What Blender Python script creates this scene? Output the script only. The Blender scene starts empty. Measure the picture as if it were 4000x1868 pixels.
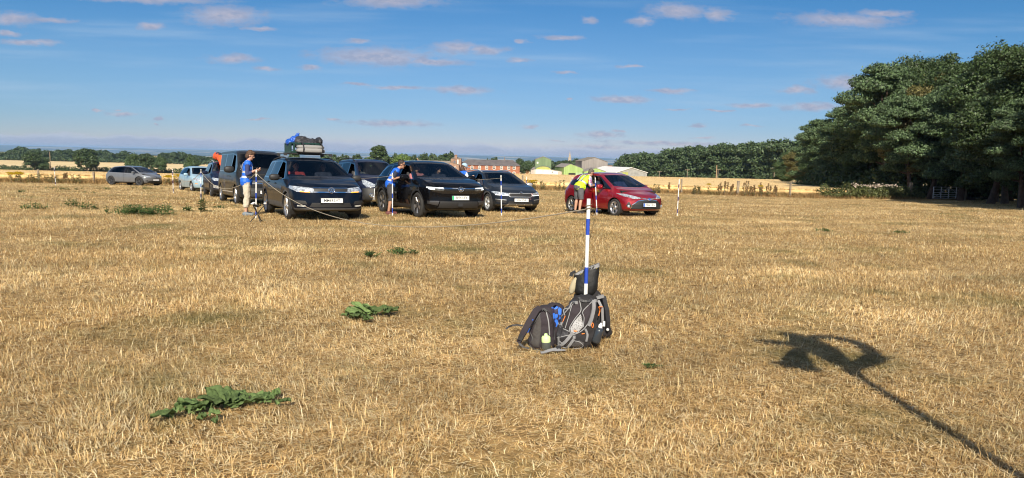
SKY_SAT, SKY_STR, CLOUD_STR, HAZE = 1.0, 0.0585, .92, 7e-5
import bpy, bmesh, math, random
import numpy as np
from mathutils import Vector, Matrix, noise as mnoise
R = math.radians
S = bpy.context.scene
COL = S.collection
rnd = random.Random(7)
NP = np.random.default_rng(11)

# ------------------------------------------------------------------ camera
F_PX, CAM_H = 2774.0, 1.58
PITCH, ROLL = math.atan((934 - 612) / F_PX), R(1.26)
cam_d = bpy.data.cameras.new('camera')
cam = bpy.data.objects.new('camera', cam_d)
COL.objects.link(cam)
cam_d.sensor_width = 36
cam_d.lens = 36 * F_PX / 4000
cam_d.clip_start, cam_d.clip_end = 0.05, 60000
CAM_R = Matrix.Rotation(math.pi / 2 - PITCH, 3, 'X') @ Matrix.Rotation(ROLL, 3, 'Z')
cam.matrix_world = Matrix.Translation((0, 0, CAM_H)) @ CAM_R.to_4x4()
S.camera = cam

# ------------------------------------------------------------------ terrain
def sstep(a, b, x):
    t = np.clip((x - a) / (b - a), 0, 1)
    return t * t * (3 - 2 * t)

def hnp(X, Y):
    X = np.asarray(X, float); Y = np.asarray(Y, float)
    Yn = np.clip(Y, -60, 56)
    t = Yn - 14.5
    z = -0.031 * 0.5 * (t + np.sqrt(t * t + 36)) + 0.015
    tt = X / np.maximum(Y, 1)
    s = 0.033 + (0.020 - 0.033) * sstep(-0.35, -0.05, tt)
    d1 = np.clip(Y - 56, 0, 344)
    z = z - s * d1
    z400 = -1.28 - s * 344
    z = z + (-12.6 - z400) * sstep(400, 720, Y)
    far = -62 * sstep(900, 7000, Y)
    ang = np.arctan2(X, np.maximum(Y, 1))
    rid = (0.5 + 0.35 * np.sin(ang * 5 + 1.3) + 0.18 * np.sin(ang * 17 + .4) + 0.07 * np.sin(ang * 41 + 2.0))
    hill = (66 + 24 * rid + 16 * np.clip(-ang, -0.4, 0.7)) * sstep(11500, 17500, Y)
    mid = 17 * (0.5 + 0.5 * np.sin(ang * 9 + .2)) * sstep(3000, 4600, Y) * (1 - sstep(5200, 7500, Y))
    return z + far + hill + mid

def h(x, y):
    return float(hnp(x, y))

def ray(px, py):
    return CAM_R @ Vector(((px - 2000) / F_PX, -(py - 934) / F_PX, -1))

def at(px, Y):
    """ground point at depth Y under the sight line through column px"""
    d = ray(px, 934 - 320 + 0.022 * (px - 2000))
    k = Y / d.y
    return Vector((d.x * k, Y, h(d.x * k, Y)))

def zat(px, py, Y):
    d = ray(px, py)
    return CAM_H + d.z * Y / d.y

def gpt(px, py):
    d = ray(px, py)
    lo, hi = 1.0, 300.0
    for _ in range(50):
        m = (lo + hi) / 2
        if CAM_H + d.z * m > h(d.x * m, d.y * m): lo = m
        else: hi = m
    return Vector((d.x * lo, d.y * lo, h(d.x * lo, d.y * lo)))

# ------------------------------------------------------------------ objects
def tag(o, label=None, cat=None, group=None, kind=None):
    if label: o['label'] = label
    if cat: o['category'] = cat
    if group: o['group'] = group
    if kind: o['kind'] = kind
    return o

def empty(name, loc=(0, 0, 0), rot=(0, 0, 0), label=None, cat=None, group=None):
    o = bpy.data.objects.new(name, None)
    o.empty_display_size = 0.2
    COL.objects.link(o)
    o.location = loc; o.rotation_euler = rot
    return tag(o, label, cat, group)

def link(name, me, parent=None):
    o = bpy.data.objects.new(name, me)
    COL.objects.link(o)
    if parent: o.parent = parent
    return o

def copy_tree(o, parent=None):
    c = o.copy(); COL.objects.link(c)
    if parent: c.parent = parent
    for ch in o.children: copy_tree(ch, c)
    return c

def np_mesh(name, V, Fs, mats, smooth=False, mi=None):
    """V (n,3); Fs (m,k) int array of equal-sized faces"""
    V = np.ascontiguousarray(V, dtype=np.float32); Fs = np.ascontiguousarray(Fs, dtype=np.int32)
    me = bpy.data.meshes.new(name)
    m, k = Fs.shape
    me.vertices.add(len(V)); me.vertices.foreach_set('co', V.ravel())
    me.loops.add(m * k); me.loops.foreach_set('vertex_index', Fs.ravel())
    me.polygons.add(m)
    me.polygons.foreach_set('loop_start', np.arange(0, m * k, k, dtype=np.int32))
    me.polygons.foreach_set('loop_total', np.full(m, k, dtype=np.int32))
    if smooth: me.polygons.foreach_set('use_smooth', np.ones(m, dtype=bool))
    for ma in mats: me.materials.append(ma)
    if mi is not None: me.polygons.foreach_set('material_index', np.asarray(mi, dtype=np.int32))
    me.update(calc_edges=True)
    return me

class MB:
    """collects shapes into one mesh"""
    def __init__(s): s.v = []; s.f = []; s.m = []; s.sm = []
    def add(s, vs, fs, mi=0, smooth=False, M=None):
        o = len(s.v)
        for p in vs:
            p = Vector(p)
            s.v.append(M @ p if M is not None else p)
        for q in fs:
            s.f.append([o + i for i in q]); s.m.append(mi); s.sm.append(smooth)
        return s
    def box(s, c, d, mi=0, M=None, rz=0, ry=0, rx=0, taper=1.0):
        T = Matrix.Translation(c) @ Matrix.Rotation(rz, 4, 'Z') @ Matrix.Rotation(ry, 4, 'Y') @ Matrix.Rotation(rx, 4, 'X')
        if M is not None: T = M @ T
        a, b, e = d[0] / 2, d[1] / 2, d[2] / 2
        t = taper
        vs = [(-a, -b, -e), (a, -b, -e), (a, b, -e), (-a, b, -e), (-a*t, -b*t, e), (a*t, -b*t, e), (a*t, b*t, e), (-a*t, b*t, e)]
        return s.add(vs, [(0, 3, 2, 1), (4, 5, 6, 7), (0, 1, 5, 4), (1, 2, 6, 5), (2, 3, 7, 6), (3, 0, 4, 7)], mi, False, T)
    def tube(s, path, rad, n=8, mi=0, cap=True, M=None, flat=None):
        P = [Vector(p) for p in path]
        if not hasattr(rad, '__len__'): rad = [rad] * len(P)
        vs = []; fs = []
        up = None
        for i, p in enumerate(P):
            t = (P[min(i + 1, len(P) - 1)] - P[max(i - 1, 0)]).normalized()
            if up is None:
                up = Vector((0, 0, 1)) if abs(t.z) < .9 else Vector((1, 0, 0))
            a = t.cross(up).normalized(); b = a.cross(t).normalized(); up = b
            for k in range(n):
                an = 2 * math.pi * k / n
                vs.append(p + (a * math.cos(an) + b * math.sin(an) * (flat or 1)) * rad[i])
        for i in range(len(P) - 1):
            for k in range(n):
                fs.append((i * n + k, i * n + (k + 1) % n, (i + 1) * n + (k + 1) % n, (i + 1) * n + k))
        s.add(vs, fs, mi, True, M)
        if cap:
            s.add(vs[:n], [tuple(range(n))[::-1]], mi, False, M); s.add(vs[-n:], [tuple(range(n))], mi, False, M)
        return s
    def ribbon(s, path, w, th, nrm, mi=0, M=None):
        """flat strap along path; nrm = outward normal (one or per point)"""
        P = [Vector(p) for p in path]; vs = []; fs = []
        for i, p in enumerate(P):
            t = (P[min(i + 1, len(P) - 1)] - P[max(i - 1, 0)]).normalized()
            n = Vector(nrm[i] if hasattr(nrm[0], '__len__') else nrm)
            sd = t.cross(n).normalized(); n = sd.cross(t).normalized()
            ww = w[i] if hasattr(w, '__len__') else w
            for a, b in ((-1, -1), (1, -1), (1, 1), (-1, 1)):
                vs.append(p + sd * ww / 2 * a + n * th / 2 * b)
        for i in range(len(P) - 1):
            for k in range(4):
                fs.append((i * 4 + k, i * 4 + (k + 1) % 4, i * 4 + 4 + (k + 1) % 4, i * 4 + 4 + k))
        fs.append((3, 2, 1, 0)); e = len(P) * 4 - 4; fs.append((e, e + 1, e + 2, e + 3))
        return s.add(vs, fs, mi, False, M)
    def lathe(s, prof, n=24, mi=0, M=None, smooth=True, a0=0, a1=2 * math.pi):
        vs = []; fs = []; k = len(prof)
        full = abs(a1 - a0 - 2 * math.pi) < 1e-6
        m = n if full else n + 1
        for i in range(m):
            a = a0 + (a1 - a0) * i / n
            for r, z in prof: vs.append((r * math.cos(a), r * math.sin(a), z))
        for i in range(n):
            j = (i + 1) % m
            for q in range(k - 1): fs.append((i * k + q, j * k + q, j * k + q + 1, i * k + q + 1))
        return s.add(vs, fs, mi, smooth, M)
    def prism(s, poly, d0, d1, mi=0, M=None):
        """poly in local xy, extruded along z from d0 to d1"""
        n = len(poly)
        vs = [(x, y, d0) for x, y in poly] + [(x, y, d1) for x, y in poly]
        fs = [tuple(range(n))[::-1], tuple(range(n, 2 * n))] + [(i, (i + 1) % n, n + (i + 1) % n, n + i) for i in range(n)]
        return s.add(vs, fs, mi, False, M)
    def ell(s, c, r, n=12, mi=0, M=None, power=1.0, rz=0):
        vs = []; fs = []; k = n // 2 + 1
        sg = lambda v: math.copysign(abs(v) ** power, v)
        for i in range(n):
            a = 2 * math.pi * i / n
            for q in range(k):
                b = -math.pi / 2 + math.pi * q / (k - 1)
                vs.append((r[0] * sg(math.cos(b)) * sg(math.cos(a)), r[1] * sg(math.cos(b)) * sg(math.sin(a)), r[2] * sg(math.sin(b))))
        for i in range(n):
            j = (i + 1) % n
            for q in range(k - 1): fs.append((i * k + q, j * k + q, j * k + q + 1, i * k + q + 1))
        T = Matrix.Translation(c) @ Matrix.Rotation(rz, 4, 'Z')
        if M is not None: T = M @ T
        return s.add(vs, fs, mi, True, T)
    def caps(s, p, q, r0, r1, n=12, mi=0):
        """tapered capsule"""
        p, q = Vector(p), Vector(q); t = (q - p).normalized(); path = []; rad = []
        for a in (-80, -50, -25): path.append(p + t * r0 * math.sin(R(a))); rad.append(r0 * math.cos(R(a)))
        path.append(p); rad.append(r0); path.append(q); rad.append(r1)
        for a in (25, 50, 80): path.append(q + t * r1 * math.sin(R(a))); rad.append(r1 * math.cos(R(a)))
        return s.tube(path, rad, n, mi)
    def mesh(s, name, mats, sharp=40):
        me = bpy.data.meshes.new(name)
        me.from_pydata([tuple(v) for v in s.v], [], s.f)
        for m in (mats if isinstance(mats, (list, tuple)) else [mats]): me.materials.append(m)
        me.polygons.foreach_set('material_index', s.m)
        me.polygons.foreach_set('use_smooth', s.sm)
        me.update()
        return me
    def build(s, name, mats, parent=None, **k):
        return link(name, s.mesh(name, mats), parent)

def organic(name, mb, voxel, mats, parent=None, it=4, fac=.5, cut=(), disp=None):
    """fuse the collected shapes into one continuous surface (voxel remesh), smooth it, cut hems"""
    me = mb.mesh(name + '_raw', mats if isinstance(mats, (list, tuple)) else [mats])
    o = bpy.data.objects.new(name + '_raw', me); COL.objects.link(o)
    m = o.modifiers.new('r', 'REMESH'); m.mode = 'VOXEL'; m.voxel_size = voxel; m.use_smooth_shade = True
    if it:
        sm = o.modifiers.new('s', 'SMOOTH'); sm.iterations = it; sm.factor = fac
    dg = bpy.context.evaluated_depsgraph_get()
    me2 = bpy.data.meshes.new_from_object(o.evaluated_get(dg))
    bpy.data.objects.remove(o); bpy.data.meshes.remove(me)
    me2.name = name
    if cut or disp:
        bm = bmesh.new(); bm.from_mesh(me2)
        for co, no in cut:
            bmesh.ops.bisect_plane(bm, geom=bm.verts[:] + bm.edges[:] + bm.faces[:], dist=1e-5, plane_co=co, plane_no=no, clear_outer=True)
        if disp:
            bm.normal_update()
            for v in bm.verts: v.co += v.normal * disp(v.co)
        bm.to_mesh(me2); bm.free()
    if not me2.materials:
        for mm in (mats if isinstance(mats, (list, tuple)) else [mats]): me2.materials.append(mm)
    me2.polygons.foreach_set('use_smooth', [True] * len(me2.polygons))
    return link(name, me2, parent)

def text_mesh(txt, size, mat, parent, M, name='lettering', extrude=.002, bold=0, ax='CENTER', spacing=1.0, xs=1.0):
    cu = bpy.data.curves.new('t', 'FONT'); cu.body = txt; cu.size = size; cu.align_x = ax; cu.align_y = 'CENTER'
    cu.extrude = extrude; cu.offset = bold; cu.space_character = spacing; cu.resolution_u = 2
    o = bpy.data.objects.new('t', cu); COL.objects.link(o)
    dg = bpy.context.evaluated_depsgraph_get()
    me = bpy.data.meshes.new_from_object(o.evaluated_get(dg))
    bpy.data.objects.remove(o); bpy.data.curves.remove(cu)
    me.transform(Matrix.Diagonal((xs, 1, 1, 1))); me.transform(M)
    me.materials.clear(); me.materials.append(mat)
    me.name = name
    return link(name, me, parent)

# ------------------------------------------------------------------ materials
def mat(name, col, rough=.6, metal=0, coat=0, spec=.5, var=0, vscale=20, bump=0, bscale=60, island=0, sheen=0, twosided=None, trans=0):
    m = bpy.data.materials.new(name); m.use_nodes = True
    nt = m.node_tree; b = nt.nodes['Principled BSDF']
    b.inputs['Base Color'].default_value = (*col, 1); b.inputs['Roughness'].default_value = rough
    b.inputs['Metallic'].default_value = metal; b.inputs['Coat Weight'].default_value = coat
    b.inputs['Coat Roughness'].default_value = .04
    b.inputs['Specular IOR Level'].default_value = spec
    N = nt.nodes.new; L = nt.links.new
    src = None
    if var or bump:
        tc = N('ShaderNodeTexCoord')
    if var:
        nz = N('ShaderNodeTexNoise'); nz.inputs['Scale'].default_value = vscale; nz.inputs['Detail'].default_value = 5
        L(tc.outputs['Object'], nz.inputs['Vector'])
        mr = N('ShaderNodeMapRange'); mr.inputs[1].default_value = .3; mr.inputs[2].default_value = .7
        mr.inputs[3].default_value = 1 - var; mr.inputs[4].default_value = 1 + var
        L(nz.outputs['Fac'], mr.inputs['Value'])
        hs = N('ShaderNodeHueSaturation'); hs.inputs['Color'].default_value = (*col, 1)
        L(mr.outputs[0], hs.inputs['Value']); src = hs
        L(hs.outputs[0], b.inputs['Base Color'])
    if island:
        g = N('ShaderNodeNewGeometry'); mr = N('ShaderNodeMapRange')
        mr.inputs[3].default_value = 1 - island; mr.inputs[4].default_value = 1 + island
        L(g.outputs['Random Per Island'], mr.inputs['Value'])
        hs = N('ShaderNodeHueSaturation')
        if src: L(src.outputs[0], hs.inputs['Color'])
        else: hs.inputs['Color'].default_value = (*col, 1)
        L(mr.outputs[0], hs.inputs['Value']); src = hs
        L(hs.outputs[0], b.inputs['Base Color'])
    if bump:
        nz = N('ShaderNodeTexNoise'); nz.inputs['Scale'].default_value = bscale; nz.inputs['Detail'].default_value = 4
        L(tc.outputs['Object'], nz.inputs['Vector'])
        bp = N('ShaderNodeBump'); bp.inputs['Strength'].default_value = bump; bp.inputs['Distance'].default_value = .02
        L(nz.outputs['Fac'], bp.inputs['Height']); L(bp.outputs[0], b.inputs['Normal'])
    if twosided is not None:
        g = N('ShaderNodeNewGeometry'); mx = N('ShaderNodeMix'); mx.data_type = 'RGBA'
        L(g.outputs['Backfacing'], mx.inputs[0])
        if src: L(src.outputs[0], mx.inputs[6])
        else: mx.inputs[6].default_value = (*col, 1)
        mx.inputs[7].default_value = (*twosided, 1)
        L(mx.outputs[2], b.inputs['Base Color'])
    if trans:
        t = N('ShaderNodeBsdfTranslucent')
        if src: L(src.outputs[0], t.inputs['Color'])
        else: t.inputs['Color'].default_value = (*col, 1)
        ms = N('ShaderNodeMixShader'); ms.inputs[0].default_value = trans
        L(b.outputs[0], ms.inputs[1]); L(t.outputs[0], ms.inputs[2])
        L(ms.outputs[0], nt.nodes['Material Output'].inputs['Surface'])
    return m

def glass_mat(name, tint, refl=.9):
    m = bpy.data.materials.new(name); m.use_nodes = True
    nt = m.node_tree; nt.nodes.remove(nt.nodes['Principled BSDF']); N = nt.nodes.new; L = nt.links.new
    tr = N('ShaderNodeBsdfTransparent'); tr.inputs[0].default_value = (*tint, 1)
    gl = N('ShaderNodeBsdfGlossy'); gl.inputs['Roughness'].default_value = .03; gl.inputs[0].default_value = (refl, refl, refl, 1)
    fr = N('ShaderNodeFresnel'); fr.inputs[0].default_value = 1.5
    mx = N('ShaderNodeMixShader'); L(fr.outputs[0], mx.inputs[0]); L(tr.outputs[0], mx.inputs[1]); L(gl.outputs[0], mx.inputs[2])
    L(mx.outputs[0], nt.nodes['Material Output'].inputs['Surface'])
    return m
# ------------------------------------------------------------------ light and sky
SUN_EL = R(36)
sd = bpy.data.lights.new('sun', 'SUN'); sd.energy = 5.0; sd.angle = R(.53); sd.color = (1, .91, .75)
sun = bpy.data.objects.new('sun', sd); COL.objects.link(sun)
SUN_DIR = Vector((0.018, 1, -math.tan(SUN_EL))).normalized()       # the way the light travels
sun.rotation_euler = SUN_DIR.to_track_quat('-Z', 'Y').to_euler()
sun.location = (0, -20, 30)

W = bpy.data.worlds.new('World'); S.world = W; W.use_nodes = True
nt = W.node_tree; N = nt.nodes.new; L = nt.links.new
out = nt.nodes['World Output']; bg = nt.nodes['Background']
sky = N('ShaderNodeTexSky'); sky.sky_type = 'NISHITA'; sky.sun_disc = False
sky.sun_elevation = SUN_EL; sky.sun_rotation = math.pi; sky.altitude = 60
sky.air_density = 1.0; sky.dust_density = 0.0; sky.ozone_density = 3.0
hs = N('ShaderNodeHueSaturation'); hs.inputs['Saturation'].default_value = SKY_SAT; hs.inputs['Value'].default_value = 1
L(sky.outputs[0], hs.inputs['Color'])
sepc = N('ShaderNodeSeparateColor'); comc = N('ShaderNodeCombineColor'); L(hs.outputs[0], sepc.inputs[0])
for ch, (kk, pw) in enumerate(((.1185, 1.69), (.67, 1.0), (1.0, 1.0))):        # a clearer, less yellow air than the stock sky
    pn = N('ShaderNodeMath'); pn.operation = 'POWER'; L(sepc.outputs[ch], pn.inputs[0]); pn.inputs[1].default_value = pw
    mn = N('ShaderNodeMath'); mn.operation = 'MULTIPLY'; L(pn.outputs[0], mn.inputs[0]); mn.inputs[1].default_value = kk; L(mn.outputs[0], comc.inputs[ch])
L(comc.outputs[0], bg.inputs['Color']); bg.inputs['Strength'].default_value = SKY_STR
tc = N('ShaderNodeTexCoord'); sx = N('ShaderNodeSeparateXYZ'); L(tc.outputs['Generated'], sx.inputs[0])

def M(op, a, b=None, c=None, clamp=False):
    n = N('ShaderNodeMath'); n.operation = op; n.use_clamp = clamp
    for i, v in enumerate((a, b, c)):
        if v is None: continue
        if isinstance(v, (int, float)): n.inputs[i].default_value = v
        else: L(v, n.inputs[i])
    return n.outputs[0]
def MR(v, a, b, c, d, smooth=True):
    n = N('ShaderNodeMapRange'); n.interpolation_type = 'SMOOTHSTEP' if smooth else 'LINEAR'
    L(v, n.inputs['Value'])
    for i, q in zip((1, 2, 3, 4), (a, b, c, d)): n.inputs[i].default_value = q
    return n.outputs[0]
def NOISE(vec, sc, det=6, rough=.55):
    n = N('ShaderNodeTexNoise'); n.inputs['Scale'].default_value = sc; n.inputs['Detail'].default_value = det
    n.inputs['Roughness'].default_value = rough; L(vec, n.inputs['Vector']); return n.outputs['Fac']
yp = M('MAXIMUM', sx.outputs[1], .02)
U = M('DIVIDE', sx.outputs[0], yp); V_ = M('DIVIDE', sx.outputs[2], yp)
cv = N('ShaderNodeCombineXYZ'); L(U, cv.inputs[0]); L(V_, cv.inputs[1])
UV = cv.outputs[0]
def VM(op, a, b, c=None):
    n = N('ShaderNodeVectorMath'); n.operation = op
    for i, v in enumerate((a, b, c)):
        if v is None: continue
        if isinstance(v, (tuple, list)): n.inputs[i].default_value = v
        else: L(v, n.inputs[i])
    return n
CLOUDS = [(600,-4,290,16),(40,72,120,26),(200,80,80,12),(110,166,130,11),(25,132,70,9),(880,60,150,40),(1010,112,60,9),
 (1520,2,210,26),(575,103,48,13),(910,230,95,20),(1050,268,55,8),(1215,265,48,10),(1470,222,250,36),(1780,188,105,22),(1900,197,65,16),
 (1390,162,50,8),(1690,243,130,16),(1800,352,130,15),(1560,345,120,9),(1390,330,70,6),(485,446,80,9),(630,461,26,10),(450,432,22,4),(380,431,20,4),
 (605,488,14,6),(1005,467,66,5),(1300,467,32,5),(1530,480,170,13),(2640,42,125,28),(2510,82,48,22),(2800,58,60,24),(3300,76,220,26),(3450,55,100,14),
 (2300,80,28,14),(2030,160,35,10),(2190,148,95,10),(2035,235,45,9),(2205,282,55,6),(2465,262,44,7),(2430,388,105,14),(2630,355,78,9),
 (2230,385,20,5),(3320,325,135,30),(3115,352,64,15),(3180,418,150,14),(2925,412,90,11),(2810,432,66,5),(2640,430,56,4),(2065,494,34,8),
 (2735,491,40,7),(2935,490,46,4),(2350,528,95,12),(2420,513,28,6),(2170,551,40,4),(2600,560,270,9),(2740,538,56,4),(2330,578,120,12),(2050,585,180,10)]
# domain warp so outlines are ragged
wn = N('ShaderNodeTexNoise'); wn.inputs['Scale'].default_value = 26; wn.inputs['Detail'].default_value = 5; wn.inputs['Roughness'].default_value = .6
sc = VM('MULTIPLY', UV, (1, 2.2, 1)); L(sc.outputs[0], wn.inputs['Vector'])
wv = VM('SUBTRACT', wn.outputs['Color'], (.5, .5, .5)); wv = VM('MULTIPLY', wv.outputs[0], (.05, .013, 0))
UVW = VM('ADD', UV, wv.outputs[0]).outputs[0]
dmin = None; vtop = None
for (cx, cy, a, b) in CLOUDS:
    d = ray(cx, cy); u0, v0 = d.x / d.y, d.z / d.y
    ku, kv = F_PX / (a * 1.12), F_PX / (b * 1.2)
    q = VM('MULTIPLY_ADD', UVW, (ku, kv, 0), (-u0 * ku, -v0 * kv, 0))
    ln = VM('LENGTH', q.outputs[0], None).outputs['Value']
    dmin = ln if dmin is None else M('MINIMUM', dmin, ln)
n1 = NOISE(sc.outputs[0], 60, 6, .6)
n2 = NOISE(sc.outputs[0], 17, 4, .5)
dens = M('ADD', dmin, M('MULTIPLY', M('SUBTRACT', n1, .5), 1.5))
dens = MR(dens, 1.2, .15, 0, .82)
# bank of cloud low on the horizon
btop = M('ADD', M('MULTIPLY', M('SUBTRACT', n2, .5), .022), M('MULTIPLY_ADD', U, -.004, .0165))
btop = M('ADD', btop, M('MULTIPLY', M('SUBTRACT', n1, .5), .008))
bank = MR(M('SUBTRACT', btop, V_), -.0012, .0045, 0, .8)
bank = M('MULTIPLY', bank, MR(V_, -.004, .004, .5, 1))
edge = MR(M('SUBTRACT', btop, V_), .009, .0, 0, 1)
dens = M('MAXIMUM', dens, bank)
# thin streaks of high cloud
mp = N('ShaderNodeMapping'); mp.inputs['Rotation'].default_value = (0, 0, R(-9)); mp.inputs['Scale'].default_value = (1.6, 22, 1)
L(UV, mp.inputs['Vector'])
ci = NOISE(mp.outputs[0], 1.9, 5, .5)
ci = M('MULTIPLY', MR(ci, .44, .85, 0, .42), MR(V_, .02, .10, .35, 1))
ci = M('MULTIPLY', ci, MR(V_, .16, .24, 1, .35))
veil = M('MULTIPLY', MR(V_, .025, .085, 0, .21), MR(V_, .10, .23, 1, .28)); ci = M('MULTIPLY_ADD', M('SUBTRACT', 1, ci), veil, ci)
# colours of cloud: grey-lilac bodies with lighter tops
ctop = MR(n1, .35, .68, 0, 1)
cm = N('ShaderNodeMix'); cm.data_type = 'RGBA'; L(ctop, cm.inputs[0])
cm.inputs[6].default_value = (.28, .31, .42, 1); cm.inputs[7].default_value = (.43, .40, .46, 1)
cm2 = N('ShaderNodeMix'); cm2.data_type = 'RGBA'; L(M('MULTIPLY', edge, bank), cm2.inputs[0])
cm3 = N('ShaderNodeMix'); cm3.data_type = 'RGBA'; L(bank, cm3.inputs[0]); L(cm.outputs[2], cm3.inputs[6]); cm3.inputs[7].default_value = (.27, .34, .49, 1); L(cm3.outputs[2], cm2.inputs[6])
cm2.inputs[7].default_value = (.47, .52, .60, 1)
bgc = N('ShaderNodeBackground'); L(cm2.outputs[2], bgc.inputs['Color']); bgc.inputs['Strength'].default_value = CLOUD_STR
bgs = N('ShaderNodeBackground'); bgs.inputs['Color'].default_value = (.36, .47, .60, 1); bgs.inputs['Strength'].default_value = CLOUD_STR
# unseen broken cloud, added overhead and behind the photographer to whiten the fill light
fill_cloud = MR(NOISE(tc.outputs['Generated'], 2.6, 6, .6), .47, .63, 0, .85)
fill_cloud = M('MULTIPLY', fill_cloud, M('MAXIMUM', MR(sx.outputs[2], .30, .45, 0, 1), M('MULTIPLY', MR(sx.outputs[1], .05, -.2, 0, 1), MR(sx.outputs[2], .0, .1, 0, 1))))
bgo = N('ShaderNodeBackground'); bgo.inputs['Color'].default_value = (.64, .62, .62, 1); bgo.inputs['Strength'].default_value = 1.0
m1 = N('ShaderNodeMixShader'); L(ci, m1.inputs[0]); L(bg.outputs[0], m1.inputs[1]); L(bgs.outputs[0], m1.inputs[2])
m2 = N('ShaderNodeMixShader'); L(dens, m2.inputs[0]); L(m1.outputs[0], m2.inputs[1]); L(bgc.outputs[0], m2.inputs[2])
m3 = N('ShaderNodeMixShader'); L(fill_cloud, m3.inputs[0]); L(m2.outputs[0], m3.inputs[1]); L(bgo.outputs[0], m3.inputs[2])
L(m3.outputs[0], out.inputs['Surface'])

# ------------------------------------------------------------------ the field
FENCE = [(-75, 46), (-45, 50), (-32, 56.5), (-12, 64), (5, 68), (26, 60), (36, 63)]
FX = np.array([p[0] for p in FENCE], float); FY = np.array([p[1] for p in FENCE], float)
def fence_y(x): return np.interp(x, FX, FY)

def ground_mat():
    m = bpy.data.materials.new('dry_field'); m.use_nodes = True
    nt = m.node_tree; b = nt.nodes['Principled BSDF']; N = nt.nodes.new; L = nt.links.new
    b.inputs['Roughness'].default_value = .95; b.inputs['Specular IOR Level'].default_value = .1
    tc = N('ShaderNodeTexCoord')
    def noise(sc, det=5, vec=None):
        n = N('ShaderNodeTexNoise'); n.inputs['Scale'].default_value = sc; n.inputs['Detail'].default_value = det
        L(vec or tc.outputs['Object'], n.inputs['Vector']); return n.outputs['Fac']
    def ramp(f, *st):
        r = N('ShaderNodeValToRGB'); e = r.color_ramp.elements
        while len(e) < len(st): e.new(.5)
        for k, (p, c) in enumerate(st): e[k].position = p; e[k].color = (*c, 1)
        L(f, r.inputs[0]); return r.outputs[0]
    near = ramp(noise(9, 8), (.3, (.13, .08, .034)), (.5, (.32, .21, .088)), (.7, (.47, .325, .145)))
    gr = ramp(noise(.55, 6), (.52, (0, 0, 0)), (.72, (1, 1, 1)))
    mx = N('ShaderNodeMix'); mx.data_type = 'RGBA'; L(gr, mx.inputs[0]); L(near, mx.inputs[6]); mx.inputs[7].default_value = (.17, .15, .055, 1)
    # far fields: patchwork
    mp = N('ShaderNodeMapping'); mp.inputs['Scale'].default_value = (.0016, .0011, .0); L(tc.outputs['Object'], mp.inputs[0])
    vo = N('ShaderNodeTexVoronoi'); vo.inputs['Scale'].default_value = 1; L(mp.outputs[0], vo.inputs['Vector'])
    sp = N('ShaderNodeSeparateColor'); L(vo.outputs['Color'], sp.inputs[0])
    far = ramp(sp.outputs[0], (0, (.05, .075, .025)), (.38, (.075, .10, .035)), (.42, (.42, .33, .17)), (.7, (.36, .28, .13)), (.74, (.03, .045, .018)))
    for nd in nt.nodes:
        if nd.type == 'VALTORGB' and len(nd.color_ramp.elements) == 5: nd.color_ramp.interpolation = 'CONSTANT'
    wood = ramp(noise(.0011, 6), (.5, (0, 0, 0)), (.54, (1, 1, 1)))
    fm = N('ShaderNodeMix'); fm.data_type = 'RGBA'; L(wood, fm.inputs[0]); L(far, fm.inputs[6]); fm.inputs[7].default_value = (.02, .032, .014, 1)
    st = ramp(noise(.02, 8), (.3, (.60, .45, .235)), (.7, (.70, .54, .31)))        # stubble field
    sxyz = N('ShaderNodeSeparateXYZ'); L(tc.outputs['Object'], sxyz.inputs[0])
    def step(a):
        n = N('ShaderNodeMath'); n.operation = 'GREATER_THAN'; L(sxyz.outputs[1], n.inputs[0]); n.inputs[1].default_value = a; return n.outputs[0]
    c1 = N('ShaderNodeMix'); c1.data_type = 'RGBA'; L(step(90), c1.inputs[0]); L(mx.outputs[2], c1.inputs[6]); L(st, c1.inputs[7])
    c2 = N('ShaderNodeMix'); c2.data_type = 'RGBA'; L(step(1000), c2.inputs[0]); L(c1.outputs[2], c2.inputs[6]); L(fm.outputs[2], c2.inputs[7])
    L(c2.outputs[2], b.inputs['Base Color'])
    bp = N('ShaderNodeBump'); bp.inputs['Strength'].default_value = .5; bp.inputs['Distance'].default_value = .02
    L(noise(40, 6), bp.inputs['Height']); L(bp.outputs[0], b.inputs['Normal'])
    return m

def polar_ground():
    na, rad = 240, np.concatenate([[0.5, 1, 2], np.geomspace(3, 27000, 190)])
    an = np.linspace(0, 2 * np.pi, na, endpoint=False)
    A, Rr = np.meshgrid(an, rad)
    X = Rr * np.cos(A); Y = Rr * np.sin(A)
    V = np.stack([X, Y, hnp(X, Y)], -1).reshape(-1, 3)
    idx = np.arange(len(rad) * na).reshape(len(rad), na)
    nx = np.roll(idx, -1, axis=1)
    Fq = np.stack([idx[:-1], idx[1:], nx[1:], nx[:-1]], -1).reshape(-1, 4)
    c = len(V); V = np.vstack([V, [[0, 0, h(0, 0)]]])
    tri = np.stack([np.full(na, c), idx[0], nx[0], nx[0]], -1)
    me = np_mesh('ground', V, Fq, [ground_mat()], smooth=True)
    return link('ground', me)
tag(polar_ground(), 'dry field falling away to distant farmland and hills', 'ground', kind='structure')

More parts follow.
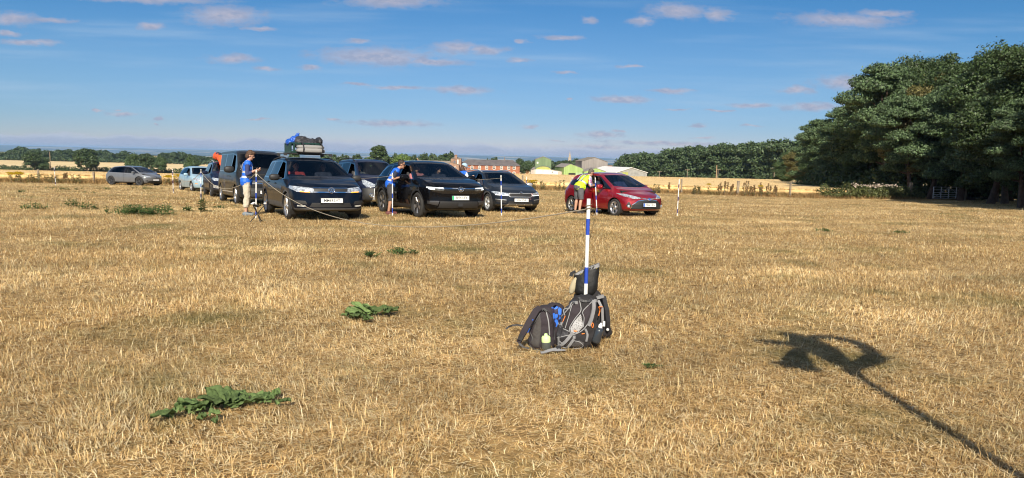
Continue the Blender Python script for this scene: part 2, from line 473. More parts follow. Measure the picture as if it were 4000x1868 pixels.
def blades(X, Y, L_, wd, lean, az, z0=None, curl=.35, seg=2):
    """bent grass blades as strips"""
    n = len(X); z0 = hnp(X, Y) if z0 is None else z0
    dx, dy = np.cos(az), np.sin(az)
    wa = az + np.pi / 2 + NP.uniform(-.6, .6, n); wx, wy = np.cos(wa) * wd / 2, np.sin(wa) * wd / 2
    rows = []
    for k in range(seg + 1):
        t = k / seg
        ang = lean + curl * t * 1.2
        rr = L_ * t * np.sin(ang); zz = L_ * t * np.cos(ang)
        w = 1 - t ** 1.5
        cx, cy, cz = X + dx * rr, Y + dy * rr, z0 - .005 + np.maximum(zz, .004 * t)
        if k == seg: rows += [np.stack([cx, cy, cz], -1)]
        else: rows += [np.stack([cx - wx * w, cy - wy * w, cz], -1), np.stack([cx + wx * w, cy + wy * w, cz], -1)]
    nv = len(rows); V = np.stack(rows, 1).reshape(-1, 3); b = np.arange(n)[:, None] * nv
    tris = []
    for k in range(seg - 1):
        a = 2 * k; tris += [[a, a + 1, a + 3], [a, a + 3, a + 2]]
    a = 2 * (seg - 1); tris += [[a, a + 1, a + 2]]
    F = (b[:, None, :] + np.array(tris)[None]).reshape(-1, 3)
    return V, F

def scatter(y0, y1, dens, margin=1.6):
    out = []
    ys = np.linspace(y0, y1, 26)
    for a, b in zip(ys[:-1], ys[1:]):
        hw = .75 * b + margin; n = int((b - a) * 2 * hw * dens)
        out.append(np.stack([NP.uniform(-hw, hw, n), NP.uniform(a, b, n)], -1))
    P = np.vstack(out)
    return P[:, 0], P[:, 1]

def cells(X, Y, sc, seed):
    """cheap smooth value noise"""
    r = np.random.default_rng(seed); T = r.random((64, 64))
    u, v = X * sc, Y * sc; i, j = np.floor(u).astype(int), np.floor(v).astype(int); a, b = u - i, v - j
    a = a * a * (3 - 2 * a); b = b * b * (3 - 2 * b); g = lambda p, q: T[p % 64, q % 64]
    return (g(i, j) * (1 - a) + g(i + 1, j) * a) * (1 - b) + (g(i, j + 1) * (1 - a) + g(i + 1, j + 1) * a) * b
def fbm(X, Y, sc, seed): return .55 * cells(X, Y, sc, seed) + .3 * cells(X, Y, sc * 2.3, seed + 1) + .15 * cells(X, Y, sc * 5.1, seed + 2)

def straw_mat(name, tones, patch=None, pscale=.5, sat=1):
    m = bpy.data.materials.new(name); m.use_nodes = True
    nt = m.node_tree; b = nt.nodes['Principled BSDF']; N = nt.nodes.new; L = nt.links.new
    b.inputs['Roughness'].default_value = .75; b.inputs['Specular IOR Level'].default_value = .25
    g = N('ShaderNodeNewGeometry'); r = N('ShaderNodeValToRGB'); e = r.color_ramp.elements
    while len(e) < len(tones): e.new(.5)
    for k, (p, c) in enumerate(tones): e[k].position = p; e[k].color = (*c, 1)
    L(g.outputs['Random Per Island'], r.inputs[0]); col = r.outputs[0]
    tc = N('ShaderNodeTexCoord')
    if patch:
        n = N('ShaderNodeTexNoise'); n.inputs['Scale'].default_value = pscale; n.inputs['Detail'].default_value = 6; n.inputs['Roughness'].default_value = .65
        L(tc.outputs['Object'], n.inputs['Vector'])
        mr = N('ShaderNodeMapRange'); mr.inputs[1].default_value = .53; mr.inputs[2].default_value = .72; mr.inputs[4].default_value = .9
        L(n.outputs['Fac'], mr.inputs['Value'])
        mx = N('ShaderNodeMix'); mx.data_type = 'RGBA'; L(mr.outputs[0], mx.inputs[0]); L(col, mx.inputs[6]); mx.inputs[7].default_value = (*patch, 1); col = mx.outputs[2]
    n = N('ShaderNodeTexNoise'); n.inputs['Scale'].default_value = .33; n.inputs['Detail'].default_value = 4; L(tc.outputs['Object'], n.inputs['Vector'])
    mr = N('ShaderNodeMapRange'); mr.inputs[1].default_value = .3; mr.inputs[2].default_value = .7; mr.inputs[3].default_value = .82; mr.inputs[4].default_value = 1.15
    L(n.outputs['Fac'], mr.inputs['Value'])
    n2 = N('ShaderNodeTexNoise'); n2.inputs['Scale'].default_value = 4.5; n2.inputs['Detail'].default_value = 3; L(tc.outputs['Object'], n2.inputs['Vector'])
    m2 = N('ShaderNodeMapRange'); m2.inputs[1].default_value = .32; m2.inputs[2].default_value = .68; m2.inputs[3].default_value = .80; m2.inputs[4].default_value = 1.12; L(n2.outputs['Fac'], m2.inputs['Value'])  # mottling stands in for dense tufts and the shade among them
    wm = N('ShaderNodeMapping'); wm.inputs['Rotation'].default_value = (0, 0, R(68)); L(tc.outputs['Object'], wm.inputs['Vector'])      # mown swaths
    wv_ = N('ShaderNodeTexWave'); wv_.inputs['Scale'].default_value = .14; wv_.inputs['Distortion'].default_value = 2.2; wv_.inputs['Detail'].default_value = 3; wv_.inputs['Detail Scale'].default_value = .8; L(wm.outputs[0], wv_.inputs['Vector'])
    m3 = N('ShaderNodeMapRange'); m3.inputs[3].default_value = .90; m3.inputs[4].default_value = 1.08; L(wv_.outputs['Fac'], m3.inputs['Value'])
    m4 = N('ShaderNodeMath'); m4.operation = 'MULTIPLY'; L(m2.outputs[0], m4.inputs[0]); L(m3.outputs[0], m4.inputs[1])
    mm = N('ShaderNodeMath'); mm.operation = 'MULTIPLY'; L(mr.outputs[0], mm.inputs[0]); L(m4.outputs[0], mm.inputs[1])
    hs = N('ShaderNodeHueSaturation'); L(col, hs.inputs['Color']); L(mm.outputs[0], hs.inputs['Value']); hs.inputs['Saturation'].default_value = sat
    L(hs.outputs[0], b.inputs['Base Color'])
    t = N('ShaderNodeBsdfTranslucent'); L(hs.outputs[0], t.inputs[0]); ms = N('ShaderNodeMixShader'); ms.inputs[0].default_value = .25
    L(b.outputs[0], ms.inputs[1]); L(t.outputs[0], ms.inputs[2]); L(ms.outputs[0], nt.nodes['Material Output'].inputs['Surface'])
    return m

STRAW = straw_mat('dry_grass', sat=.96, patch=(.19, .17, .055), pscale=.55, tones= [(0, (.10, .06, .022)), (.15, (.37, .225, .085)), (.36, (.65, .43, .17)), (.6, (.82, .58, .26)), (.82, (.93, .78, .50)), (1, (.72, .60, .28))])

def grass():
    Vs, Fs, o = [], [], 0
    for (y0, y1, den, lm, wm, lying) in [(2.4, 6, 7600, .049, .0054, .60), (6, 12, 4000, .051, .0066, .56), (12, 24, 1400, .056, .0090, .50), (24, 70, 320, .065, .0150, .45)]:
        X, Y = scatter(y0, y1, den)
        k = Y < fence_y(X) + 1
        X, Y = X[k], Y[k]; n = len(X)
        # tufts: pull blades towards clumps
        cl = fbm(X, Y, 1.1, 5); thin = fbm(X, Y, .35, 9)
        keep = NP.random(n) < np.clip(.35 + 1.0 * cl + .4 * (thin - .5), .25, 1)
        X, Y, cl, thin = X[keep], Y[keep], cl[keep], thin[keep]; n = len(X)
        Ln = lm * NP.lognormal(0, .34, n) * (.65 + .8 * cl)
        fl = NP.random(n) < lying * (.5 + thin)
        lean = np.where(fl, NP.uniform(1.15, 1.5, n), np.abs(NP.normal(.15, .38, n)))
        Ln = np.where(fl, Ln * 1.45, Ln)
        az = NP.uniform(0, 2 * np.pi, n)
        comb = fbm(X, Y, .5, 21) * 9
        az = np.where(NP.random(n) < .45, comb + NP.normal(0, .5, n), az)
        V, F = blades(X, Y, Ln, seg=2 if y0 < 12 else 1, wd=wm * NP.uniform(.6, 1.4, n), lean=lean, az=az, z0=hnp(X, Y) + np.where(fl, NP.uniform(0, .03, n), 0))
        Vs.append(V); Fs.append(F + o); o += len(V)
    me = np_mesh('dry_grass', np.vstack(Vs), np.vstack(Fs), [STRAW])
    tag(link('dry_grass', me), 'short sun bleached mown grass covering the field', 'grass', kind='stuff')
grass()

# tall dry grass along the fence, and the ripe barley behind it
def along(n, x0=-75, x1=36): 
    x = NP.uniform(x0, x1, n); return x, fence_y(x)
def verge():
    n = 60000
    X, Y = along(n); Y = Y + NP.normal(.35, .62, n)
    cl = fbm(X, Y, .55, 3)
    Ln = (.28 + .75 * cl) * NP.uniform(.6, 1.25, n) * (1 - .35 * sstep(-1.5, -.4, fence_y(X) - Y - 1))
    V, F = blades(X, Y, Ln, NP.uniform(.012, .03, n), np.abs(NP.normal(.1, .2, n)), NP.uniform(0, 6.28, n), curl=.5)
    m = straw_mat('verge_grass', [(0, (.16, .10, .04)), (.3, (.40, .24, .10)), (.6, (.55, .36, .16)), (.85, (.66, .47, .23)), (1, (.30, .28, .10))], (.15, .15, .05), .35)
    tag(link('verge_grass', np_mesh('verge_grass', V, F, [m])), 'tall dry brown grass along the fence at the field edge', 'grass', kind='stuff')
verge()

def barley():
    """standing crop: a canopy sheet thick with stalks at its edges and ears through its top"""
    def edge(x): return fence_y(x) + 1.6
    xs = np.linspace(-140, 75, 150); ts = np.linspace(0, 1, 120) ** 1.8
    XX, TT = np.meshgrid(xs, ts)
    y1 = np.interp(XX, [-140, -75, -40, 0, 40, 75], [375, 372, 350, 285, 280, 200])
    # the wood's edge bounds the crop on the right
    y0 = edge(np.clip(XX, -75, 36)) + np.where(XX > 30, (XX - 30) * 1.9, 0)
    XF = XX * (1 + TT * 1.9)                       # fans out with distance
    YY = y0 + (y1 - y0) * TT
    lim = 30 + (YY - 62) * .44
    XF = np.minimum(XF, lim)
    Z = hnp(XF, YY) + .72 + .05 * (fbm(XF, YY, .5, 31) - .5) * 2
    V = np.stack([XF, YY, Z], -1).reshape(-1, 3); nr, nc = XX.shape
    idx = np.arange(nr * nc).reshape(nr, nc)
    F = np.stack([idx[:-1, :-1], idx[:-1, 1:], idx[1:, 1:], idx[1:, :-1]], -1).reshape(-1, 4)
    # skirt to the ground
    fr = idx[0]; o = len(V); B = V[fr].copy(); B[:, 2] -= .75; V = np.vstack([V, B]); k = np.arange(nc - 1)
    F = np.vstack([F, np.stack([o + k, o + k + 1, fr[1:], fr[:-1]], -1)])
    rg = idx[:, -1]; o = len(V); B = V[rg].copy(); B[:, 2] -= .8; V = np.vstack([V, B]); k = np.arange(nr - 1)
    F = np.vstack([F, np.stack([rg[:-1], o + k, o + k + 1, rg[1:]], -1)])
    cm = mat('barley_canopy', (.71, .50, .23), .9, var=.22, vscale=.7, bump=1, bscale=5)
    bs = [(.0, (.46, .29, .11)), (.35, (.64, .44, .18)), (.7, (.74, .53, .25)), (1, (.80, .62, .34))]
    em = straw_mat('barley_ears', bs)
    n = 150000
    T = NP.random(n) ** 3.2; x = NP.uniform(-85, 40, n)
    X = x * (1 + T * 1.2); Y = edge(x) + T * 190
    k = X < 29 + (Y - 62) * .44
    X, Y, T = X[k], Y[k], T[k]; n = len(X)
    sc_ = 1 + T * 3.2
    Vb, Fb = blades(X, Y, NP.uniform(.16, .34, n) * (1 + T * .8), .03 * sc_ * NP.uniform(.6, 1.3, n), np.abs(NP.normal(.3, .3, n)), NP.uniform(0, 6.28, n), z0=hnp(X, Y) + .62, curl=.8)
    n2 = 26000; x = NP.uniform(-85, 33, n2); y = edge(x) + NP.uniform(-.45, .3, n2)
    Vc, Fc = blades(x, y, NP.uniform(.55, .92, n2), NP.uniform(.012, .03, n2), np.abs(NP.normal(.1, .14, n2)), NP.uniform(0, 6.28, n2), curl=.6)
    me0 = np_mesh('barley_field', V, F, [cm, em], smooth=True)
    me1 = np_mesh('e', np.vstack([Vb, Vc]), np.vstack([Fb, Fc + len(Vb)]), [em])
    bm = bmesh.new(); bm.from_mesh(me0); nf = len(bm.faces); bm.from_mesh(me1); bm.faces.ensure_lookup_table()
    for f in bm.faces[nf:]: f.material_index = 1
    bm.to_mesh(me0); bm.free(); bpy.data.meshes.remove(me1)
    tag(link('barley_field', me0), 'golden ripe cereal crop standing behind the fence', 'crop', kind='stuff')
barley()

def haze():
    mb = MB().box((0, 0, -26), (56000, 56000, 110))
    m = bpy.data.materials.new('haze'); m.use_nodes = True; nt = m.node_tree
    nt.nodes.remove(nt.nodes['Principled BSDF']); v = nt.nodes.new('ShaderNodeVolumePrincipled')
    v.inputs['Color'].default_value = (.42, .66, 1, 1); v.inputs['Density'].default_value = HAZE
    v.inputs['Anisotropy'].default_value = .0
    nt.links.new(v.outputs[0], nt.nodes['Material Output'].inputs['Volume'])
    o = mb.build('haze', m); tag(o, 'pale blue haze over the distant land', 'haze', kind='stuff')
if HAZE: haze()
# ------------------------------------------------------------------ vehicles
GLASS = glass_mat('tinted_glass', (.60, .65, .65))
DGLASS = glass_mat('privacy_glass', (.10, .11, .12))
RUBBER = mat('tyre_rubber', (.030, .029, .028), .85, var=.3, vscale=6)
BLACKPL = mat('black_plastic', (.022, .022, .023), .55, bump=.1, bscale=90)
GREYPL = mat('grey_cladding', (.075, .075, .078), .6, var=.15, vscale=8)
GLOSSBLK = mat('gloss_black_trim', (.008, .008, .009), .08, coat=1)
ALLOY = mat('alloy', (.62, .62, .63), .28, metal=.9)
DALLOY = mat('dark_alloy', (.10, .10, .105), .35, metal=.7)
CHROME = mat('chrome', (.85, .85, .86), .08, metal=1)
SILVER = mat('silver_trim', (.62, .63, .64), .3, metal=.6)
LAMP = mat('headlight_lens', (.62, .66, .70), .06, metal=.55, coat=1, var=.65, vscale=16)
DLAMP = mat('headlight_smoked', (.16, .17, .18), .06, metal=.6, coat=1, var=.7, vscale=14)
AMBER = mat('amber_lens', (.85, .30, .03), .2, coat=1)
PLATE = mat('plate_white', (.80, .80, .78), .35)
PLATEY = mat('plate_text', (.012, .012, .012), .5)
SEATM = mat('seat_fabric', (.035, .036, .04), .8)
GAP = mat('shut_line', (.004, .004, .004), .9)
GREEN = mat('plate_green', (.02, .42, .16), .4)
BLUEF = mat('plate_blue', (.02, .12, .55), .4)
LED = bpy.data.materials.new('lit_led'); LED.use_nodes = True
LED.node_tree.nodes['Principled BSDF'].inputs['Emission Color'].default_value = (.85, .95, 1, 1)
LED.node_tree.nodes['Principled BSDF'].inputs['Emission Strength'].default_value = 1.1
AMBLED = bpy.data.materials.new('lit_indicator'); AMBLED.use_nodes = True
AMBLED.node_tree.nodes['Principled BSDF'].inputs['Base Color'].default_value = (.9, .3, .02, 1)
AMBLED.node_tree.nodes['Principled BSDF'].inputs['Emission Color'].default_value = (1, .42, .05, 1)
AMBLED.node_tree.nodes['Principled BSDF'].inputs['Emission Strength'].default_value = .9

def paint(name, col, metal=.25, rough=.28, dust=.0):
    m = mat(name, col, rough, metal if max(col) > .1 else 0, coat=1 if max(col) > .1 else .42, spec=.5 if max(col) > .1 else .05, twosided=(.03, .03, .032), var=.08, vscale=3)
    m.node_tree.nodes['Principled BSDF'].inputs['Coat Roughness'].default_value = .05
    return m

def lint(xs, pts, d=.05):
    p = sorted(pts); X = [a for a, _ in p]; Y = [b for _, b in p]
    return sum(np.interp(xs + k * d, X, Y) for k in (-1, -.5, 0, .5, 1)) / 5

class Car:
    def __init__(c, name, label, x, y, th, s, paintm, sp, group='cars waiting in the field'):
        c.sp = sp; c.s = s
        fx, fy = math.sin(R(th)), -math.cos(R(th)); wb = sp['wb'] / 2 * s; tr = .78 * s
        zf, zr = h(x + fx * wb, y + fy * wb), h(x - fx * wb, y - fy * wb)
        zl, zq = h(x - fy * tr, y + fx * tr), h(x + fy * tr, y - fx * tr)
        c.root = empty(name, (x, y, (zf + zr + zl + zq) / 4), (math.atan2(zl - zq, 2 * tr), math.atan2(zr - zf, 2 * wb), R(th - 90)), label, sp.get('cat', 'car'), group)
        zk = sp.get('zk', 1); c.root.scale = (s, s, s * zk)
        c.Mw = Matrix.LocRotScale(c.root.location, c.root.rotation_euler, Vector((s, s, s * zk)))
        c.paint = paintm
        c.body()
    def world(c, p): return c.Mw @ Vector(p)
    def body(c):
        sp = c.sp; xf, xr, hw, z0 = sp['xf'], sp['xr'], sp['hw'], sp.get('z0', .22)
        xs = np.concatenate([[xr, xr + .03, xr + .08], np.linspace(xr + .16, xf - .16, 58), [xf - .08, xf - .03, xf]])
        zt = lint(xs, sp['top']); zb = lint(xs, sp['belt']); rw = lint(xs, sp['roofw'], .12)
        w = lint(xs, sp.get('plan', [(xr, .93 * hw), (xr + .6, .985 * hw), (xr + 1.3, hw), (xf - 1.2, hw), (xf - .5, .985 * hw), (xf, .93 * hw)]), .15)
        ef = np.clip((xs - (xf - .10)) / .10, 0, 1) ** 2; er = np.clip(((xr + .1) - xs) / .10, 0, 1) ** 2; e = ef + er
        w = w * (1 - .045 * e); zt = zt - .05 * e; zb = np.minimum(zb - .04 * e, zt - .02)
        NC = 11; rings = []
        kf = np.clip((xs - (xf - .95)) / .95, 0, 1); kf = kf * kf * (3 - 2 * kf)
        kr = np.clip(((xr + .8) - xs) / .8, 0, 1); kr = kr * kr * (3 - 2 * kr)
        fp = sp.get('fprof', [(.2, -.10), (.35, -.02), (.5, 0), (.7, 0), (1.0, -.10)]); rp = sp.get('rprof', [(.2, -.1), (.4, 0), (.7, 0), (1.0, -.06), (1.6, -.35)])
        def warp(i, y, z):
            x = xs[i]; q = abs(y) / hw
            x -= kf[i] * (sp.get('bowf', .30) * q ** 2.4 - np.interp(z, [a for a, _ in fp], [b for _, b in fp]))
            x += kr[i] * (sp.get('bowr', .16) * q ** 2.6 - np.interp(z, [a for a, _ in rp], [b for _, b in rp]))
            return (x, y, z)
        P = []; half_n = 9
        for i in range(len(xs)):
            W_, B, T, Q = w[i], zb[i], zt[i], min(rw[i], .93 * w[i]); zz = z0 + .05 * e[i]
            zr = B + (T - B) * sp.get('rk', .90)
            p7 = (Q + (.955 * W_ - Q) * .10, B + (zr - B) * .90)
            H = [(.86 * W_, zz), (.955 * W_, zz + .05), (.985 * W_, zz + .16), (W_, zz + .55 * (B - zz)), (.992 * W_, B - .12 * (B - zz)), (.955 * W_, B), p7, (Q, zr), (.84 * Q, zr + (T - zr) * .62)]
            P.append((H, T))
        V = []; F = []
        def ring(i):
            H, T = P[i]; r = [warp(i, -y, z) for y, z in H]
            y9, z9 = H[-1]
            for k in range(1, NC + 1):
                t = -1 + 2 * k / (NC + 1); r.append(warp(i, y9 * t, T - (T - z9) * t * t))
            r += [warp(i, y, z) for y, z in H[::-1]]
            yb, zb_ = H[0]
            for k in range(1, NC + 1):
                t = 1 - 2 * k / (NC + 1); r.append(warp(i, yb * t, zb_))
            return r
        n = 2 * half_n + 2 * NC
        for i in range(len(xs)): V += ring(i)
        for i in range(len(xs) - 1):
            for k in range(n):
                F.append((i * n + k, i * n + (k + 1) % n, (i + 1) * n + (k + 1) % n, (i + 1) * n + k))
        # end caps as grids
        for i, flip in ((0, False), (len(xs) - 1, True)):
            H, T = P[i]; rows = []
            for j in range(half_n):
                L_, Rr = i * n + j, i * n + half_n + NC + (half_n - 1 - j)
                if j == 0: mid = [i * n + 2 * half_n + 2 * NC - k for k in range(1, NC + 1)]
                elif j == half_n - 1: mid = [i * n + half_n + k for k in range(NC)]
                else:
                    mid = []
                    for k in range(1, NC + 1):
                        t = -1 + 2 * k / (NC + 1); mid.append(len(V)); V.append(warp(i, H[j][0] * t, H[j][1]))
                rows.append([L_] + mid + [Rr])
            for j in range(half_n - 1):
                for k in range(NC + 1):
                    q = (rows[j][k], rows[j][k + 1], rows[j + 1][k + 1], rows[j + 1][k])
                    F.append(q if flip else q[::-1])
        bm = bmesh.new()
        vs = [bm.verts.new(v) for v in V]
        for q in F:
            try: bm.faces.new([vs[k] for k in q])
            except ValueError: pass
        bmesh.ops.recalc_face_normals(bm, faces=bm.faces[:])
        c.bm = bm; c.lay = bm.faces.layers.int.new('part'); c.parts = {0: ('body', c.paint, None)}
        c.xs, c.zt, c.zb, c.rw, c.w = xs, zt, zb, rw, w
    def cut(c, poly, ax, flt):
        """cut the outline poly (in axes ax) into the shell; return the faces inside"""
        bm = c.bm; i, j = ax; k3 = 3 - i - j
        xs = [p[0] for p in poly]; ys = [p[1] for p in poly]; bx = (min(xs), max(xs), min(ys), max(ys))
        def near():
            out = []
            for f in bm.faces:
                if not flt(f): continue
                a = [v.co[i] for v in f.verts]; b = [v.co[j] for v in f.verts]
                if max(a) < bx[0] or min(a) > bx[1] or max(b) < bx[2] or min(b) > bx[3]: continue
                out.append(f)
            return out
        n = len(poly)
        area = sum(poly[k][0] * poly[(k + 1) % n][1] - poly[(k + 1) % n][0] * poly[k][1] for k in range(n))
        for k in range(n):
            a, b = poly[k], poly[(k + 1) % n]
            fs = near()
            if not fs: return []
            es = list({e for f in fs for e in f.edges}); vs = list({v for f in fs for v in f.verts})
            co = Vector((0, 0, 0)); co[i], co[j] = a; no = Vector((0, 0, 0)); no[i], no[j] = b[1] - a[1], -(b[0] - a[0])
            if no.length < 1e-9: continue
            bmesh.ops.bisect_plane(bm, geom=vs + es + fs, dist=1e-5, plane_co=co, plane_no=no.normalized())
        res = []
        for f in near():
            m = f.calc_center_median(); ok = True
            for k in range(n):
                a, b = poly[k], poly[(k + 1) % n]
                cr = (b[0] - a[0]) * (m[j] - a[1]) - (b[1] - a[1]) * (m[i] - a[0])
                if cr * area < -1e-9: ok = False; break
            if ok: res.append(f)
        return res
    def part(c, name, m, faces, after=None, only=None):
        if not faces: return
        k = len(c.parts); c.parts[k] = (name, m, after)
        for f in faces:
            if only is None or f[c.lay] in only: f[c.lay] = k
        return k
    def side(c, name, m, poly, sides=(-1, 1), ny=.30, inset=0, only=None):
        for s in sides:
            flt = lambda f, s=s: f.normal.y * s > ny and f.calc_center_median().y * s > .2
            fs = c.cut(poly, (0, 2), flt)
            if m is None:
                bmesh.ops.delete(c.bm, geom=fs, context='FACES')
            else: c.part(name, m, fs, only=only)
    def front(c, name, m, poly, mirror=True, nx=.18, xmin=None, only=None):
        for s in ((1, -1) if mirror else (1,)):
            pl = [(y * s, z) for y, z in poly]
            flt = lambda f: (f.normal.x > nx) and f.calc_center_median().x > (xmin if xmin is not None else c.sp['xf'] - .75)
            c.part(name, m, c.cut(pl, (1, 2), flt), only=only)
    def top(c, name, m, poly, nz=.2, flt=None):
        f0 = lambda f: f.normal.z > nz and (flt is None or flt(f))
        c.part(name, m, c.cut(poly, (0, 1), f0))
    def fx(c, y, z):
        """x of the nose at (y, z)"""
        hit = c.tree.ray_cast(Vector((8, y, z)), Vector((-1, 0, 0)))[0]
        return hit.x if hit else c.sp['xf']
    def fin(c):
        from mathutils.bvhtree import BVHTree
        c.bm.normal_update(); c.tree = BVHTree.FromBMesh(c.bm)
        out = {}
        for k, (name, m, after) in c.parts.items():
            fs = [f for f in c.bm.faces if f[c.lay] == k]
            if not fs: continue
            idx = {}; V = []; F = []
            for f in fs:
                q = []
                for v in f.verts:
                    if v not in idx: idx[v] = len(V); V.append(v.co.copy())
                    q.append(idx[v])
                F.append(q)
            me = bpy.data.meshes.new(name); me.from_pydata(V, [], F); me.materials.append(m)
            me.polygons.foreach_set('use_smooth', [True] * len(F)); me.update()
            me.set_sharp_from_angle(angle=R(38))
            out[k] = link(name, me, c.root)
        c.bm.free()
        sp = c.sp
        c.wheels(); c.inside()
        return out
    def wheels(c):
        sp = c.sp; r, wd = sp['r'], .215; nsp = sp.get('spokes', 5); rr = r * sp.get('rimk', .70)
        t = MB(); M_ = Matrix.Rotation(R(90), 4, 'X')
        t.lathe([(rr, -wd / 2 + .012), (rr + .03, -wd / 2), (r - .035, -wd / 2 + .004), (r - .008, -wd / 2 + .03), (r, -wd / 4), (r, wd / 4), (r - .008, wd / 2 - .03), (r - .035, wd / 2 - .004), (rr + .03, wd / 2), (rr, wd / 2 - .012), (rr - .01, 0), (rr, -wd / 2 + .012)], 40, 0, M_)
        tm = t.mesh('wheel', RUBBER)
        def rim(sd):
            b = MB()
            o = wd / 2 - .015
            b.lathe([(rr + .012, o - .0), (rr, o + .006), (rr - .025, o), (rr - .03, o - .05), (rr - .035, -.06)], 40, 0, M_)
            b.lathe([(rr - .02, o - .10), (.05, o - .09), (0, o - .09)], 24, 1, M_)
            b.lathe([(.075, o - .06), (.075, o - .015), (.045, o - .004), (0, o - .004)], 16, 0, M_)
            for k in range(nsp):
                a = 2 * math.pi * k / nsp
                T = Matrix.Rotation(a, 4, 'Y')
                for da in sp.get('twin', (0,)):
                    w0, w1 = sp.get('spw', (.045, .075))
                    q = Matrix.Rotation(da, 4, 'Y')
                    yy = -(o - .02); y2 = -(o - .005)
                    vs = [(-w0 / 2, yy + .03, .05), (w0 / 2, yy + .03, .05), (w0 / 2 * .7, yy, .05), (-w0 / 2 * .7, yy, .05),
                          (-w1 / 2, y2 + .03, rr - .02), (w1 / 2, y2 + .03, rr - .02), (w1 / 2 * .7, y2, rr - .02), (-w1 / 2 * .7, y2, rr - .02)]
                    b.add(vs, [(0, 1, 5, 4), (1, 2, 6, 5), (2, 3, 7, 6), (3, 0, 4, 7), (0, 3, 2, 1), (4, 5, 6, 7)], 2 if sp.get('bicol') and k % 1 == 0 else 0, False, T @ q)
            if sp.get('bicol'):
                for k in range(nsp):
                    T = Matrix.Rotation(2 * math.pi * (k + .5) / nsp, 4, 'Y'); yy = -(o - .018)
                    b.add([(-.03, yy, .06), (.03, yy, .06), (.085, yy, rr - .03), (-.085, yy, rr - .03)], [(0, 1, 2, 3), (3, 2, 1, 0)], 1, False, T)
            return b.mesh('rim', [sp.get('rimm', ALLOY), BLACKPL, sp.get('rim2', ALLOY)])
        rm = rim(1)
        for x in (sp['wb'] / 2, -sp['wb'] / 2):
            for s in (-1, 1):
                w = link('wheel', tm, c.root)
                w.location = (x, s * (sp['hw'] - wd / 2 - .015), r - .012)
                w.rotation_euler = (0, rnd.uniform(0, 6), math.pi if s > 0 else 0)
                link('rim', rm, w)
    def inside(c):
        sp = c.sp; hw = sp['hw']; zc = sp.get('floor', .35); xd = sp['xdash']; zd = sp['zdash']
        b = MB(); b.box((xd, 0, zd - .16), (.5, 2 * hw * .86, .26)); b.box((xd + .35, 0, zd - .22), (.6, 2 * hw * .84, .2)); b.box((0, 0, zc), (sp['xf'] - sp['xr'] - .9, 2 * hw * .86, .06))
        for s in (-1, 1): b.box((sp['xr'] * .3, s * hw * .885, zc + .28), (sp['xf'] - sp['xr'] - 1.9, .05, .5))
        b.box((sp['xr'] + .75, 0, zc + .35), (.1, 2 * hw * .84, .6))
        b.build('dashboard', BLACKPL, c.root)
        st = MB(); xsx = xd - .78
        st.box((.02, 0, .12), (.52, .50, .16)); st.box((-.30, 0, .48), (.14, .48, .66), ry=R(-14)); st.box((-.42, 0, .90), (.09, .26, .2), ry=R(-8))
        sm = st.mesh('seat', SEATM)
        for s in (-1, 1):
            o = link('seat', sm, c.root); o.location = (xsx, s * .36, sp['zseat'] - .2)
        rb = MB(); rb.box((.0, 0, .1), (.5, 1.25, .16)); rb.box((-.3, 0, .45), (.14, 1.25, .6), ry=R(-14))
        for s in (-.4, 0, .4): rb.box((-.42, s, .84), (.08, .24, .16))
        o = rb.build('rear_seat', SEATM, c.root); o.location = (xsx - .85, 0, sp['zseat'] - .18)
        sw = MB(); pts = [(0, .18 * math.cos(a), .18 * math.sin(a)) for a in np.linspace(0, 2 * math.pi, 21)]
        sw.tube(pts, .014, 6, cap=False); sw.box((0, 0, 0), (.02, .3, .04)); sw.box((0, 0, -.08), (.02, .04, .16)); sw.tube([(0, 0, 0), (.25, 0, -.02)], .03, 6)
        o = sw.build('steering_wheel', BLACKPL, c.root); o.location = (xd - .27, -.36, zd - .06); o.rotation_euler = (0, R(-20), 0)
    # ---- bolt-on details
    def mirror_(c, x, z, y, m, m2=None, size=1.0, sides=(-1, 1)):
        for s in sides:
            b = MB(); b.ell((0, s * .10, 0), (.075 * size, .125 * size, .085 * size), 14, 0, None, .75)
            b.tube([(.02, -s * .08, -.03), (0, s * .02, -.03)], .028, 8, 1)
            b.ell((-.03, s * .105, 0), (.05 * size, .105 * size, .07 * size), 12, 2, None, .7)
            o = b.build('wing_mirror', [m, BLACKPL, CHROME], c.root); o.location = (x, s * y, z)
    def plate(c, txt, z, y=0, w=.52, hgt=.112, flag=None, rear=False, tilt=4):
        x = c.fx(y, z) + .012
        M_ = Matrix.Translation((x, y, z)) @ Matrix.Rotation(R(90), 4, 'Z') @ Matrix.Rotation(R(90 - tilt), 4, 'X')
        b = MB(); b.box((0, 0, 0), (w + .03, hgt + .03, .012), 0, M_); b.box((0, 0, .008), (w, hgt, .012), 1, M_)
        o = b.build('number_plate', [BLACKPL, PLATE], c.root)
        x0 = 0
        if flag:
            fb = MB().box((-w / 2 + .025, 0, .0145), (.05, hgt - .004, .004), 0, M_); fb.build('plate_flag', flag, o); x0 = .025
        if txt: text_mesh(txt, .108, PLATEY, o, M_ @ Matrix.Translation((x0, 0, .0155)), 'plate_lettering', .001, .0004, xs=.80, spacing=1.0)
        return M_
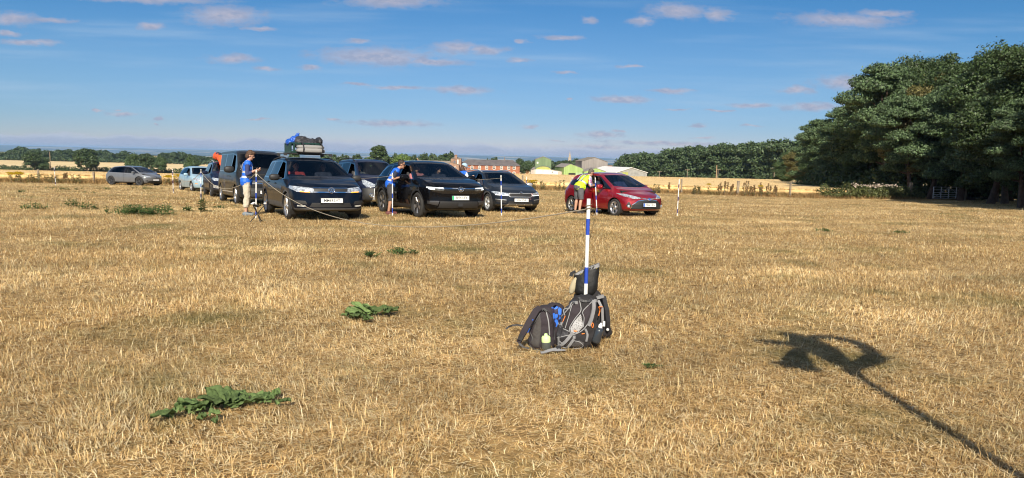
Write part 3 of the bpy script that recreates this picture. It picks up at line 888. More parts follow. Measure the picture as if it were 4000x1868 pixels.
    def badge(c, kind, z, r=.065, tilt=8):
        x = c.fx(0, z) + .012
        M_ = Matrix.Translation((x, 0, z)) @ Matrix.Rotation(R(90), 4, 'Z') @ Matrix.Rotation(R(90 - tilt), 4, 'X')
        b = MB()
        b.lathe([(0, .0), (r * .93, 0)], 28, 1, M_)
        b.lathe([(r * .86, .0), (r * .86, .012), (r, .012), (r, -.02)], 28, 0, M_)
        if kind == 'vw':
            def bar(p, q, w): 
                d = Vector((q[0] - p[0], q[1] - p[1], 0)); l = d.length; a = math.atan2(d.y, d.x)
                b.box((0, 0, .007), (l, w, .01), 0, M_ @ Matrix.Translation(((p[0] + q[0]) / 2 * 1, (p[1] + q[1]) / 2, 0)) @ Matrix.Rotation(a, 4, 'Z'))
            k = r
            for s in (-1, 1):
                bar((s * .36 * k, .82 * k), (0, .10 * k), .17 * k)
                bar((s * .72 * k, .52 * k), (s * .33 * k, -.78 * k), .17 * k); bar((s * .33 * k, -.78 * k), (0, -.06 * k), .17 * k)
        elif kind == 'griffin':
            b.ell((.0, -.005, .006), (r * .55, r * .5, .01), 10, 0, M_); b.prism([(-.2 * r, .1 * r), (.5 * r, .55 * r), (.75 * r, .3 * r), (.3 * r, -.2 * r)], 0, .012, 0, M_); b.prism([(-.7 * r, .2 * r), (-.2 * r, .5 * r), (0, .1 * r), (-.3 * r, -.3 * r)], 0, .012, 0, M_)
        elif kind == 'ovals':
            for (a, q, cy) in ((.38, .75, 0), (.72, .32, .28)):
                pts = [(a * r * math.cos(t), cy * r + q * r * math.sin(t), .01) for t in np.linspace(0, 6.283, 25)]
                b.tube([M_ @ Vector(p) for p in pts], r * .08, 5, 0, cap=False)
        elif kind == 'wing':
            b.prism([(-.5 * r, -.1 * r), (.1 * r, -.45 * r), (.6 * r, .1 * r), (.1 * r, .4 * r)], 0, .012, 0, M_)
        o = b.build('badge', [CHROME, BLUEF if kind == 'ovals' else BLACKPL], c.root)
        if kind == 'ovals': o.scale = (1, 1.4, 1)
        return o
    def rails(c, x0, x1, m, lift=.05):
        for s in (-1, 1):
            pts = []
            for t in np.linspace(0, 1, 9):
                x = x0 + (x1 - x0) * t; i = np.interp(x, c.xs, np.arange(len(c.xs)))
                q = np.interp(x, c.xs, c.rw) * .93; B = np.interp(x, c.xs, c.zb); T = np.interp(x, c.xs, c.zt)
                z = B + (T - B) * .945 + lift * min(1, 6 * t, 6 * (1 - t)) - .005
                pts.append((x, s * q, z))
            b = MB(); b.tube(pts, .02, 8); b.build('roof_rail', m, c.root)
    def handles(c, pts, m):
        for s in (-1, 1):
            for x, z in pts:
                y = np.interp(x, c.xs, c.w) * .995
                b = MB(); b.ell((0, 0, 0), (.10, .022, .018), 10, 0, None, .6); o = b.build('door_handle', m, c.root); o.location = (x, s * y, z)
    def arches(c, rad, flare=None, flare_w=.07):
        for x in (c.sp['wb'] / 2, -c.sp['wb'] / 2):
            z = c.sp['r'] - .01
            circ = lambda q: [(x + q * math.cos(a), z + q * math.sin(a)) for a in np.linspace(0, 2 * math.pi, 29)[:-1]]
            if flare: c.side('wheel_arch_trim', flare, circ(rad + flare_w))
            c.side('', None, circ(rad), ny=.2)
            b = MB(); M_ = Matrix.Translation((x, 0, z)) @ Matrix.Rotation(R(90), 4, 'X')
            hw = c.sp['hw']
            for s in (-1, 1):
                bb = MB(); q = rad + .005
                bb.lathe([(q, s * (hw - .03)), (q, s * (hw - .42)), (.0, s * (hw - .42))], 28, 0, M_, True, -.5, math.pi + .5)
                bb.build('arch_liner', BLACKPL, c.root)
def common(c, surround, windows, screen, arch=.40, flare=None, fw=.06, sill=None, sillz=.40, doors=(), handles=(), rear_dark=True, open_driver=True, surround_m=None, screen_m=None):
    c.side('window_surround', surround_m or GLOSSBLK, surround)
    for k, wpoly in enumerate(windows):
        gm = GLASS if k == 0 else (DGLASS if rear_dark else GLASS)
        c.side('side_window', gm, wpoly, sides=(1,))
        if k == 0 and open_driver: c.side('', None, wpoly, sides=(-1,))
        else: c.side('side_window', gm, wpoly, sides=(-1,))
    c.top('screen_surround', GLOSSBLK, [(a + (.03 if a > 0.7 else -.02) * 0, b) for a, b in screen[0]]) if screen[0] else None
    c.top('windscreen', screen_m or GLASS, screen[1])
    if sill:
        x = c.sp['wb'] / 2
        c.side('sill_cladding', sill, [(-x, c.sp.get('z0', .22) - .1), (x, c.sp.get('z0', .22) - .1), (x, sillz), (-x, sillz)])
    for x, za, zb in doors: c.side('door_gap', GAP, [(x - .006, za), (x + .006, za), (x + .006, zb), (x - .006, zb)])
    c.arches(arch, flare, fw)

def wheel_area(c, y0=-.98): pass

NAVY = paint('navy_black_paint', (.003, .006, .014)); BLACK = paint('black_paint', (.004, .004, .005), .1, .2)
VAN = paint('dark_grey_paint', (.018, .019, .021), .3); DKBLUE = paint('dark_blue_paint', (.010, .014, .034), .35)
SLATE = paint('slate_blue_paint', (.016, .021, .030), .45); RED = paint('red_paint', (.30, .008, .016), .35)
PALEB = paint('pale_blue_paint', (.33, .47, .56), .1, .35); GREY = paint('grey_paint', (.14, .147, .16), .1, .35)

# ---- navy estate SUV with the roof load
def car_tig():
    sp = dict(zk=0.94, wb=2.79, xf=2.30, xr=-2.40, hw=.92, r=.355, z0=.25, spokes=5, twin=(-.16, .16), spw=(.035, .05), xdash=.92, zdash=1.06, zseat=.66,
        top=[(-2.4, .96), (-2.34, 1.12), (-2.0, 1.52), (-1.6, 1.62), (-.7, 1.675), (.05, 1.655), (.38, 1.595), (1.17, 1.13), (1.7, 1.06), (2.12, .97), (2.3, .88)],
        belt=[(-2.4, .90), (-2.1, 1.06), (0, 1.03), (1.15, .99), (2.1, .89), (2.3, .80)], roofw=[(-2.4, .70), (-1.6, .66), (.35, .66), (1.15, .82), (2.3, .76)],
        fprof=[(.2, -.12), (.3, -.02), (.40, .02), (.55, .01), (.75, -.01), (.9, -.07), (1.0, -.14)])
    c = Car('family_suv', 'dark navy suv with luggage tied on its roof beside the folding stool', -5.71, 19.91, 29, 1.037, NAVY, sp)
    c.front('headlight', LAMP, [(.40, .735), (.78, .75), (.90, .83), (.88, .90), (.42, .855)])
    c.front('grille', BLACKPL, [(-.40, .745), (.40, .745), (.42, .86), (-.42, .86)], False)
    c.front('grille_strip', CHROME, [(-.41, .738), (.41, .738), (.41, .762), (-.41, .762)], False)
    c.front('grille_strip', CHROME, [(-.42, .846), (.42, .846), (.42, .87), (-.42, .87)], False)
    c.front('indicator', AMBLED, [(.50, .735), (.72, .747), (.72, .772), (.50, .757)])
    c.front('lower_bumper', GREYPL, [(-1, .1), (1, .1), (1, .335), (-1, .335)], False)
    c.front('lower_intake', BLACKPL, [(-.52, .36), (.52, .36), (.46, .475), (-.46, .475)], False)
    c.front('fog_lamp', LAMP, [(.60, .365), (.78, .38), (.78, .415), (.60, .41)])
    c.front('side_intake', BLACKPL, [(.56, .43), (.84, .45), (.86, .54), (.60, .52)])
    common(c, [(1.03, 1.05), (.38, 1.52), (-.2, 1.57), (-1.6, 1.545), (-1.95, 1.22), (-1.85, 1.08)],
        [[(.93, 1.07), (.36, 1.49), (-.02, 1.535), (-.02, 1.065)], [(-.10, 1.065), (-.10, 1.54), (-.95, 1.535), (-1.0, 1.09)], [(-1.06, 1.10), (-1.03, 1.53), (-1.5, 1.51), (-1.80, 1.24), (-1.75, 1.12)]],
        (None, [(1.04, -.77), (1.14, -.3), (1.14, .3), (1.04, .77), (.42, .60), (.42, -.60)]), .40, GREYPL, .05, GREYPL, .44, [(.98, .44, 1.0), (-.06, .44, 1.05), (-1.0, .8, 1.06)])
    c.fin(); c.handles([(-.0 + .12, .93), (-.86, .96)], NAVY); c.rails(-1.75, .15, BLACKPL, .035)
    c.mirror_(.80, 1.10, .96, BLACKPL, size=1.05); c.plate('MM69 LVY', .535); c.badge('vw', .80, .078)
    return c
TIG = car_tig()

# ---- black electric SUV
def car_grand():
    sp = dict(wb=2.78, xf=2.28, xr=-2.36, hw=.95, r=.365, z0=.22, spokes=5, spw=(.09, .14), bicol=True, rim2=ALLOY, rimm=DALLOY, xdash=.95, zdash=1.08, zseat=.66,
        top=[(-2.36, .98), (-2.3, 1.14), (-1.95, 1.42), (-1.5, 1.56), (-.6, 1.645), (.0, 1.635), (.30, 1.58), (1.22, 1.13), (1.75, 1.08), (2.15, 1.0), (2.28, .93)],
        belt=[(-2.36, .94), (-2.0, 1.12), (0, 1.05), (1.2, 1.0), (2.1, .93), (2.28, .87)], roofw=[(-2.36, .70), (-1.6, .64), (.3, .66), (1.2, .84), (2.28, .80)],
        fprof=[(.2, -.14), (.3, -.03), (.45, .03), (.65, .0), (.85, .03), (.95, -.04), (1.05, -.12)], bowf=.26)
    c = Car('black_suv', 'glossy black suv with a thin light bar and green flagged plate', -2.65, 21.83, 30.9, 1.004, BLACK, sp)
    c.front('front_panel', GLOSSBLK, [(-.80, .76), (-.5, .70), (.5, .70), (.80, .76), (.84, .875), (-.84, .875)], False)
    c.front('headlight', DLAMP, [(.50, .77), (.84, .80), (.88, .865), (.46, .865)])
    c.front('light_bar', CHROME, [(.09, .842), (.5, .848), (.5, .866), (.09, .858)])
    c.front('running_light', LED, [(.5, .845), (.90, .858), (.90, .882), (.5, .867)])
    c.front('running_light', LED, [(.73, .80), (.86, .82), (.87, .84), (.73, .825)])
    c.front('lower_intake', BLACKPL, [(-.62, .30), (.62, .30), (.58, .49), (-.58, .49)], False)
    c.front('side_blade', DALLOY, [(.64, .37), (.88, .42), (.88, .50), (.60, .50)])
    common(c, [(1.06, 1.07), (.30, 1.49), (-.3, 1.54), (-1.5, 1.47), (-2.0, 1.24), (-1.9, 1.14)],
        [[(.94, 1.09), (.28, 1.46), (-.08, 1.505), (-.08, 1.085)], [(-.16, 1.09), (-.16, 1.51), (-.95, 1.48), (-1.05, 1.12)], [(-1.12, 1.13), (-1.05, 1.47), (-1.4, 1.44), (-1.7, 1.28), (-1.65, 1.17)]],
        (None, [(1.08, -.79), (1.19, -.3), (1.19, .3), (1.08, .79), (.36, .60), (.36, -.60)]), .405, BLACKPL, .05, BLACKPL, .36, [(1.0, .4, 1.0), (-.1, .4, 1.06), (-1.05, .8, 1.1)])
    c.fin(); c.handles([(.1, .95), (-.86, .98)], BLACK); c.mirror_(.85, 1.12, .99, BLACK, size=1.1)
    c.plate('BP74 UFX', .585, flag=GREEN); c.badge('griffin', .82, .075)
    b = MB().box((0, 0, 0), (.03, .16, .10), 0, taper=.8); o = b.build('radar_cover', BLACKPL, c.root); o.location = (c.fx(0, .40) + .01, 0, .40)
    return c
GRAND = car_grand()

# ---- slate blue estate
def car_skoda():
    sp = dict(zk=0.955, cat='car', wb=2.68, xf=2.24, xr=-2.42, hw=.905, r=.335, z0=.22, spokes=5, spw=(.05, .10), rimm=SILVER, xdash=.82, zdash=.97, zseat=.56,
        top=[(-2.42, .86), (-2.34, 1.0), (-2.1, 1.34), (-1.8, 1.45), (-.8, 1.52), (-.1, 1.505), (.20, 1.45), (1.12, .99), (1.7, .92), (2.1, .82), (2.24, .74)],
        belt=[(-2.42, .8), (-2.1, .94), (0, .92), (1.1, .88), (2.05, .76), (2.24, .66)], roofw=[(-2.42, .68), (-1.6, .62), (.2, .62), (1.1, .80), (2.24, .72)],
        fprof=[(.2, -.12), (.3, .0), (.42, .02), (.6, .0), (.72, -.01), (.85, -.10)])
    c = Car('estate_car', 'dark slate blue estate car with silver mirrors and silver bumper insert', -.64, 26.11, 24.5, .99, SLATE, sp)
    c.front('headlight', LAMP, [(.46, .60), (.82, .625), (.88, .72), (.84, .75), (.42, .69)])
    c.front('running_light', LED, [(.46, .595), (.82, .62), (.84, .64), (.46, .612)])
    c.front('grille_frame', SILVER, [(-.40, .555), (.40, .555), (.46, .62), (.42, .70), (-.42, .70), (-.46, .62)], False)
    c.front('grille', BLACKPL, [(-.38, .57), (.38, .57), (.43, .62), (.40, .685), (-.40, .685), (-.43, .62)], False)
    c.front('lower_bumper', GREYPL, [(-1, .1), (1, .1), (1, .30), (-1, .30)], False)
    c.front('lower_intake', BLACKPL, [(-.46, .33), (.46, .33), (.44, .40), (-.44, .40)], False)
    c.front('side_intake', BLACKPL, [(.52, .34), (.82, .37), (.84, .47), (.52, .44)])
    c.front('fog_trim', SILVER, [(.52, .44), (.84, .465), (.84, .482), (.52, .457)])
    c.front('bumper_insert', SILVER, [(-.52, .24), (.52, .24), (.46, .315), (-.46, .315)], False)
    for y in (-.30, 0, .30): c.front('insert_slot', BLACKPL, [(y - .13, .262), (y + .13, .262), (y + .13, .295), (y - .13, .295)], False)
    common(c, [(.96, .945), (.22, 1.37), (-.4, 1.42), (-1.6, 1.37), (-2.05, 1.12), (-1.95, 1.0)],
        [[(.86, .96), (.20, 1.34), (-.14, 1.385), (-.14, .955)], [(-.22, .955), (-.22, 1.39), (-1.0, 1.375), (-1.08, .985)], [(-1.15, .99), (-1.08, 1.37), (-1.55, 1.34), (-1.9, 1.12), (-1.85, 1.03)]],
        (None, [(1.0, -.75), (1.10, -.3), (1.10, .3), (1.0, .75), (.25, .565), (.25, -.565)]), .375, GREYPL, .055, GREYPL, .34, [(.94, .36, .92), (-.17, .36, .95), (-1.08, .7, .98)], rear_dark=False)
    c.fin(); c.handles([(.02, .83), (-.9, .85)], SLATE); c.rails(-1.85, .05, SILVER, .05); c.mirror_(.72, .98, .93, SILVER)
    c.plate('SK66 ZNR', .445); c.badge('wing', .715, .048, 30)
    b = MB()
    for k in range(21): b.box((0, -.36 + .036 * k, 0), (.012, .010, .085))
    o = b.build('grille_bar', DALLOY, c.root); o.location = (c.fx(0, .63) + .0, 0, .63); return c
SKODA = car_skoda()

# ---- red hatchback
def car_red():
    sp = dict(zk=0.965, wb=2.51, xf=2.02, xr=-1.93, hw=.85, r=.305, z0=.19, spokes=5, spw=(.04, .12), rimm=ALLOY, xdash=.85, zdash=1.0, zseat=.58,
        top=[(-1.93, .86), (-1.88, 1.05), (-1.6, 1.34), (-1.3, 1.44), (-.5, 1.51), (.0, 1.495), (.22, 1.44), (1.18, .98), (1.5, .91), (1.86, .78), (2.02, .69)],
        belt=[(-1.93, .84), (-1.6, 1.0), (-.6, .94), (0, .90), (1.1, .85), (1.8, .70), (2.02, .60)], roofw=[(-1.93, .66), (-1.3, .58), (.2, .60), (1.1, .75), (2.02, .66)],
        fprof=[(.18, -.10), (.28, .02), (.42, .03), (.58, .0), (.66, .0), (.85, -.14)], bowf=.34)
    c = Car('red_hatchback', 'bright red hatchback with a big dark lower grille', 3.42, 24.74, 29.6, .99, RED, sp)
    c.front('headlight', LAMP, [(.30, .62), (.55, .615), (.74, .69), (.80, .79), (.66, .77), (.34, .665)], xmin=1.05)
    c.front('grille_surround', CHROME, [(-.66, .21), (.66, .21), (.60, .42), (.40, .56), (.16, .595), (-.16, .595), (-.40, .56), (-.60, .42)], False)
    c.front('grille', BLACKPL, [(-.645, .215), (.645, .215), (.575, .415), (.39, .54), (.16, .575), (-.16, .575), (-.39, .54), (-.575, .415)], False)
    c.front('lower_lip', RED, [(-.70, .17), (.70, .17), (.645, .27), (-.645, .27)], False)
    c.front('nose_strip', CHROME, [(.10, .60), (.34, .648), (.34, .665), (.10, .63)])
    c.front('fog_recess', BLACKPL, [(.60, .33), (.76, .36), (.70, .50), (.66, .50)])
    c.front('lower_bumper', BLACKPL, [(-1, .05), (1, .05), (1, .20), (-1, .20)], False)
    common(c, [(1.06, .905), (.20, 1.35), (-.3, 1.40), (-1.0, 1.34), (-1.5, 1.15), (-1.4, 1.02), (-.5, .95)],
        [[(.78, .93), (.20, 1.31), (-.10, 1.36), (-.18, .945)], [(-.27, .95), (-.19, 1.365), (-.8, 1.335), (-1.2, 1.12), (-1.1, 1.02)], [(1.0, .905), (.86, .915), (.84, .96)]],
        (None, [(1.05, -.71), (1.15, -.3), (1.15, .3), (1.05, .71), (.28, .545), (.28, -.545)]), .345, None, .05, None, .3, [(.88, .3, .9), (-.2, .3, .95)], rear_dark=False)
    c.fin(); c.handles([(-.06, .84), (-1.0, .88)], RED); c.mirror_(.62, .99, .87, RED)
    c.plate('YE66 HLG', .41, flag=BLUEF); c.badge('ovals', .605, .055, 25)
    for s in (-1, 1):
        b = MB(); Mf = Matrix.Rotation(R(90), 4, 'Y'); b.lathe([(0, .02), (.04, .018), (.055, .0), (.055, -.03)], 18, 0, Mf)
        o = b.build('fog_lamp', LAMP, c.root); o.location = (c.fx(s * .67, .36) - .005, s * .67, .36)
    return c
REDC = car_red()

# ---- dark blue people carrier
def car_berl():
    sp = dict(wb=2.73, xf=2.20, xr=-2.18, hw=.905, r=.335, z0=.22, spokes=5, xdash=.92, zdash=1.14, zseat=.70,
        top=[(-2.18, 1.0), (-2.15, 1.3), (-2.05, 1.66), (-1.8, 1.77), (-.6, 1.80), (.1, 1.775), (.42, 1.70), (1.34, 1.16), (1.75, 1.08), (2.05, .95), (2.2, .84)],
        belt=[(-2.18, .98), (-1.8, 1.12), (0, 1.08), (1.3, 1.02), (2.0, .86), (2.2, .76)], roofw=[(-2.18, .72), (-1.6, .68), (.4, .66), (1.3, .82), (2.2, .72)],
        fprof=[(.2, -.10), (.3, .02), (.5, .04), (.62, .0), (.75, -.02), (1.0, -.16)])
    c = Car('people_carrier', 'dark blue people carrier with silver bumper patch between two suvs', -5.56, 27.30, 29.9, .986, DKBLUE, sp)
    c.front('headlight', LAMP, [(.40, .76), (.74, .74), (.80, .86), (.78, 1.0), (.70, 1.0), (.40, .83)], xmin=1.3)
    c.front('lower_bumper', BLACKPL, [(-1, .1), (1, .1), (1, .70), (-1, .70)], False)
    c.front('bumper_patch', SILVER, [(.32, .22), (.56, .22), (.48, .70), (.34, .70)])
    c.front('grille', BLACKPL, [(-.24, .70), (.24, .70), (.26, .80), (-.26, .80)], False)
    for z in (.72, .76): c.front('grille_strip', CHROME, [(-.25, z), (.25, z), (.25, z + .02), (-.25, z + .02)], False)
    common(c, [(1.12, 1.10), (.42, 1.60), (-.3, 1.66), (-1.8, 1.64), (-1.95, 1.18), (-1.85, 1.14)],
        [[(.98, 1.12), (.40, 1.56), (.02, 1.61), (.02, 1.12)], [(-.08, 1.125), (-.08, 1.62), (-.95, 1.61), (-.98, 1.14)], [(-1.08, 1.15), (-1.05, 1.61), (-1.7, 1.59), (-1.78, 1.2)]],
        (None, [(1.20, -.76), (1.30, -.3), (1.30, .3), (1.20, .76), (.48, .60), (.48, -.60)]), .38, None, .05, BLACKPL, .36, [(1.08, .4, 1.05), (-.03, .4, 1.1)], rear_dark=False)
    c.fin(); c.rails(-1.8, .2, BLACKPL, .06); c.mirror_(.92, 1.13, .93, DKBLUE, size=1.05)
    for s in (-1, 1):
        b = MB(); Mf = Matrix.Rotation(R(90), 4, 'Y'); b.lathe([(0, .0), (.05, .0), (.055, .02), (.085, .015), (.09, -.02)], 20, 0, Mf); b.lathe([(0, .012), (.045, .004)], 16, 1, Mf)
        o = b.build('fog_lamp', [CHROME, LAMP], c.root); o.location = (c.fx(s * .58, .45) + .005, s * .58, .45)
    return c
BERL = car_berl()

# ---- dark van
def car_van():
    sp = dict(cat='van', wb=3.0, xf=2.40, xr=-2.50, hw=.95, r=.345, z0=.24, spokes=5, spw=(.07, .10), xdash=1.45, zdash=1.22, zseat=.86,
        top=[(-2.5, 1.3), (-2.48, 1.7), (-2.4, 1.92), (-2.1, 1.97), (0, 1.98), (.7, 1.955), (.98, 1.87), (1.78, 1.24), (2.1, 1.12), (2.3, .98), (2.4, .88)],
        belt=[(-2.5, 1.1), (-2.3, 1.17), (0, 1.15), (1.6, 1.12), (2.2, .94), (2.4, .80)], roofw=[(-2.5, .80), (-1.6, .78), (.9, .74), (1.7, .86), (2.4, .78)],
        fprof=[(.2, -.08), (.3, .02), (.5, .02), (.7, .0), (.9, -.04), (1.2, -.18)], bowf=.30, rk=.92)
    c = Car('camper_van', 'dark grey van standing behind the woman in a blue tabard', -9.99, 27.33, 31.5, 1.012, VAN, sp)
    c.front('headlight', LAMP, [(.52, .76), (.82, .79), (.86, .92), (.84, .97), (.54, .88)], xmin=1.5)
    c.front('grille', BLACKPL, [(-.52, .74), (.52, .74), (.54, .88), (-.54, .88)], False)
    for z in (.765, .845): c.front('grille_strip', CHROME, [(-.52, z), (.52, z), (.52, z + .018), (-.52, z + .018)], False)
    c.front('lower_intake', BLACKPL, [(-.60, .34), (.60, .34), (.60, .60), (-.60, .60)], False)
    for z in (.42, .52): c.front('intake_strip', DALLOY, [(-.6, z), (.6, z), (.6, z + .015), (-.6, z + .015)], False)
    c.front('fog_lamp', LAMP, [(.68, .38), (.80, .39), (.80, .45), (.68, .44)])
    c.front('lower_bumper', BLACKPL, [(-1, .1), (1, .1), (1, .32), (-1, .32)], False)
    common(c, [(1.62, 1.15), (.98, 1.76), (.4, 1.83), (-2.2, 1.83), (-2.25, 1.19), (-.5, 1.17)],
        [[(1.30, 1.20), (.92, 1.73), (.55, 1.79), (.50, 1.19)], [(.40, 1.19), (.44, 1.80), (-.7, 1.81), (-.7, 1.20)], [(-.8, 1.2), (-.8, 1.81), (-2.05, 1.80), (-2.1, 1.21)]],
        (None, [(1.62, -.80), (1.74, -.3), (1.74, .3), (1.62, .80), (1.04, .68), (1.04, -.68)]), .39, None, .05, None, .36, [(1.45, .4, 1.15), (.45, .4, 1.17), (-.75, .4, 1.19)], screen_m=GLASS)
    c.side('door_strip', SILVER, [(-1.05, .42), (1.05, .42), (1.05, .455), (-1.05, .455)])
    c.fin(); c.handles([(.6, 1.0), (.2, 1.0)], BLACKPL); c.mirror_(1.38, 1.24, 1.0, BLACKPL, size=1.45)
    c.plate('', .46)
    return c
VANC = car_van()
x = VANC.fx(0, .46)
text_mesh('O', .098, PLATEY, [o for o in VANC.root.children if o.name.startswith('number_plate')][0], Matrix.Translation((x + .028, -.19, .46)) @ Matrix.Rotation(R(90), 4, 'Z') @ Matrix.Rotation(R(86), 4, 'X'), 'plate_lettering', .001, .002)

# ---- dark SUV behind the van
def car_dark2():
    sp = dict(wb=2.70, xf=2.15, xr=-2.25, hw=.92, r=.35, z0=.25, spokes=5, rimm=DALLOY, xdash=.9, zdash=1.08, zseat=.66,
        top=[(-2.25, .98), (-2.2, 1.14), (-1.95, 1.46), (-1.6, 1.58), (-.6, 1.65), (.05, 1.635), (.34, 1.58), (1.15, 1.13), (1.6, 1.08), (2.0, .98), (2.15, .88)],
        belt=[(-2.25, .93), (-2.0, 1.06), (0, 1.03), (1.15, 1.0), (2.0, .90), (2.15, .80)], roofw=[(-2.25, .70), (-1.6, .65), (.3, .65), (1.1, .82), (2.15, .76)])
    c = Car('dark_suv', 'dark suv with an orange load on its roof behind the van', -13.84, 34.41, 29.3, 1.01, DKBLUE, sp)
    c.front('headlight', LAMP, [(.46, .72), (.82, .74), (.88, .84), (.84, .88), (.48, .82)])
    c.front('grille', BLACKPL, [(-.44, .58), (.44, .58), (.46, .84), (-.46, .84)], False)
    c.front('fog_lamp', LAMP, [(.58, .38), (.84, .42), (.84, .56), (.58, .50)])
    c.front('lower_bumper', BLACKPL, [(-1, .1), (1, .1), (1, .36), (-1, .36)], False)
    common(c, [(1.0, 1.06), (.34, 1.50), (-.2, 1.55), (-1.5, 1.51), (-1.85, 1.2), (-1.75, 1.08)],
        [[(.92, 1.08), (.32, 1.47), (-.04, 1.515), (-.04, 1.075)], [(-.12, 1.08), (-.12, 1.52), (-.95, 1.50), (-1.0, 1.10)], [(-1.07, 1.11), (-1.03, 1.49), (-1.4, 1.47), (-1.7, 1.22), (-1.65, 1.13)]],
        (None, [(1.02, -.77), (1.12, -.3), (1.12, .3), (1.02, .77), (.40, .60), (.40, -.60)]), .39, BLACKPL, .05, BLACKPL, .4, [(.96, .44, 1.0), (-.08, .44, 1.05)])
    c.fin(); c.rails(-1.7, .2, SILVER, .06); c.mirror_(.80, 1.10, .96, DKBLUE); c.handles([(.1, .93), (-.85, .96)], DKBLUE)
    return c
DARK2 = car_dark2()

# ---- pale blue hatchback
def car_blue():
    sp = dict(wb=2.51, xf=2.05, xr=-2.0, hw=.845, r=.30, z0=.19, spokes=5, spw=(.05, .09), xdash=.82, zdash=.98, zseat=.58,
        top=[(-2.0, .84), (-1.95, 1.02), (-1.65, 1.32), (-1.35, 1.42), (-.5, 1.49), (.0, 1.475), (.22, 1.43), (1.15, .97), (1.5, .92), (1.9, .80), (2.05, .70)],
        belt=[(-2.0, .84), (-1.6, .98), (-.5, .93), (1.1, .87), (1.85, .74), (2.05, .64)], roofw=[(-2.0, .66), (-1.3, .58), (.2, .58), (1.1, .74), (2.05, .64)], bowf=.36)
    c = Car('pale_blue_hatchback', 'pale blue small hatchback at the back of the nearest lane', -18.64, 42.32, 38.3, .985, PALEB, sp)
    c.front('headlight', LAMP, [(.42, .60), (.66, .60), (.76, .68), (.78, .78), (.62, .78), (.44, .70)], xmin=1.2)
    c.front('lower_intake', BLACKPL, [(-.44, .26), (.44, .26), (.38, .42), (-.38, .42)], False)
    c.front('fog_lamp', AMBER, [(.60, .43), (.74, .45), (.74, .48), (.60, .47)])
    common(c, [(1.0, .90), (.22, 1.34), (-.3, 1.39), (-1.1, 1.33), (-1.55, 1.12), (-1.45, 1.0)],
        [[(.84, .93), (.20, 1.31), (-.12, 1.35), (-.18, .93)], [(-.27, .935), (-.2, 1.36), (-.85, 1.33), (-1.25, 1.12), (-1.15, 1.0)]],
        (None, [(1.03, -.69), (1.12, -.3), (1.12, .3), (1.03, .69), (.28, .53), (.28, -.53)]), .34, None, .05, None, .3, [(.88, .3, .9), (-.22, .3, .94)], rear_dark=False)
    c.fin(); c.mirror_(.66, .98, .86, PALEB); c.handles([(-.06, .84), (-1.0, .87)], PALEB)
    return c
BLUEC = car_blue()

# ---- grey electric hatchback by the verge
def car_grey():
    sp = dict(zk=0.95, wb=2.77, xf=2.12, xr=-2.14, hw=.905, r=.36, z0=.20, spokes=5, spw=(.05, .10), bicol=True, rimm=DALLOY, rim2=DALLOY, xdash=1.05, zdash=1.06, zseat=.66,
        top=[(-2.14, .9), (-2.1, 1.05), (-1.85, 1.36), (-1.5, 1.48), (-.6, 1.565), (.05, 1.555), (.42, 1.49), (1.45, 1.03), (1.75, .95), (2.02, .84), (2.12, .76)],
        belt=[(-2.14, .9), (-1.7, 1.02), (0, .98), (1.4, .92), (2.0, .78), (2.12, .70)], roofw=[(-2.14, .68), (-1.5, .62), (.4, .64), (1.4, .80), (2.12, .72)], bowf=.36)
    c = Car('grey_hatchback', 'grey electric hatchback parked alone near the field edge', -28.66, 53.85, 69.9, .991, GREY, sp)
    c.front('headlight', LAMP, [(.40, .68), (.66, .68), (.80, .78), (.82, .86), (.44, .73)], xmin=1.2)
    c.front('light_bar', SILVER, [(-.40, .695), (.40, .695), (.40, .71), (-.40, .71)], False)
    c.front('lower_intake', BLACKPL, [(-.62, .24), (.62, .24), (.54, .40), (-.54, .40)], False)
    c.front('side_intake', BLACKPL, [(.60, .34), (.78, .40), (.60, .46)])
    common(c, [(1.40, .96), (.42, 1.44), (-.3, 1.49), (-1.3, 1.42), (-1.75, 1.14), (-1.62, 1.03)],
        [[(1.0, .985), (.40, 1.39), (-.05, 1.44), (-.08, 1.0)], [(-.16, 1.0), (-.14, 1.44), (-.95, 1.41), (-1.4, 1.14), (-1.3, 1.04)]],
        (None, [(1.32, -.75), (1.41, -.3), (1.41, .3), (1.32, .75), (.48, .575), (.48, -.575)]), .40, None, .05, BLACKPL, .30, [(1.05, .3, .94), (-.12, .3, .98)], open_driver=False, surround_m=GLOSSBLK)
    c.fin(); c.mirror_(.98, 1.05, .92, GREY); c.handles([(.05, .88), (-.95, .91)], GREY); c.plate('', .47); c.badge('vw', .70, .055)
    return c
GREYC = car_grey()
# roof of the grey car is black
# ------------------------------------------------------------------ marker poles and ropes
WHITE = mat('pole_white', (.78, .78, .76), .45, var=.05, vscale=9); BLUE = mat('pole_blue', (.02, .065, .42), .45)
DPURP = mat('pole_faded_blue', (.045, .03, .16), .5)
ROPE = mat('rope', (.42, .36, .27), .9, bump=.5, bscale=300)
BANDS = [.137, .112, .225, .115, .225, .113, .073]
def pole(base, top, label, r=.0165, bl=BLUE, length=1.25):
    d = (top - base).normalized(); b = MB(); z = 0
    pts = [base + d * length]
    for f in BANDS: z += f; pts.append(base + d * (length * (1 - z)))
    pts[-1] = base - d * .04
    for k in range(len(BANDS)):
        b.tube([pts[k] - base, pts[k + 1] - base], r, 12, k % 2, cap=(k in (0, len(BANDS) - 1)))
    o = b.build('marker_pole', [WHITE, bl]); o.location = base
    return tag(o, label, 'marker pole', 'striped marker poles')
POLES = {}
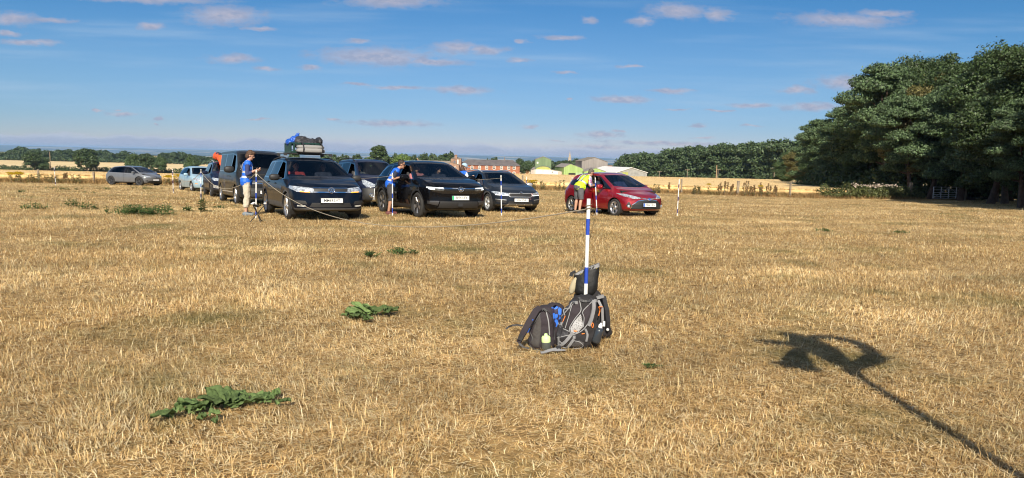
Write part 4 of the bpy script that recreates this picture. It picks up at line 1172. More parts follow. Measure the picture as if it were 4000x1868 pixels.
for key, bp, tp, lab, bl in [
    ('near', (2282, 1333), (2300, 769), 'nearest blue and white striped pole standing behind the rucksack', BLUE),
    ('a', (1000, 853), (1001, 655), 'striped pole between the folding stool and the woman with pale trousers', BLUE),
    ('b', (1533, 844), (1533, 667), 'striped pole in front of the man in dark shorts by the black suv', BLUE),
    ('c', (1959, 844), (1957, 685), 'striped pole in front of the slate blue estate car headlight', BLUE),
    ('d', (2332, 841), (2325, 696), 'striped pole against the red car beside the man in yellow', BLUE),
    ('e', (2645, 843), (2653, 708), 'leaning striped pole standing alone right of the red car', DPURP),
    ('f', (785, 779), (785, 648), 'striped pole in front of the pale blue hatchback', BLUE),
    ('g', (677, 755), (674, 658), 'striped pole between the grey hatchback and the pale blue one', DPURP),
    ('h', (218, 725.5), (212, 659), 'leaning striped pole far left beside the verge', DPURP)]:
    g = gpt(*bp); d = ray(*tp); top = Vector((d.x * g.y / d.y, g.y, CAM_H + d.z * g.y / d.y))
    POLES[key] = (g, (top - g).normalized())
    pole(g, top, lab, bl=bl)
g = at(2059, 36); pole(g, g + Vector((0, 0, 1)), 'striped pole half hidden behind the bonnet of the estate car', bl=DPURP); POLES['i'] = (g, Vector((0, 0, 1)))
for key, xy, lab in [('j', (-7.6, 27.6), 'striped pole hidden between the people carrier and navy suv'), ('k', (-4.35, 28.7), 'striped pole hidden behind the black suv'), ('l', (2.42, 29.4), 'striped pole hidden behind the red car')]:
    POLES[key] = (Vector((xy[0], xy[1], h(*xy))), Vector((0, 0, 1))); pole(POLES[key][0], POLES[key][0] + Vector((0, 0, 1)), lab)

def rope(a, b, sag, label, r=.006, fa=.93, fb=.93, n=36, floor=.03):
    A = POLES[a][0] + POLES[a][1] * 1.25 * fa; B = POLES[b][0] + POLES[b][1] * 1.25 * fb
    pts = []
    for t in np.linspace(0, 1, n):
        p = A.lerp(B, t); p.z -= sag * 4 * t * (1 - t); p.z = max(p.z, h(p.x, p.y) + floor); pts.append(p)
    m = MB(); m.tube([p - A for p in pts], r, 6)
    for P, q, f in ((A, a, fa), (B, b, fb)):     # a turn of rope round the pole
        c = [P - A + Vector((.022 * math.cos(t), .022 * math.sin(t), -.012 + .004 * t)) for t in np.linspace(0, 12.5, 30)]
        m.tube(c, r * .8, 5)
    o = m.build('rope', ROPE); o.location = A
    tag(o, label, 'rope', 'ropes between the marker poles')
rope('f', 'a', .55, 'slack rope sagging from pole to pole in front of the grey van', .009)
rope('g', 'f', .5, 'rope across the front of the pale blue hatchback', .009)
rope('a', 'near', .62, 'long rope sagging across the front of the navy and black suvs')
rope('b', 'j', .12, 'rope running back between the navy suv and the black suv')
rope('c', 'k', .12, 'rope running back across the slate blue estate car')
rope('d', 'l', .1, 'short rope behind the back of the man in yellow')
rope('near', 'd', .15, 'rope end from the nearest pole to the pole by the red car', fb=.22)

# tall pole with a fleur shaped head standing beside the photographer; its shadow lies on the grass
DARKM = mat('painted_steel', (.05, .05, .055), .5)
def fleur():
    base = Vector((2.66, 2.42, h(2.66, 2.42))); b = MB()
    b.tube([(0, 0, -.05), (-.05, 0, 1.1), (-.09, 0, 2.15)], .040, 12)
    o = b.build('signpost', DARKM); o.location = base
    tag(o, 'tall post with a fleur shaped head, its shadow falls over the grass', 'post')
    hd = MB()
    def limb(pts):
        for (p, q) in zip(pts[:-1], pts[1:]): hd.caps((p[0], 0, p[1]), (q[0], 0, q[1]), p[2] * 1.25, q[2] * 1.25, 12)
    limb([(-.09, 2.06, .045), (-.05, 2.2, .07), (-.06, 2.42, .115), (-.07, 2.6, .145), (-.08, 2.76, .125), (-.11, 2.88, .085), (-.19, 2.96, .03)])
    limb([(-.03, 2.2, .06), (.12, 2.27, .06), (.25, 2.36, .075), (.33, 2.41, .06), (.385, 2.38, .02)])
    limb([(.31, 2.43, .06), (.36, 2.57, .056), (.38, 2.70, .056), (.34, 2.80, .056), (.24, 2.86, .052), (.14, 2.885, .048), (.05, 2.88, .04)])
    limb([(-.2, 2.66, .07), (-.35, 2.70, .052), (-.47, 2.73, .04), (-.53, 2.76, .02)])
    limb([(-.27, 2.52, .05), (-.35, 2.40, .07), (-.41, 2.27, .10), (-.40, 2.17, .07), (-.35, 2.11, .035)])
    limb([(-.42, 2.25, .08), (-.53, 2.21, .055), (-.62, 2.25, .02)])
    m = hd.mesh('finial', DARKM); m.transform(Matrix.Diagonal((1, .25, 1, 1)))
    link('finial', m, o)
fleur()

# ------------------------------------------------------------------ folding stool
def stool():
    g = gpt(1006, 868); b = MB(); tops = []
    for k in range(3):
        a = 2 * math.pi * k / 3 + .25
        p = Vector((.17 * math.cos(a), .17 * math.sin(a), .42)); q = Vector((-.17 * math.cos(a), -.17 * math.sin(a), 0)); tops.append(p)
        b.tube([p, q], .011, 8)
        b.tube([q, q + Vector((0, 0, -.01))], .015, 8)
    b.ell((0, 0, .21), (.03, .03, .025), 8)
    r = empty('folding_stool', g, (0, 0, 0), 'black three legged folding stool standing on the grass by the navy suv', 'stool')
    b.build('legs', BLACKPL, r)
    V = []; n = 8
    for i in range(n + 1):
        for j in range(n + 1 - i):
            u, v = i / n, j / n; w = 1 - u - v
            p = tops[0] * u + tops[1] * v + tops[2] * w; p = p * 1.08; p.z = .43 - .35 * 3 * u * v * w * 4 * .25 - .05 * (1 - max(u, v, w)) ; V.append(p)
    ix = {}; k = 0
    for i in range(n + 1):
        for j in range(n + 1 - i): ix[i, j] = k; k += 1
    F = []
    for i in range(n):
        for j in range(n - i):
            F.append((ix[i, j], ix[i + 1, j], ix[i, j + 1]))
            if j < n - i - 1: F.append((ix[i + 1, j], ix[i + 1, j + 1], ix[i, j + 1]))
    s = MB().add(V, F, 0, True); s.build('seat', mat('stool_cloth', (.02, .02, .022), .8), r)
    c = MB()
    for p in tops: c.ell(p * 1.08, (.045, .045, .022), 8)
    c.build('seat_corner', mat('stool_corner', (.6, .6, .6), .6), r)
stool()

# ------------------------------------------------------------------ luggage on the navy suv
def wrinkle(amp, sc): return lambda co: amp * (mnoise.noise(co * sc) + .5 * mnoise.noise(co * sc * 2.3))
NYL = mat('black_nylon', (.022, .022, .026), .55, bump=.3, bscale=30); NYL2 = mat('charcoal_nylon', (.030, .030, .036), .6, bump=.3, bscale=25)
BLUEBAG = mat('blue_nylon', (.015, .085, .42), .45, bump=.4, bscale=20); DGREEN = mat('dark_green_plastic', (.008, .04, .032), .4)
FOAM = mat('grey_foam', (.25, .245, .24), .7, bump=.2, bscale=25)
def roofload():
    Mw = TIG.Mw; q = Mw.to_euler()
    for x in (-.12, -1.05):
        b = MB(); b.box((0, 0, 0), (.06, 1.30, .024))
        for s in (-1, 1): b.box((0, s * .60, -.035), (.09, .08, .06))
        o = b.build('roof_bar', BLACKPL, TIG.root); o.location = (x, 0, 1.775)
    def put(o, p): o.location = Mw @ Vector(p); o.rotation_euler = q; return o
    zb = 1.795
    cr = MB(); lx, ly, hh = .80, .86, .27
    cr.box((0, 0, .01), (lx, ly, .02))
    for z in (.02, hh):
        for s in (-1, 1): cr.box((s * lx / 2, 0, z), (.025, ly + .025, .035)); cr.box((0, s * ly / 2, z), (lx - .025, .025, .035))
    for k in range(11):
        t = -.5 + k / 10
        for s in (-1, 1): cr.box((s * lx / 2, t * ly, hh / 2), (.014, .05 if k % 2 else .03, hh - .03)); cr.box((t * lx * .98, s * ly / 2, hh / 2), (.05 if k % 2 else .03, .014, hh - .03))
    for s in (-1, 1): cr.box((0, s * (ly / 2 - .012), .16), (lx - .04, .006, .2))
    put(tag(cr.build('luggage_crate', DGREEN), 'dark green slatted crate tied on the roof of the navy suv', 'crate'), (-.62, -.02, zb))
    b = MB()
    b.ell((0, 0, .06), (.17, .40, .065), 18, 0, None, .55); b.ell((-.01, 0, .165), (.16, .385, .06), 18, 0, None, .6)
    o = organic('sleeping_mat', b, .012, FOAM, None, 2); tag(o, 'pale grey folded sleeping mats strapped in front of the green crate', 'sleeping mat'); put(o, (-.08, .05, zb))
    s = MB()
    for y in (-.22, .30): s.ribbon([(-.2, y, .30), (.02, y, .27), (.13, y, .20), (.178, y, .10), (.15, y, .0)], .04, .006, (1, 0, .3))
    s.build('strap', NYL, o)
    b = MB(); b.caps((0, -.2, .0), (0, .26, -.04), .185, .16, 14); b.ell((.05, .0, -.05), (.25, .34, .13), 14); b.ell((0, -.15, .08), (.16, .16, .12), 12)
    o = organic('duffel_bag', b, .016, NYL2, None, 3, disp=wrinkle(.022, 9)); tag(o, 'bulging charcoal duffel bag on top of the roof crate', 'bag'); put(o, (-.52, .05, zb + .30))
    s = MB(); s.ribbon([(.26, -.05, -.08), (.22, -.05, .06), (.1, -.05, .17), (-.1, -.05, .19)], .035, .01, (1, 0, .6)); s.ribbon([(.25, .16, -.1), (.2, .16, .04), (.1, .17, .12), (-.1, .17, .15)], .035, .01, (1, 0, .6)); s.build('strap', NYL, o)
    b = MB(); b.ell((0, 0, 0), (.2, .13, .13), 12); b.ell((0, -.13, -.06), (.2, .1, .10), 12); b.caps((0, .05, .05), (.02, .11, .19), .10, .035, 10)
    o = organic('blue_sack', b, .014, BLUEBAG, None, 2, disp=wrinkle(.03, 14)); tag(o, 'bright blue crumpled sack on the left of the roof crate', 'bag'); put(o, (-.62, -.27, zb + .36))
    b = MB(); b.ell((0, 0, 0), (.24, .10, .13), 14)
    o = organic('black_bag', b, .014, NYL, None, 2, disp=wrinkle(.015, 12)); tag(o, 'small rounded black bag at the right end of the roof crate', 'bag'); put(o, (-.45, .36, zb + .35))
    # the dark suv's load
    Mw2 = DARK2.Mw; OR = mat('orange_nylon', (.80, .10, .02), .5, bump=.3, bscale=12)
    b = MB(); b.caps((1.1, -.32, -.30), (.5, -.3, .02), .12, .17, 12); b.caps((.5, -.3, .02), (-1.0, -.3, .10), .17, .2, 12); b.caps((.8, .0, -.1), (-.9, .1, .06), .13, .2, 12)
    o = organic('roof_tarp', b, .03, OR, None, 2, disp=wrinkle(.03, 7)); tag(o, 'orange wrapped load on the roof of the dark suv', 'roof load'); o.location = Mw2 @ Vector((-.25, 0, 1.80)); o.rotation_euler = Mw2.to_euler()
    b = MB(); b.caps((.5, -.28, .0), (-.8, -.28, .08), .15, .16, 12)
    o2 = organic('black_cover', b, .03, NYL, o, 2); o2.location = (0, 0, .07)
roofload()

# ------------------------------------------------------------------ rucksacks by the nearest pole
from mathutils.bvhtree import BVHTree
PK = .000776
def pk(u, v, O=(759, 1017)): return ((u - O[0]) * PK, (O[1] - v) * PK)
GSTRAP = mat('grey_webbing', (.22, .22, .23), .7, bump=.2, bscale=120); DPACK = mat('dark_pack_cloth', (.017, .015, .017), .85, bump=.3, bscale=60)
PURP = mat('plum_pack_cloth', (.028, .021, .027), .85, bump=.3, bscale=50); PANEL = mat('brown_grey_panel', (.055, .050, .049), .8, bump=.3, bscale=50)
PIPE = mat('pale_piping', (.27, .27, .28), .6); ORG = mat('orange_cord', (.80, .22, .03), .6); YEL = mat('yellow_lining', (.75, .60, .03), .6)
BLKB = mat('dry_bag_black', (.012, .012, .013), .6, spec=.3, bump=.5, bscale=16)
def meshpanel():
    m = mat('honeycomb_mesh', (.5, .5, .5), .7); nt = m.node_tree; b = nt.nodes['Principled BSDF']
    tc = nt.nodes.new('ShaderNodeTexCoord'); v = nt.nodes.new('ShaderNodeTexVoronoi'); v.inputs['Scale'].default_value = 110
    nt.links.new(tc.outputs['Object'], v.inputs['Vector']); r = nt.nodes.new('ShaderNodeValToRGB')
    r.color_ramp.elements[0].position = .25; r.color_ramp.elements[0].color = (.05, .05, .055, 1); r.color_ramp.elements[1].position = .42; r.color_ramp.elements[1].color = (.36, .36, .37, 1)
    nt.links.new(v.outputs['Distance'], r.inputs[0]); nt.links.new(r.outputs[0], b.inputs['Base Color']); return m
class OnBody:
    def __init__(s, o, O):
        bm = bmesh.new(); bm.from_mesh(o.data); s.t = BVHTree.FromBMesh(bm); bm.free(); s.o = o; s.O = O
    def p(s, u, v, lift=.004):
        x, z = pk(u, v, s.O); hit = s.t.ray_cast(Vector((x, -2, z)), Vector((0, 1, 0)))
        if hit[0] is None:
            n = s.t.find_nearest(Vector((x, -.05, z))); return n[0] + n[1] * lift, n[1]
        return hit[0] + hit[1] * lift, hit[1]
    def path(s, pts, n=5, lift=.004):
        P = []
        for a, b in zip(pts[:-1], pts[1:]):
            for k in range(n): t = k / n; P.append((a[0] + (b[0] - a[0]) * t, a[1] + (b[1] - a[1]) * t))
        P.append(pts[-1]); R_ = [s.p(u, v, lift) for u, v in P]
        ps = [r[0] for r in R_]; ns = [r[1] for r in R_]
        for _ in range(3): ps = [ps[0]] + [(ps[i - 1] + ps[i] * 2 + ps[i + 1]) / 4 for i in range(1, len(ps) - 1)] + [ps[-1]]
        return ps, ns
    def strap(s, name, pts, w, m, th=.006, lift=.004):
        ps, ns = s.path(pts, lift=lift); MB().ribbon(ps, w, th, [tuple(n) for n in ns]).build(name, m, s.o)
    def pipe(s, name, pts, r, m, lift=.003):
        ps, ns = s.path(pts, lift=lift); MB().tube(ps, r * .8, 6).build(name, m, s.o)
    def patch(s, name, poly, m, lift=.003, n=8):
        """panel over an outline, laid on the body"""
        cx = sum(p[0] for p in poly) / len(poly); cy = sum(p[1] for p in poly) / len(poly); V = []; F = []
        B = []
        for a, b in zip(poly, poly[1:] + poly[:1]):
            for k in range(5): t = k / 5; B.append((a[0] + (b[0] - a[0]) * t, a[1] + (b[1] - a[1]) * t))
        m_ = len(B)
        for j in range(n):
            f = (j + 1) / n
            for (u, v) in B: V.append(s.p(cx + (u - cx) * f, cy + (v - cy) * f, lift if j < n - 1 else -.002)[0])
        c = len(V); V.append(s.p(cx, cy, lift)[0])
        for i in range(m_): F.append((c, i, (i + 1) % m_))
        for j in range(n - 1):
            for i in range(m_): F.append((j * m_ + i, (j + 1) * m_ + i, (j + 1) * m_ + (i + 1) % m_, j * m_ + (i + 1) % m_))
        bb = MB().add(V, F, 0, True); return bb.build(name, m, s.o)

def rucksack():
    O = gpt(2245, 1372); b = MB(); OO = (759, 1017)
    def e(u, v, y, r): x, z = pk(u, v); b.ell((x, y, z), r, 16, 0, None, .8)
    e(760, 890, .085, (.175, .105, .10)); e(770, 800, .09, (.165, .10, .12)); e(800, 690, .10, (.15, .095, .13)); e(850, 590, .115, (.125, .085, .12)); e(870, 520, .125, (.095, .065, .07))
    e(945, 860, .09, (.07, .08, .12))
    o = organic('hiking_rucksack', b, .010, DPACK, None, 3, disp=wrinkle(.006, 22)); o.location = O
    tag(o, 'large black hiking rucksack with pale grey harness leaning on the nearest pole', 'rucksack')
    k = OnBody(o, OO)
    k.patch('mesh_panel', [(815, 605), (846, 745), (790, 812), (716, 835), (698, 770), (745, 690)], meshpanel())
    k.patch('back_pad', [(735, 500), (795, 490), (812, 575), (720, 700), (660, 770), (690, 640)], PURP); k.patch('back_pad', [(905, 500), (925, 600), (860, 740), (845, 640), (838, 590)], PURP)
    k.patch('hip_pad', [(580, 800), (640, 775), (690, 800), (680, 850), (610, 885), (570, 850)], NYL2); k.patch('hip_pad', [(740, 920), (800, 890), (860, 920), (850, 975), (760, 985), (715, 960)], PANEL)
    k.pipe('piping', [(800, 480), (822, 580), (760, 650), (692, 760), (700, 812), (738, 838), (830, 792), (905, 700), (938, 600), (942, 490)], .0052, PIPE)
    k.pipe('piping', [(930, 492), (822, 592), (852, 650), (840, 750)], .0048, PIPE)
    k.pipe('piping', [(735, 470), (700, 600), (650, 770)], .0045, PIPE)
    k.pipe('piping', [(690, 800), (620, 772), (575, 810), (580, 900), (640, 950)], .0045, PIPE)
    k.pipe('piping', [(570, 880), (650, 850), (710, 835)], .0045, PIPE); k.pipe('piping', [(735, 895), (800, 905), (850, 945), (830, 985), (740, 990)], .0045, PIPE)
    k.strap('shoulder_strap', [(755, 440), (690, 540), (610, 640), (560, 745), (545, 830)], .034, NYL2, .014, .008)
    k.pipe('piping', [(748, 452), (680, 548), (615, 622)], .0075, GSTRAP, .016); k.pipe('piping', [(700, 560), (620, 660), (565, 760)], .006, GSTRAP, .014)
    k.strap('shoulder_strap', [(945, 480), (950, 560), (925, 660), (895, 740)], .030, GSTRAP, .012, .008)
    k.strap('webbing', [(560, 760), (530, 860), (505, 980)], .016, GSTRAP)
    k.strap('webbing', [(722, 822), (650, 920), (590, 975)], .026, GSTRAP, .006, .010); k.strap('webbing', [(742, 880), (690, 960), (640, 1010)], .022, GSTRAP, .006, .010)
    k.strap('webbing', [(860, 770), (890, 830), (875, 905)], .018, GSTRAP)
    k.strap('top_handle', [(795, 455), (830, 488), (900, 492), (925, 470)], .02, NYL, .008, .012)
    for u, v in ((760, 440), (960, 488), (715, 825), (745, 860), (575, 690)):
        p, n = k.p(u, v, .012); MB().box(p, (.022, .012, .024)).build('buckle', GSTRAP, o)
    k.patch('logo_patch', [(735, 780), (785, 790), (775, 805), (738, 800)], ORG, .006, 3)
    k.pipe('zip_pull', [(935, 705), (925, 735), (938, 768), (948, 735), (935, 705)], .0035, ORG, .01); k.pipe('zip_pull', [(590, 640), (605, 640), (600, 655)], .005, ORG, .012)
    k.pipe('zip_pull', [(825, 826), (855, 820)], .005, ORG, .006)
    # straps trailing over the grass
    g = lambda u, v: Vector(((u - OO[0]) * PK, -.10 - (v - 980) * .0006, .03 + max(0, (1080 - v)) * .0003))
    MB().ribbon([k.p(600, 960)[0], g(570, 1005), g(480, 1045), g(420, 1085), g(385, 1105)], [.024, .03, .03, .026, .024], .005, (0, -.5, 1)).build('webbing', GSTRAP, o)
    MB().ribbon([k.p(650, 1000, .02)[0], g(640, 1030), g(570, 1040), g(500, 1040)], .02, .005, (0, -.5, 1)).build('webbing', GSTRAP, o)
    bb = MB().box(g(575, 995), (.04, .02, .03), rz=.5); bb.build('buckle', NYL2, o)
    # bottle in the side pocket
    x, z = pk(965, 850); bt = MB(); T = Matrix.Translation((x + .01, -.01, z - .05)) @ Matrix.Rotation(R(14), 4, 'Y')
    bt.lathe([(0, 0), (.036, 0), (.038, .02), (.036, .06), (.038, .10), (.030, .125), (.016, .132)], 18, 0, T); bt.lathe([(.017, .13), (.017, .155), (.011, .158), (.010, .17), (0, .17)], 14, 1, T)
    bo = bt.build('water_bottle', [mat('smoky_bottle', (.03, .036, .044), .2, coat=.5), WHITE]); bo.location = O; tag(bo, 'dark bottle with white cap in the side of the large rucksack', 'bottle')
    return O
RO = rucksack()

def drybag():
    # open roll top: flattened tube, wider at the mouth
    O = RO + Vector((0, .43, 0)); V = []; F = []; n = 28
    rows = [(905, 495, .085, .085), (900, 440, .095, .085), (908, 360, .100, .075), (905, 290, .100, .055), (905, 240, .101, .034), (908, 205, .104, .017)]
    for k, (u, v, a, b) in enumerate(rows):
        x, z = pk(u, v, (759, 1017))
        for i in range(n):
            t = 2 * math.pi * i / n; c, s_ = math.cos(t), math.sin(t)
            w = .02 * (k / 5); px = x + a * math.copysign(abs(c) ** .7, c)
            px += .006 * math.sin(k * 2.3 + 3 * t); V.append((px * 1.07, b * s_ + .009 * math.sin(4 * t + k * 1.7) * (1 if 0 < k else 0), z + (.30 * w / .02 * .021 + .0) * 0 + (px - x) * .5 * k / 5))
    for k in range(len(rows) - 1):
        for i in range(n): F.append((k * n + i, k * n + (i + 1) % n, (k + 1) * n + (i + 1) % n, (k + 1) * n + i))
    F.append(tuple(range(n))[::-1])
    b = MB().add(V, F, 0, True)
    o = b.build('dry_bag', [BLKB]); o.location = O; tag(o, 'open black dry bag with yellow lining on top of the rucksacks', 'dry bag')
    # grey band, yellow lining
    top = [Vector(v) for v in V[-n:]]; bel = [Vector(v) for v in V[-2 * n:-n]]; c = sum(top, Vector()) / n
    bv = []; bf = []
    for p, q in zip(top, bel): bv += [p + (p - c) * .03 + Vector((0, 0, .004)), (p + (q - p) * .85) + (p - c) * .03]
    for i in range(n): j = (i + 1) % n; bf.append((2 * i, 2 * i + 1, 2 * j + 1, 2 * j))
    MB().add(bv, bf, 0, True).build('stiff_rim', GSTRAP, o)
    lv = []; lf = []
    for p, q in zip(top, bel): lv += [p.lerp(q, .35) - (p - c) * .06, q - (p - c) * .05, q - (p - c) * .2 + Vector((0, 0, -.10))]
    for i in range(n): j = (i + 1) % n; lf += [(3 * i, 3 * j, 3 * j + 1, 3 * i + 1), (3 * i + 1, 3 * j + 1, 3 * j + 2, 3 * i + 2)]
    MB().add(lv, lf, 0, True).build('lining', YEL, o)
    x, z = pk(745, 275); MB().box((x, -.01, z), (.03, .015, .035), ry=.4).box((x + .02, -.005, z + .02), (.035, .012, .02), ry=-.5).build('buckle', NYL, o)
drybag()

def rearpack():
    O = RO + Vector((.02, .42, 0)); b = MB()
    def e(u, v, y, r): x, z = pk(u, v); b.ell((x * 1.06, y, z), r, 14, 0, None, .8)
    e(930, 900, 0, (.17, .10, .10)); e(930, 780, .01, (.16, .10, .13)); e(920, 640, .01, (.15, .09, .13)); e(910, 560, .01, (.13, .085, .10)); e(1090, 920, -.03, (.07, .06, .05))
    o = organic('rear_rucksack', b, .012, DPACK, None, 3, disp=wrinkle(.008, 18)); o.location = O; tag(o, 'black rucksack behind the large one with orange tags and white strap ends', 'rucksack')
    def P(u, v, y): x, z = pk(u, v); return Vector((x * 1.06, y, z))
    MB().ribbon([P(1000, 500, -.08), P(1060, 510, -.10), P(1090, 640, -.12), P(1110, 780, -.12), P(1115, 880, -.1)], .04, .02, (.5, -1, 0)).build('shoulder_strap', NYL, o)
    MB().ribbon([P(1000, 540, -.11), P(1040, 620, -.14), P(1050, 760, -.14), P(1045, 860, -.12)], .022, .012, (.2, -1, 0)).build('webbing', GSTRAP, o)
    MB().ribbon([P(985, 515, -.1), P(1040, 495, -.1), P(1060, 490, -.1)], .026, .02, (0, -1, 0)).build('top_handle', GSTRAP, o)
    MB().tube([P(1000, 600, -.16), P(1040, 596, -.16), P(1015, 640, -.16), P(1000, 600, -.16)], .005, 6).tube([P(1015, 640, -.16), P(1003, 700, -.16)], .005, 6).build('tag', ORG, o)
    w = MB(); w.box(P(1063, 790, -.16), (.018, .004, .045)); w.ell(P(1024, 868, -.15), (.014, .01, .013), 8); w.ell(P(1108, 866, -.13), (.014, .01, .013), 8); w.build('strap_end', WHITE, o)
    # pale bag edge seen left of the dry bag
    b = MB(); b.ell((0, 0, 0), (.035, .03, .09), 10); oo = organic('cloth_roll', b, .008, mat('beige_cloth', (.42, .36, .24), .9), o, 1); x, z = pk(752, 400); oo.location = (x * 1.06, .0, z); oo.rotation_euler = (0, .35, 0)
rearpack()

def daypack():
    O = gpt(2105, 1372); OO = ((2105 - 1980) * 2.864, 1017); b = MB()
    def e(u, v, y, r): x, z = pk(u, v, OO); b.ell((x, y, z), r, 16, 0, None, .8)
    e(390, 930, .07, (.115, .085, .075)); e(385, 830, .075, (.105, .085, .11)); e(400, 720, .08, (.095, .08, .11)); e(420, 630, .09, (.075, .07, .07))
    e(530, 640, .15, (.085, .09, .09)); e(520, 780, .15, (.07, .09, .14)); e(510, 900, .14, (.06, .08, .1))
    o = organic('daypack', b, .010, PURP, None, 3, disp=wrinkle(.006, 20)); o.location = O
    tag(o, 'small plum and blue daypack left of the large rucksack', 'daypack')
    k = OnBody(o, OO)
    k.patch('front_panel', [(362, 615), (378, 700), (372, 850), (360, 980), (300, 985), (268, 940), (285, 800), (320, 690)], PANEL)
    cam_ = mat('blue_camouflage', (.02, .09, .40), .7); nt = cam_.node_tree; bs = nt.nodes['Principled BSDF']
    tc = nt.nodes.new('ShaderNodeTexCoord'); nz = nt.nodes.new('ShaderNodeTexNoise'); nz.inputs['Scale'].default_value = 22; nz.inputs['Detail'].default_value = 1; nt.links.new(tc.outputs['Object'], nz.inputs['Vector'])
    rp = nt.nodes.new('ShaderNodeValToRGB'); rp.color_ramp.interpolation = 'CONSTANT'; rp.color_ramp.elements[0].color = (.022, .016, .045, 1); rp.color_ramp.elements[1].position = .49; rp.color_ramp.elements[1].color = (.03, .15, .62, 1)
    nt.links.new(nz.outputs['Fac'], rp.inputs[0]); nt.links.new(rp.outputs[0], bs.inputs['Base Color'])
    k.patch('camouflage_panel', [(480, 560), (530, 525), (600, 575), (590, 690), (545, 780), (515, 760), (500, 640)], cam_)
    k.pipe('zip', [(420, 580), (450, 680), (460, 780), (465, 840)], .007, PIPE); k.pipe('zip', [(430, 572), (490, 640), (515, 760), (520, 900)], .005, NYL)
    k.pipe('piping', [(365, 610), (290, 740), (250, 830), (240, 930), (290, 1000), (400, 1010)], .007, GREYPL)
    def P(u, v, y): x, z = pk(u, v, OO); return Vector((x, y, z))
    sp = [P(360, 555, .03), P(320, 575, .0), (P(255, 680, -.03)), P(200, 780, -.05), P(165, 850, -.05), P(140, 915, -.04)]
    MB().ribbon(sp, [.05, .055, .055, .052, .045, .035], .018, (-.5, -1, .3)).build('shoulder_strap', PURP, o)
    MB().ribbon([P(285, 660, -.04), P(262, 715, -.045)], .012, .006, (-.5, -1, .3)).ribbon([P(250, 750, -.05), P(228, 800, -.055)], .014, .006, (-.5, -1, .3)).build('strap_print', BLUEBAG, o)
    MB().ribbon([P(180, 745, -.0), P(120, 742, .02), (P(70, 752, .03)), P(30, 775, .05), P(0, 800, .05)], .014, .004, (0, -1, .4)).build('webbing', NYL, o)
    MB().box(P(160, 850, -.065), (.035, .012, .045), ry=.4).build('buckle', NYL, o)
    MB().ribbon([P(140, 915, -.05), P(190, 950, -.07), P(250, 970, -.06)], .016, .004, (0, -1, 0)).ribbon([P(340, 1000, -.06), P(330, 1050, -.09), P(300, 1090, -.12)], .018, .004, (0, -1, .4)).build('webbing', GREYPL, o)
    MB().ribbon([P(380, 575, .02), P(400, 560, .01), P(430, 590, .02)], .018, .008, (0, -1, .4)).build('top_handle', GREYPL, o)
    # bottle in the front pocket
    x, z = pk(434, 985, OO); hit = k.p(434, 930)[0]
    bt = MB(); T = Matrix.Translation((x, hit.y - .012, z)) @ Matrix.Rotation(R(-3), 4, 'Y')
    bt.lathe([(0, 0), (.036, 0), (.039, .01), (.039, .055), (.036, .07)], 20, 0, T); bt.lathe([(.037, .062), (.038, .066), (.037, .10), (.030, .112), (.014, .115), (.013, .130), (.010, .133), (0, .133)], 20, 1, T)
    bo = bt.build('water_bottle', [mat('grey_bottle', (.07, .08, .075), .2, coat=.6), mat('lime_lid', (.60, .80, .36), .4)]); bo.location = O
    tag(bo, 'grey bottle with lime green lid in the pocket of the daypack', 'bottle')
daypack()

# ------------------------------------------------------------------ low plants in the grass
def leafmat(name, c, v=.25):
    m = mat(name, c, .8, spec=.25, island=v, var=.34, vscale=34, bump=.5, bscale=60, trans=.25); return m
BURD = leafmat('burdock_leaf', (.135, .20, .07), .35); WEED = leafmat('weed_leaf', (.085, .145, .045), .4)
def bigleaf(mb, c, ln, wd, az, tilt, roll, r, curl=.6):
    n, m = 9, 7; V = []; F = []; ph = r.uniform(0, 6)
    for i in range(n + 1):
        t = i / n; w = wd * (math.sin(math.pi * min(1, t * .93 + .12)) ** .7) * (1 + .10 * math.sin(t * 24 + ph))
        for j in range(m + 1):
            s = -1 + 2 * j / m
            x = ln * t - .10 * ln * (abs(s) ** 2) * (1 - t) * 1.2; y = s * w / 2
            z = -.25 * ln * t * t * curl + .10 * wd * abs(s) * curl * (1 - .4 * t) + .05 * wd * math.sin(t * 17 + ph + s * 3) * abs(s) + .012 * math.sin(9 * t + 5 * s + ph)
            V.append((x, y, z))
    for i in range(n):
        for j in range(m): a = i * (m + 1) + j; F.append((a, a + 1, a + m + 2, a + m + 1))
    T = Matrix.Translation(c) @ Matrix.Rotation(az, 4, 'Z') @ Matrix.Rotation(-tilt, 4, 'Y') @ Matrix.Rotation(roll, 4, 'X')
    mb.add(V, F, 0, True, T)
def burdock(leaves, label, seed):
    r = random.Random(seed); g0 = gpt(leaves[0][0], leaves[0][1]); b = MB()
    for (px, py, L_, az, tilt) in leaves:
        g = gpt(px, py) - g0
        for k in range(3 if L_ > .16 else 2):
            bigleaf(b, g + Vector((r.uniform(-.03, .03), r.uniform(-.03, .03), .045 + .02 * k)), L_ * r.uniform(.5, .85), L_ * r.uniform(.4, .58), R(az + 50 * k + r.uniform(-15, 15)), R(tilt * .42 + r.uniform(-8, 8)), r.uniform(-.5, .5), r)
    o = b.build('broadleaf_plant', BURD); o.location = g0; tag(o, label, 'plant', 'broad leaved plants in the grass')
burdock([(690, 1645, .15, 170, 25), (720, 1640, .13, 60, 45), (770, 1640, .17, 100, 55), (815, 1625, .18, 150, 35), (850, 1620, .20, 90, 55), (880, 1605, .22, 60, 45), (915, 1610, .20, 20, 40), (935, 1590, .17, 80, 50), (830, 1660, .09, -60, 15), (790, 1655, .08, -120, 15)], 'largest broad leaved green plant lying in the front left grass', 3)
burdock([(1030, 1590, .15, 170, 30), (1050, 1590, .15, 60, 50), (1075, 1575, .10, 90, 50), (1090, 1600, .08, -40, 15)], 'small wilted broad leaved plant right of the largest one', 5)
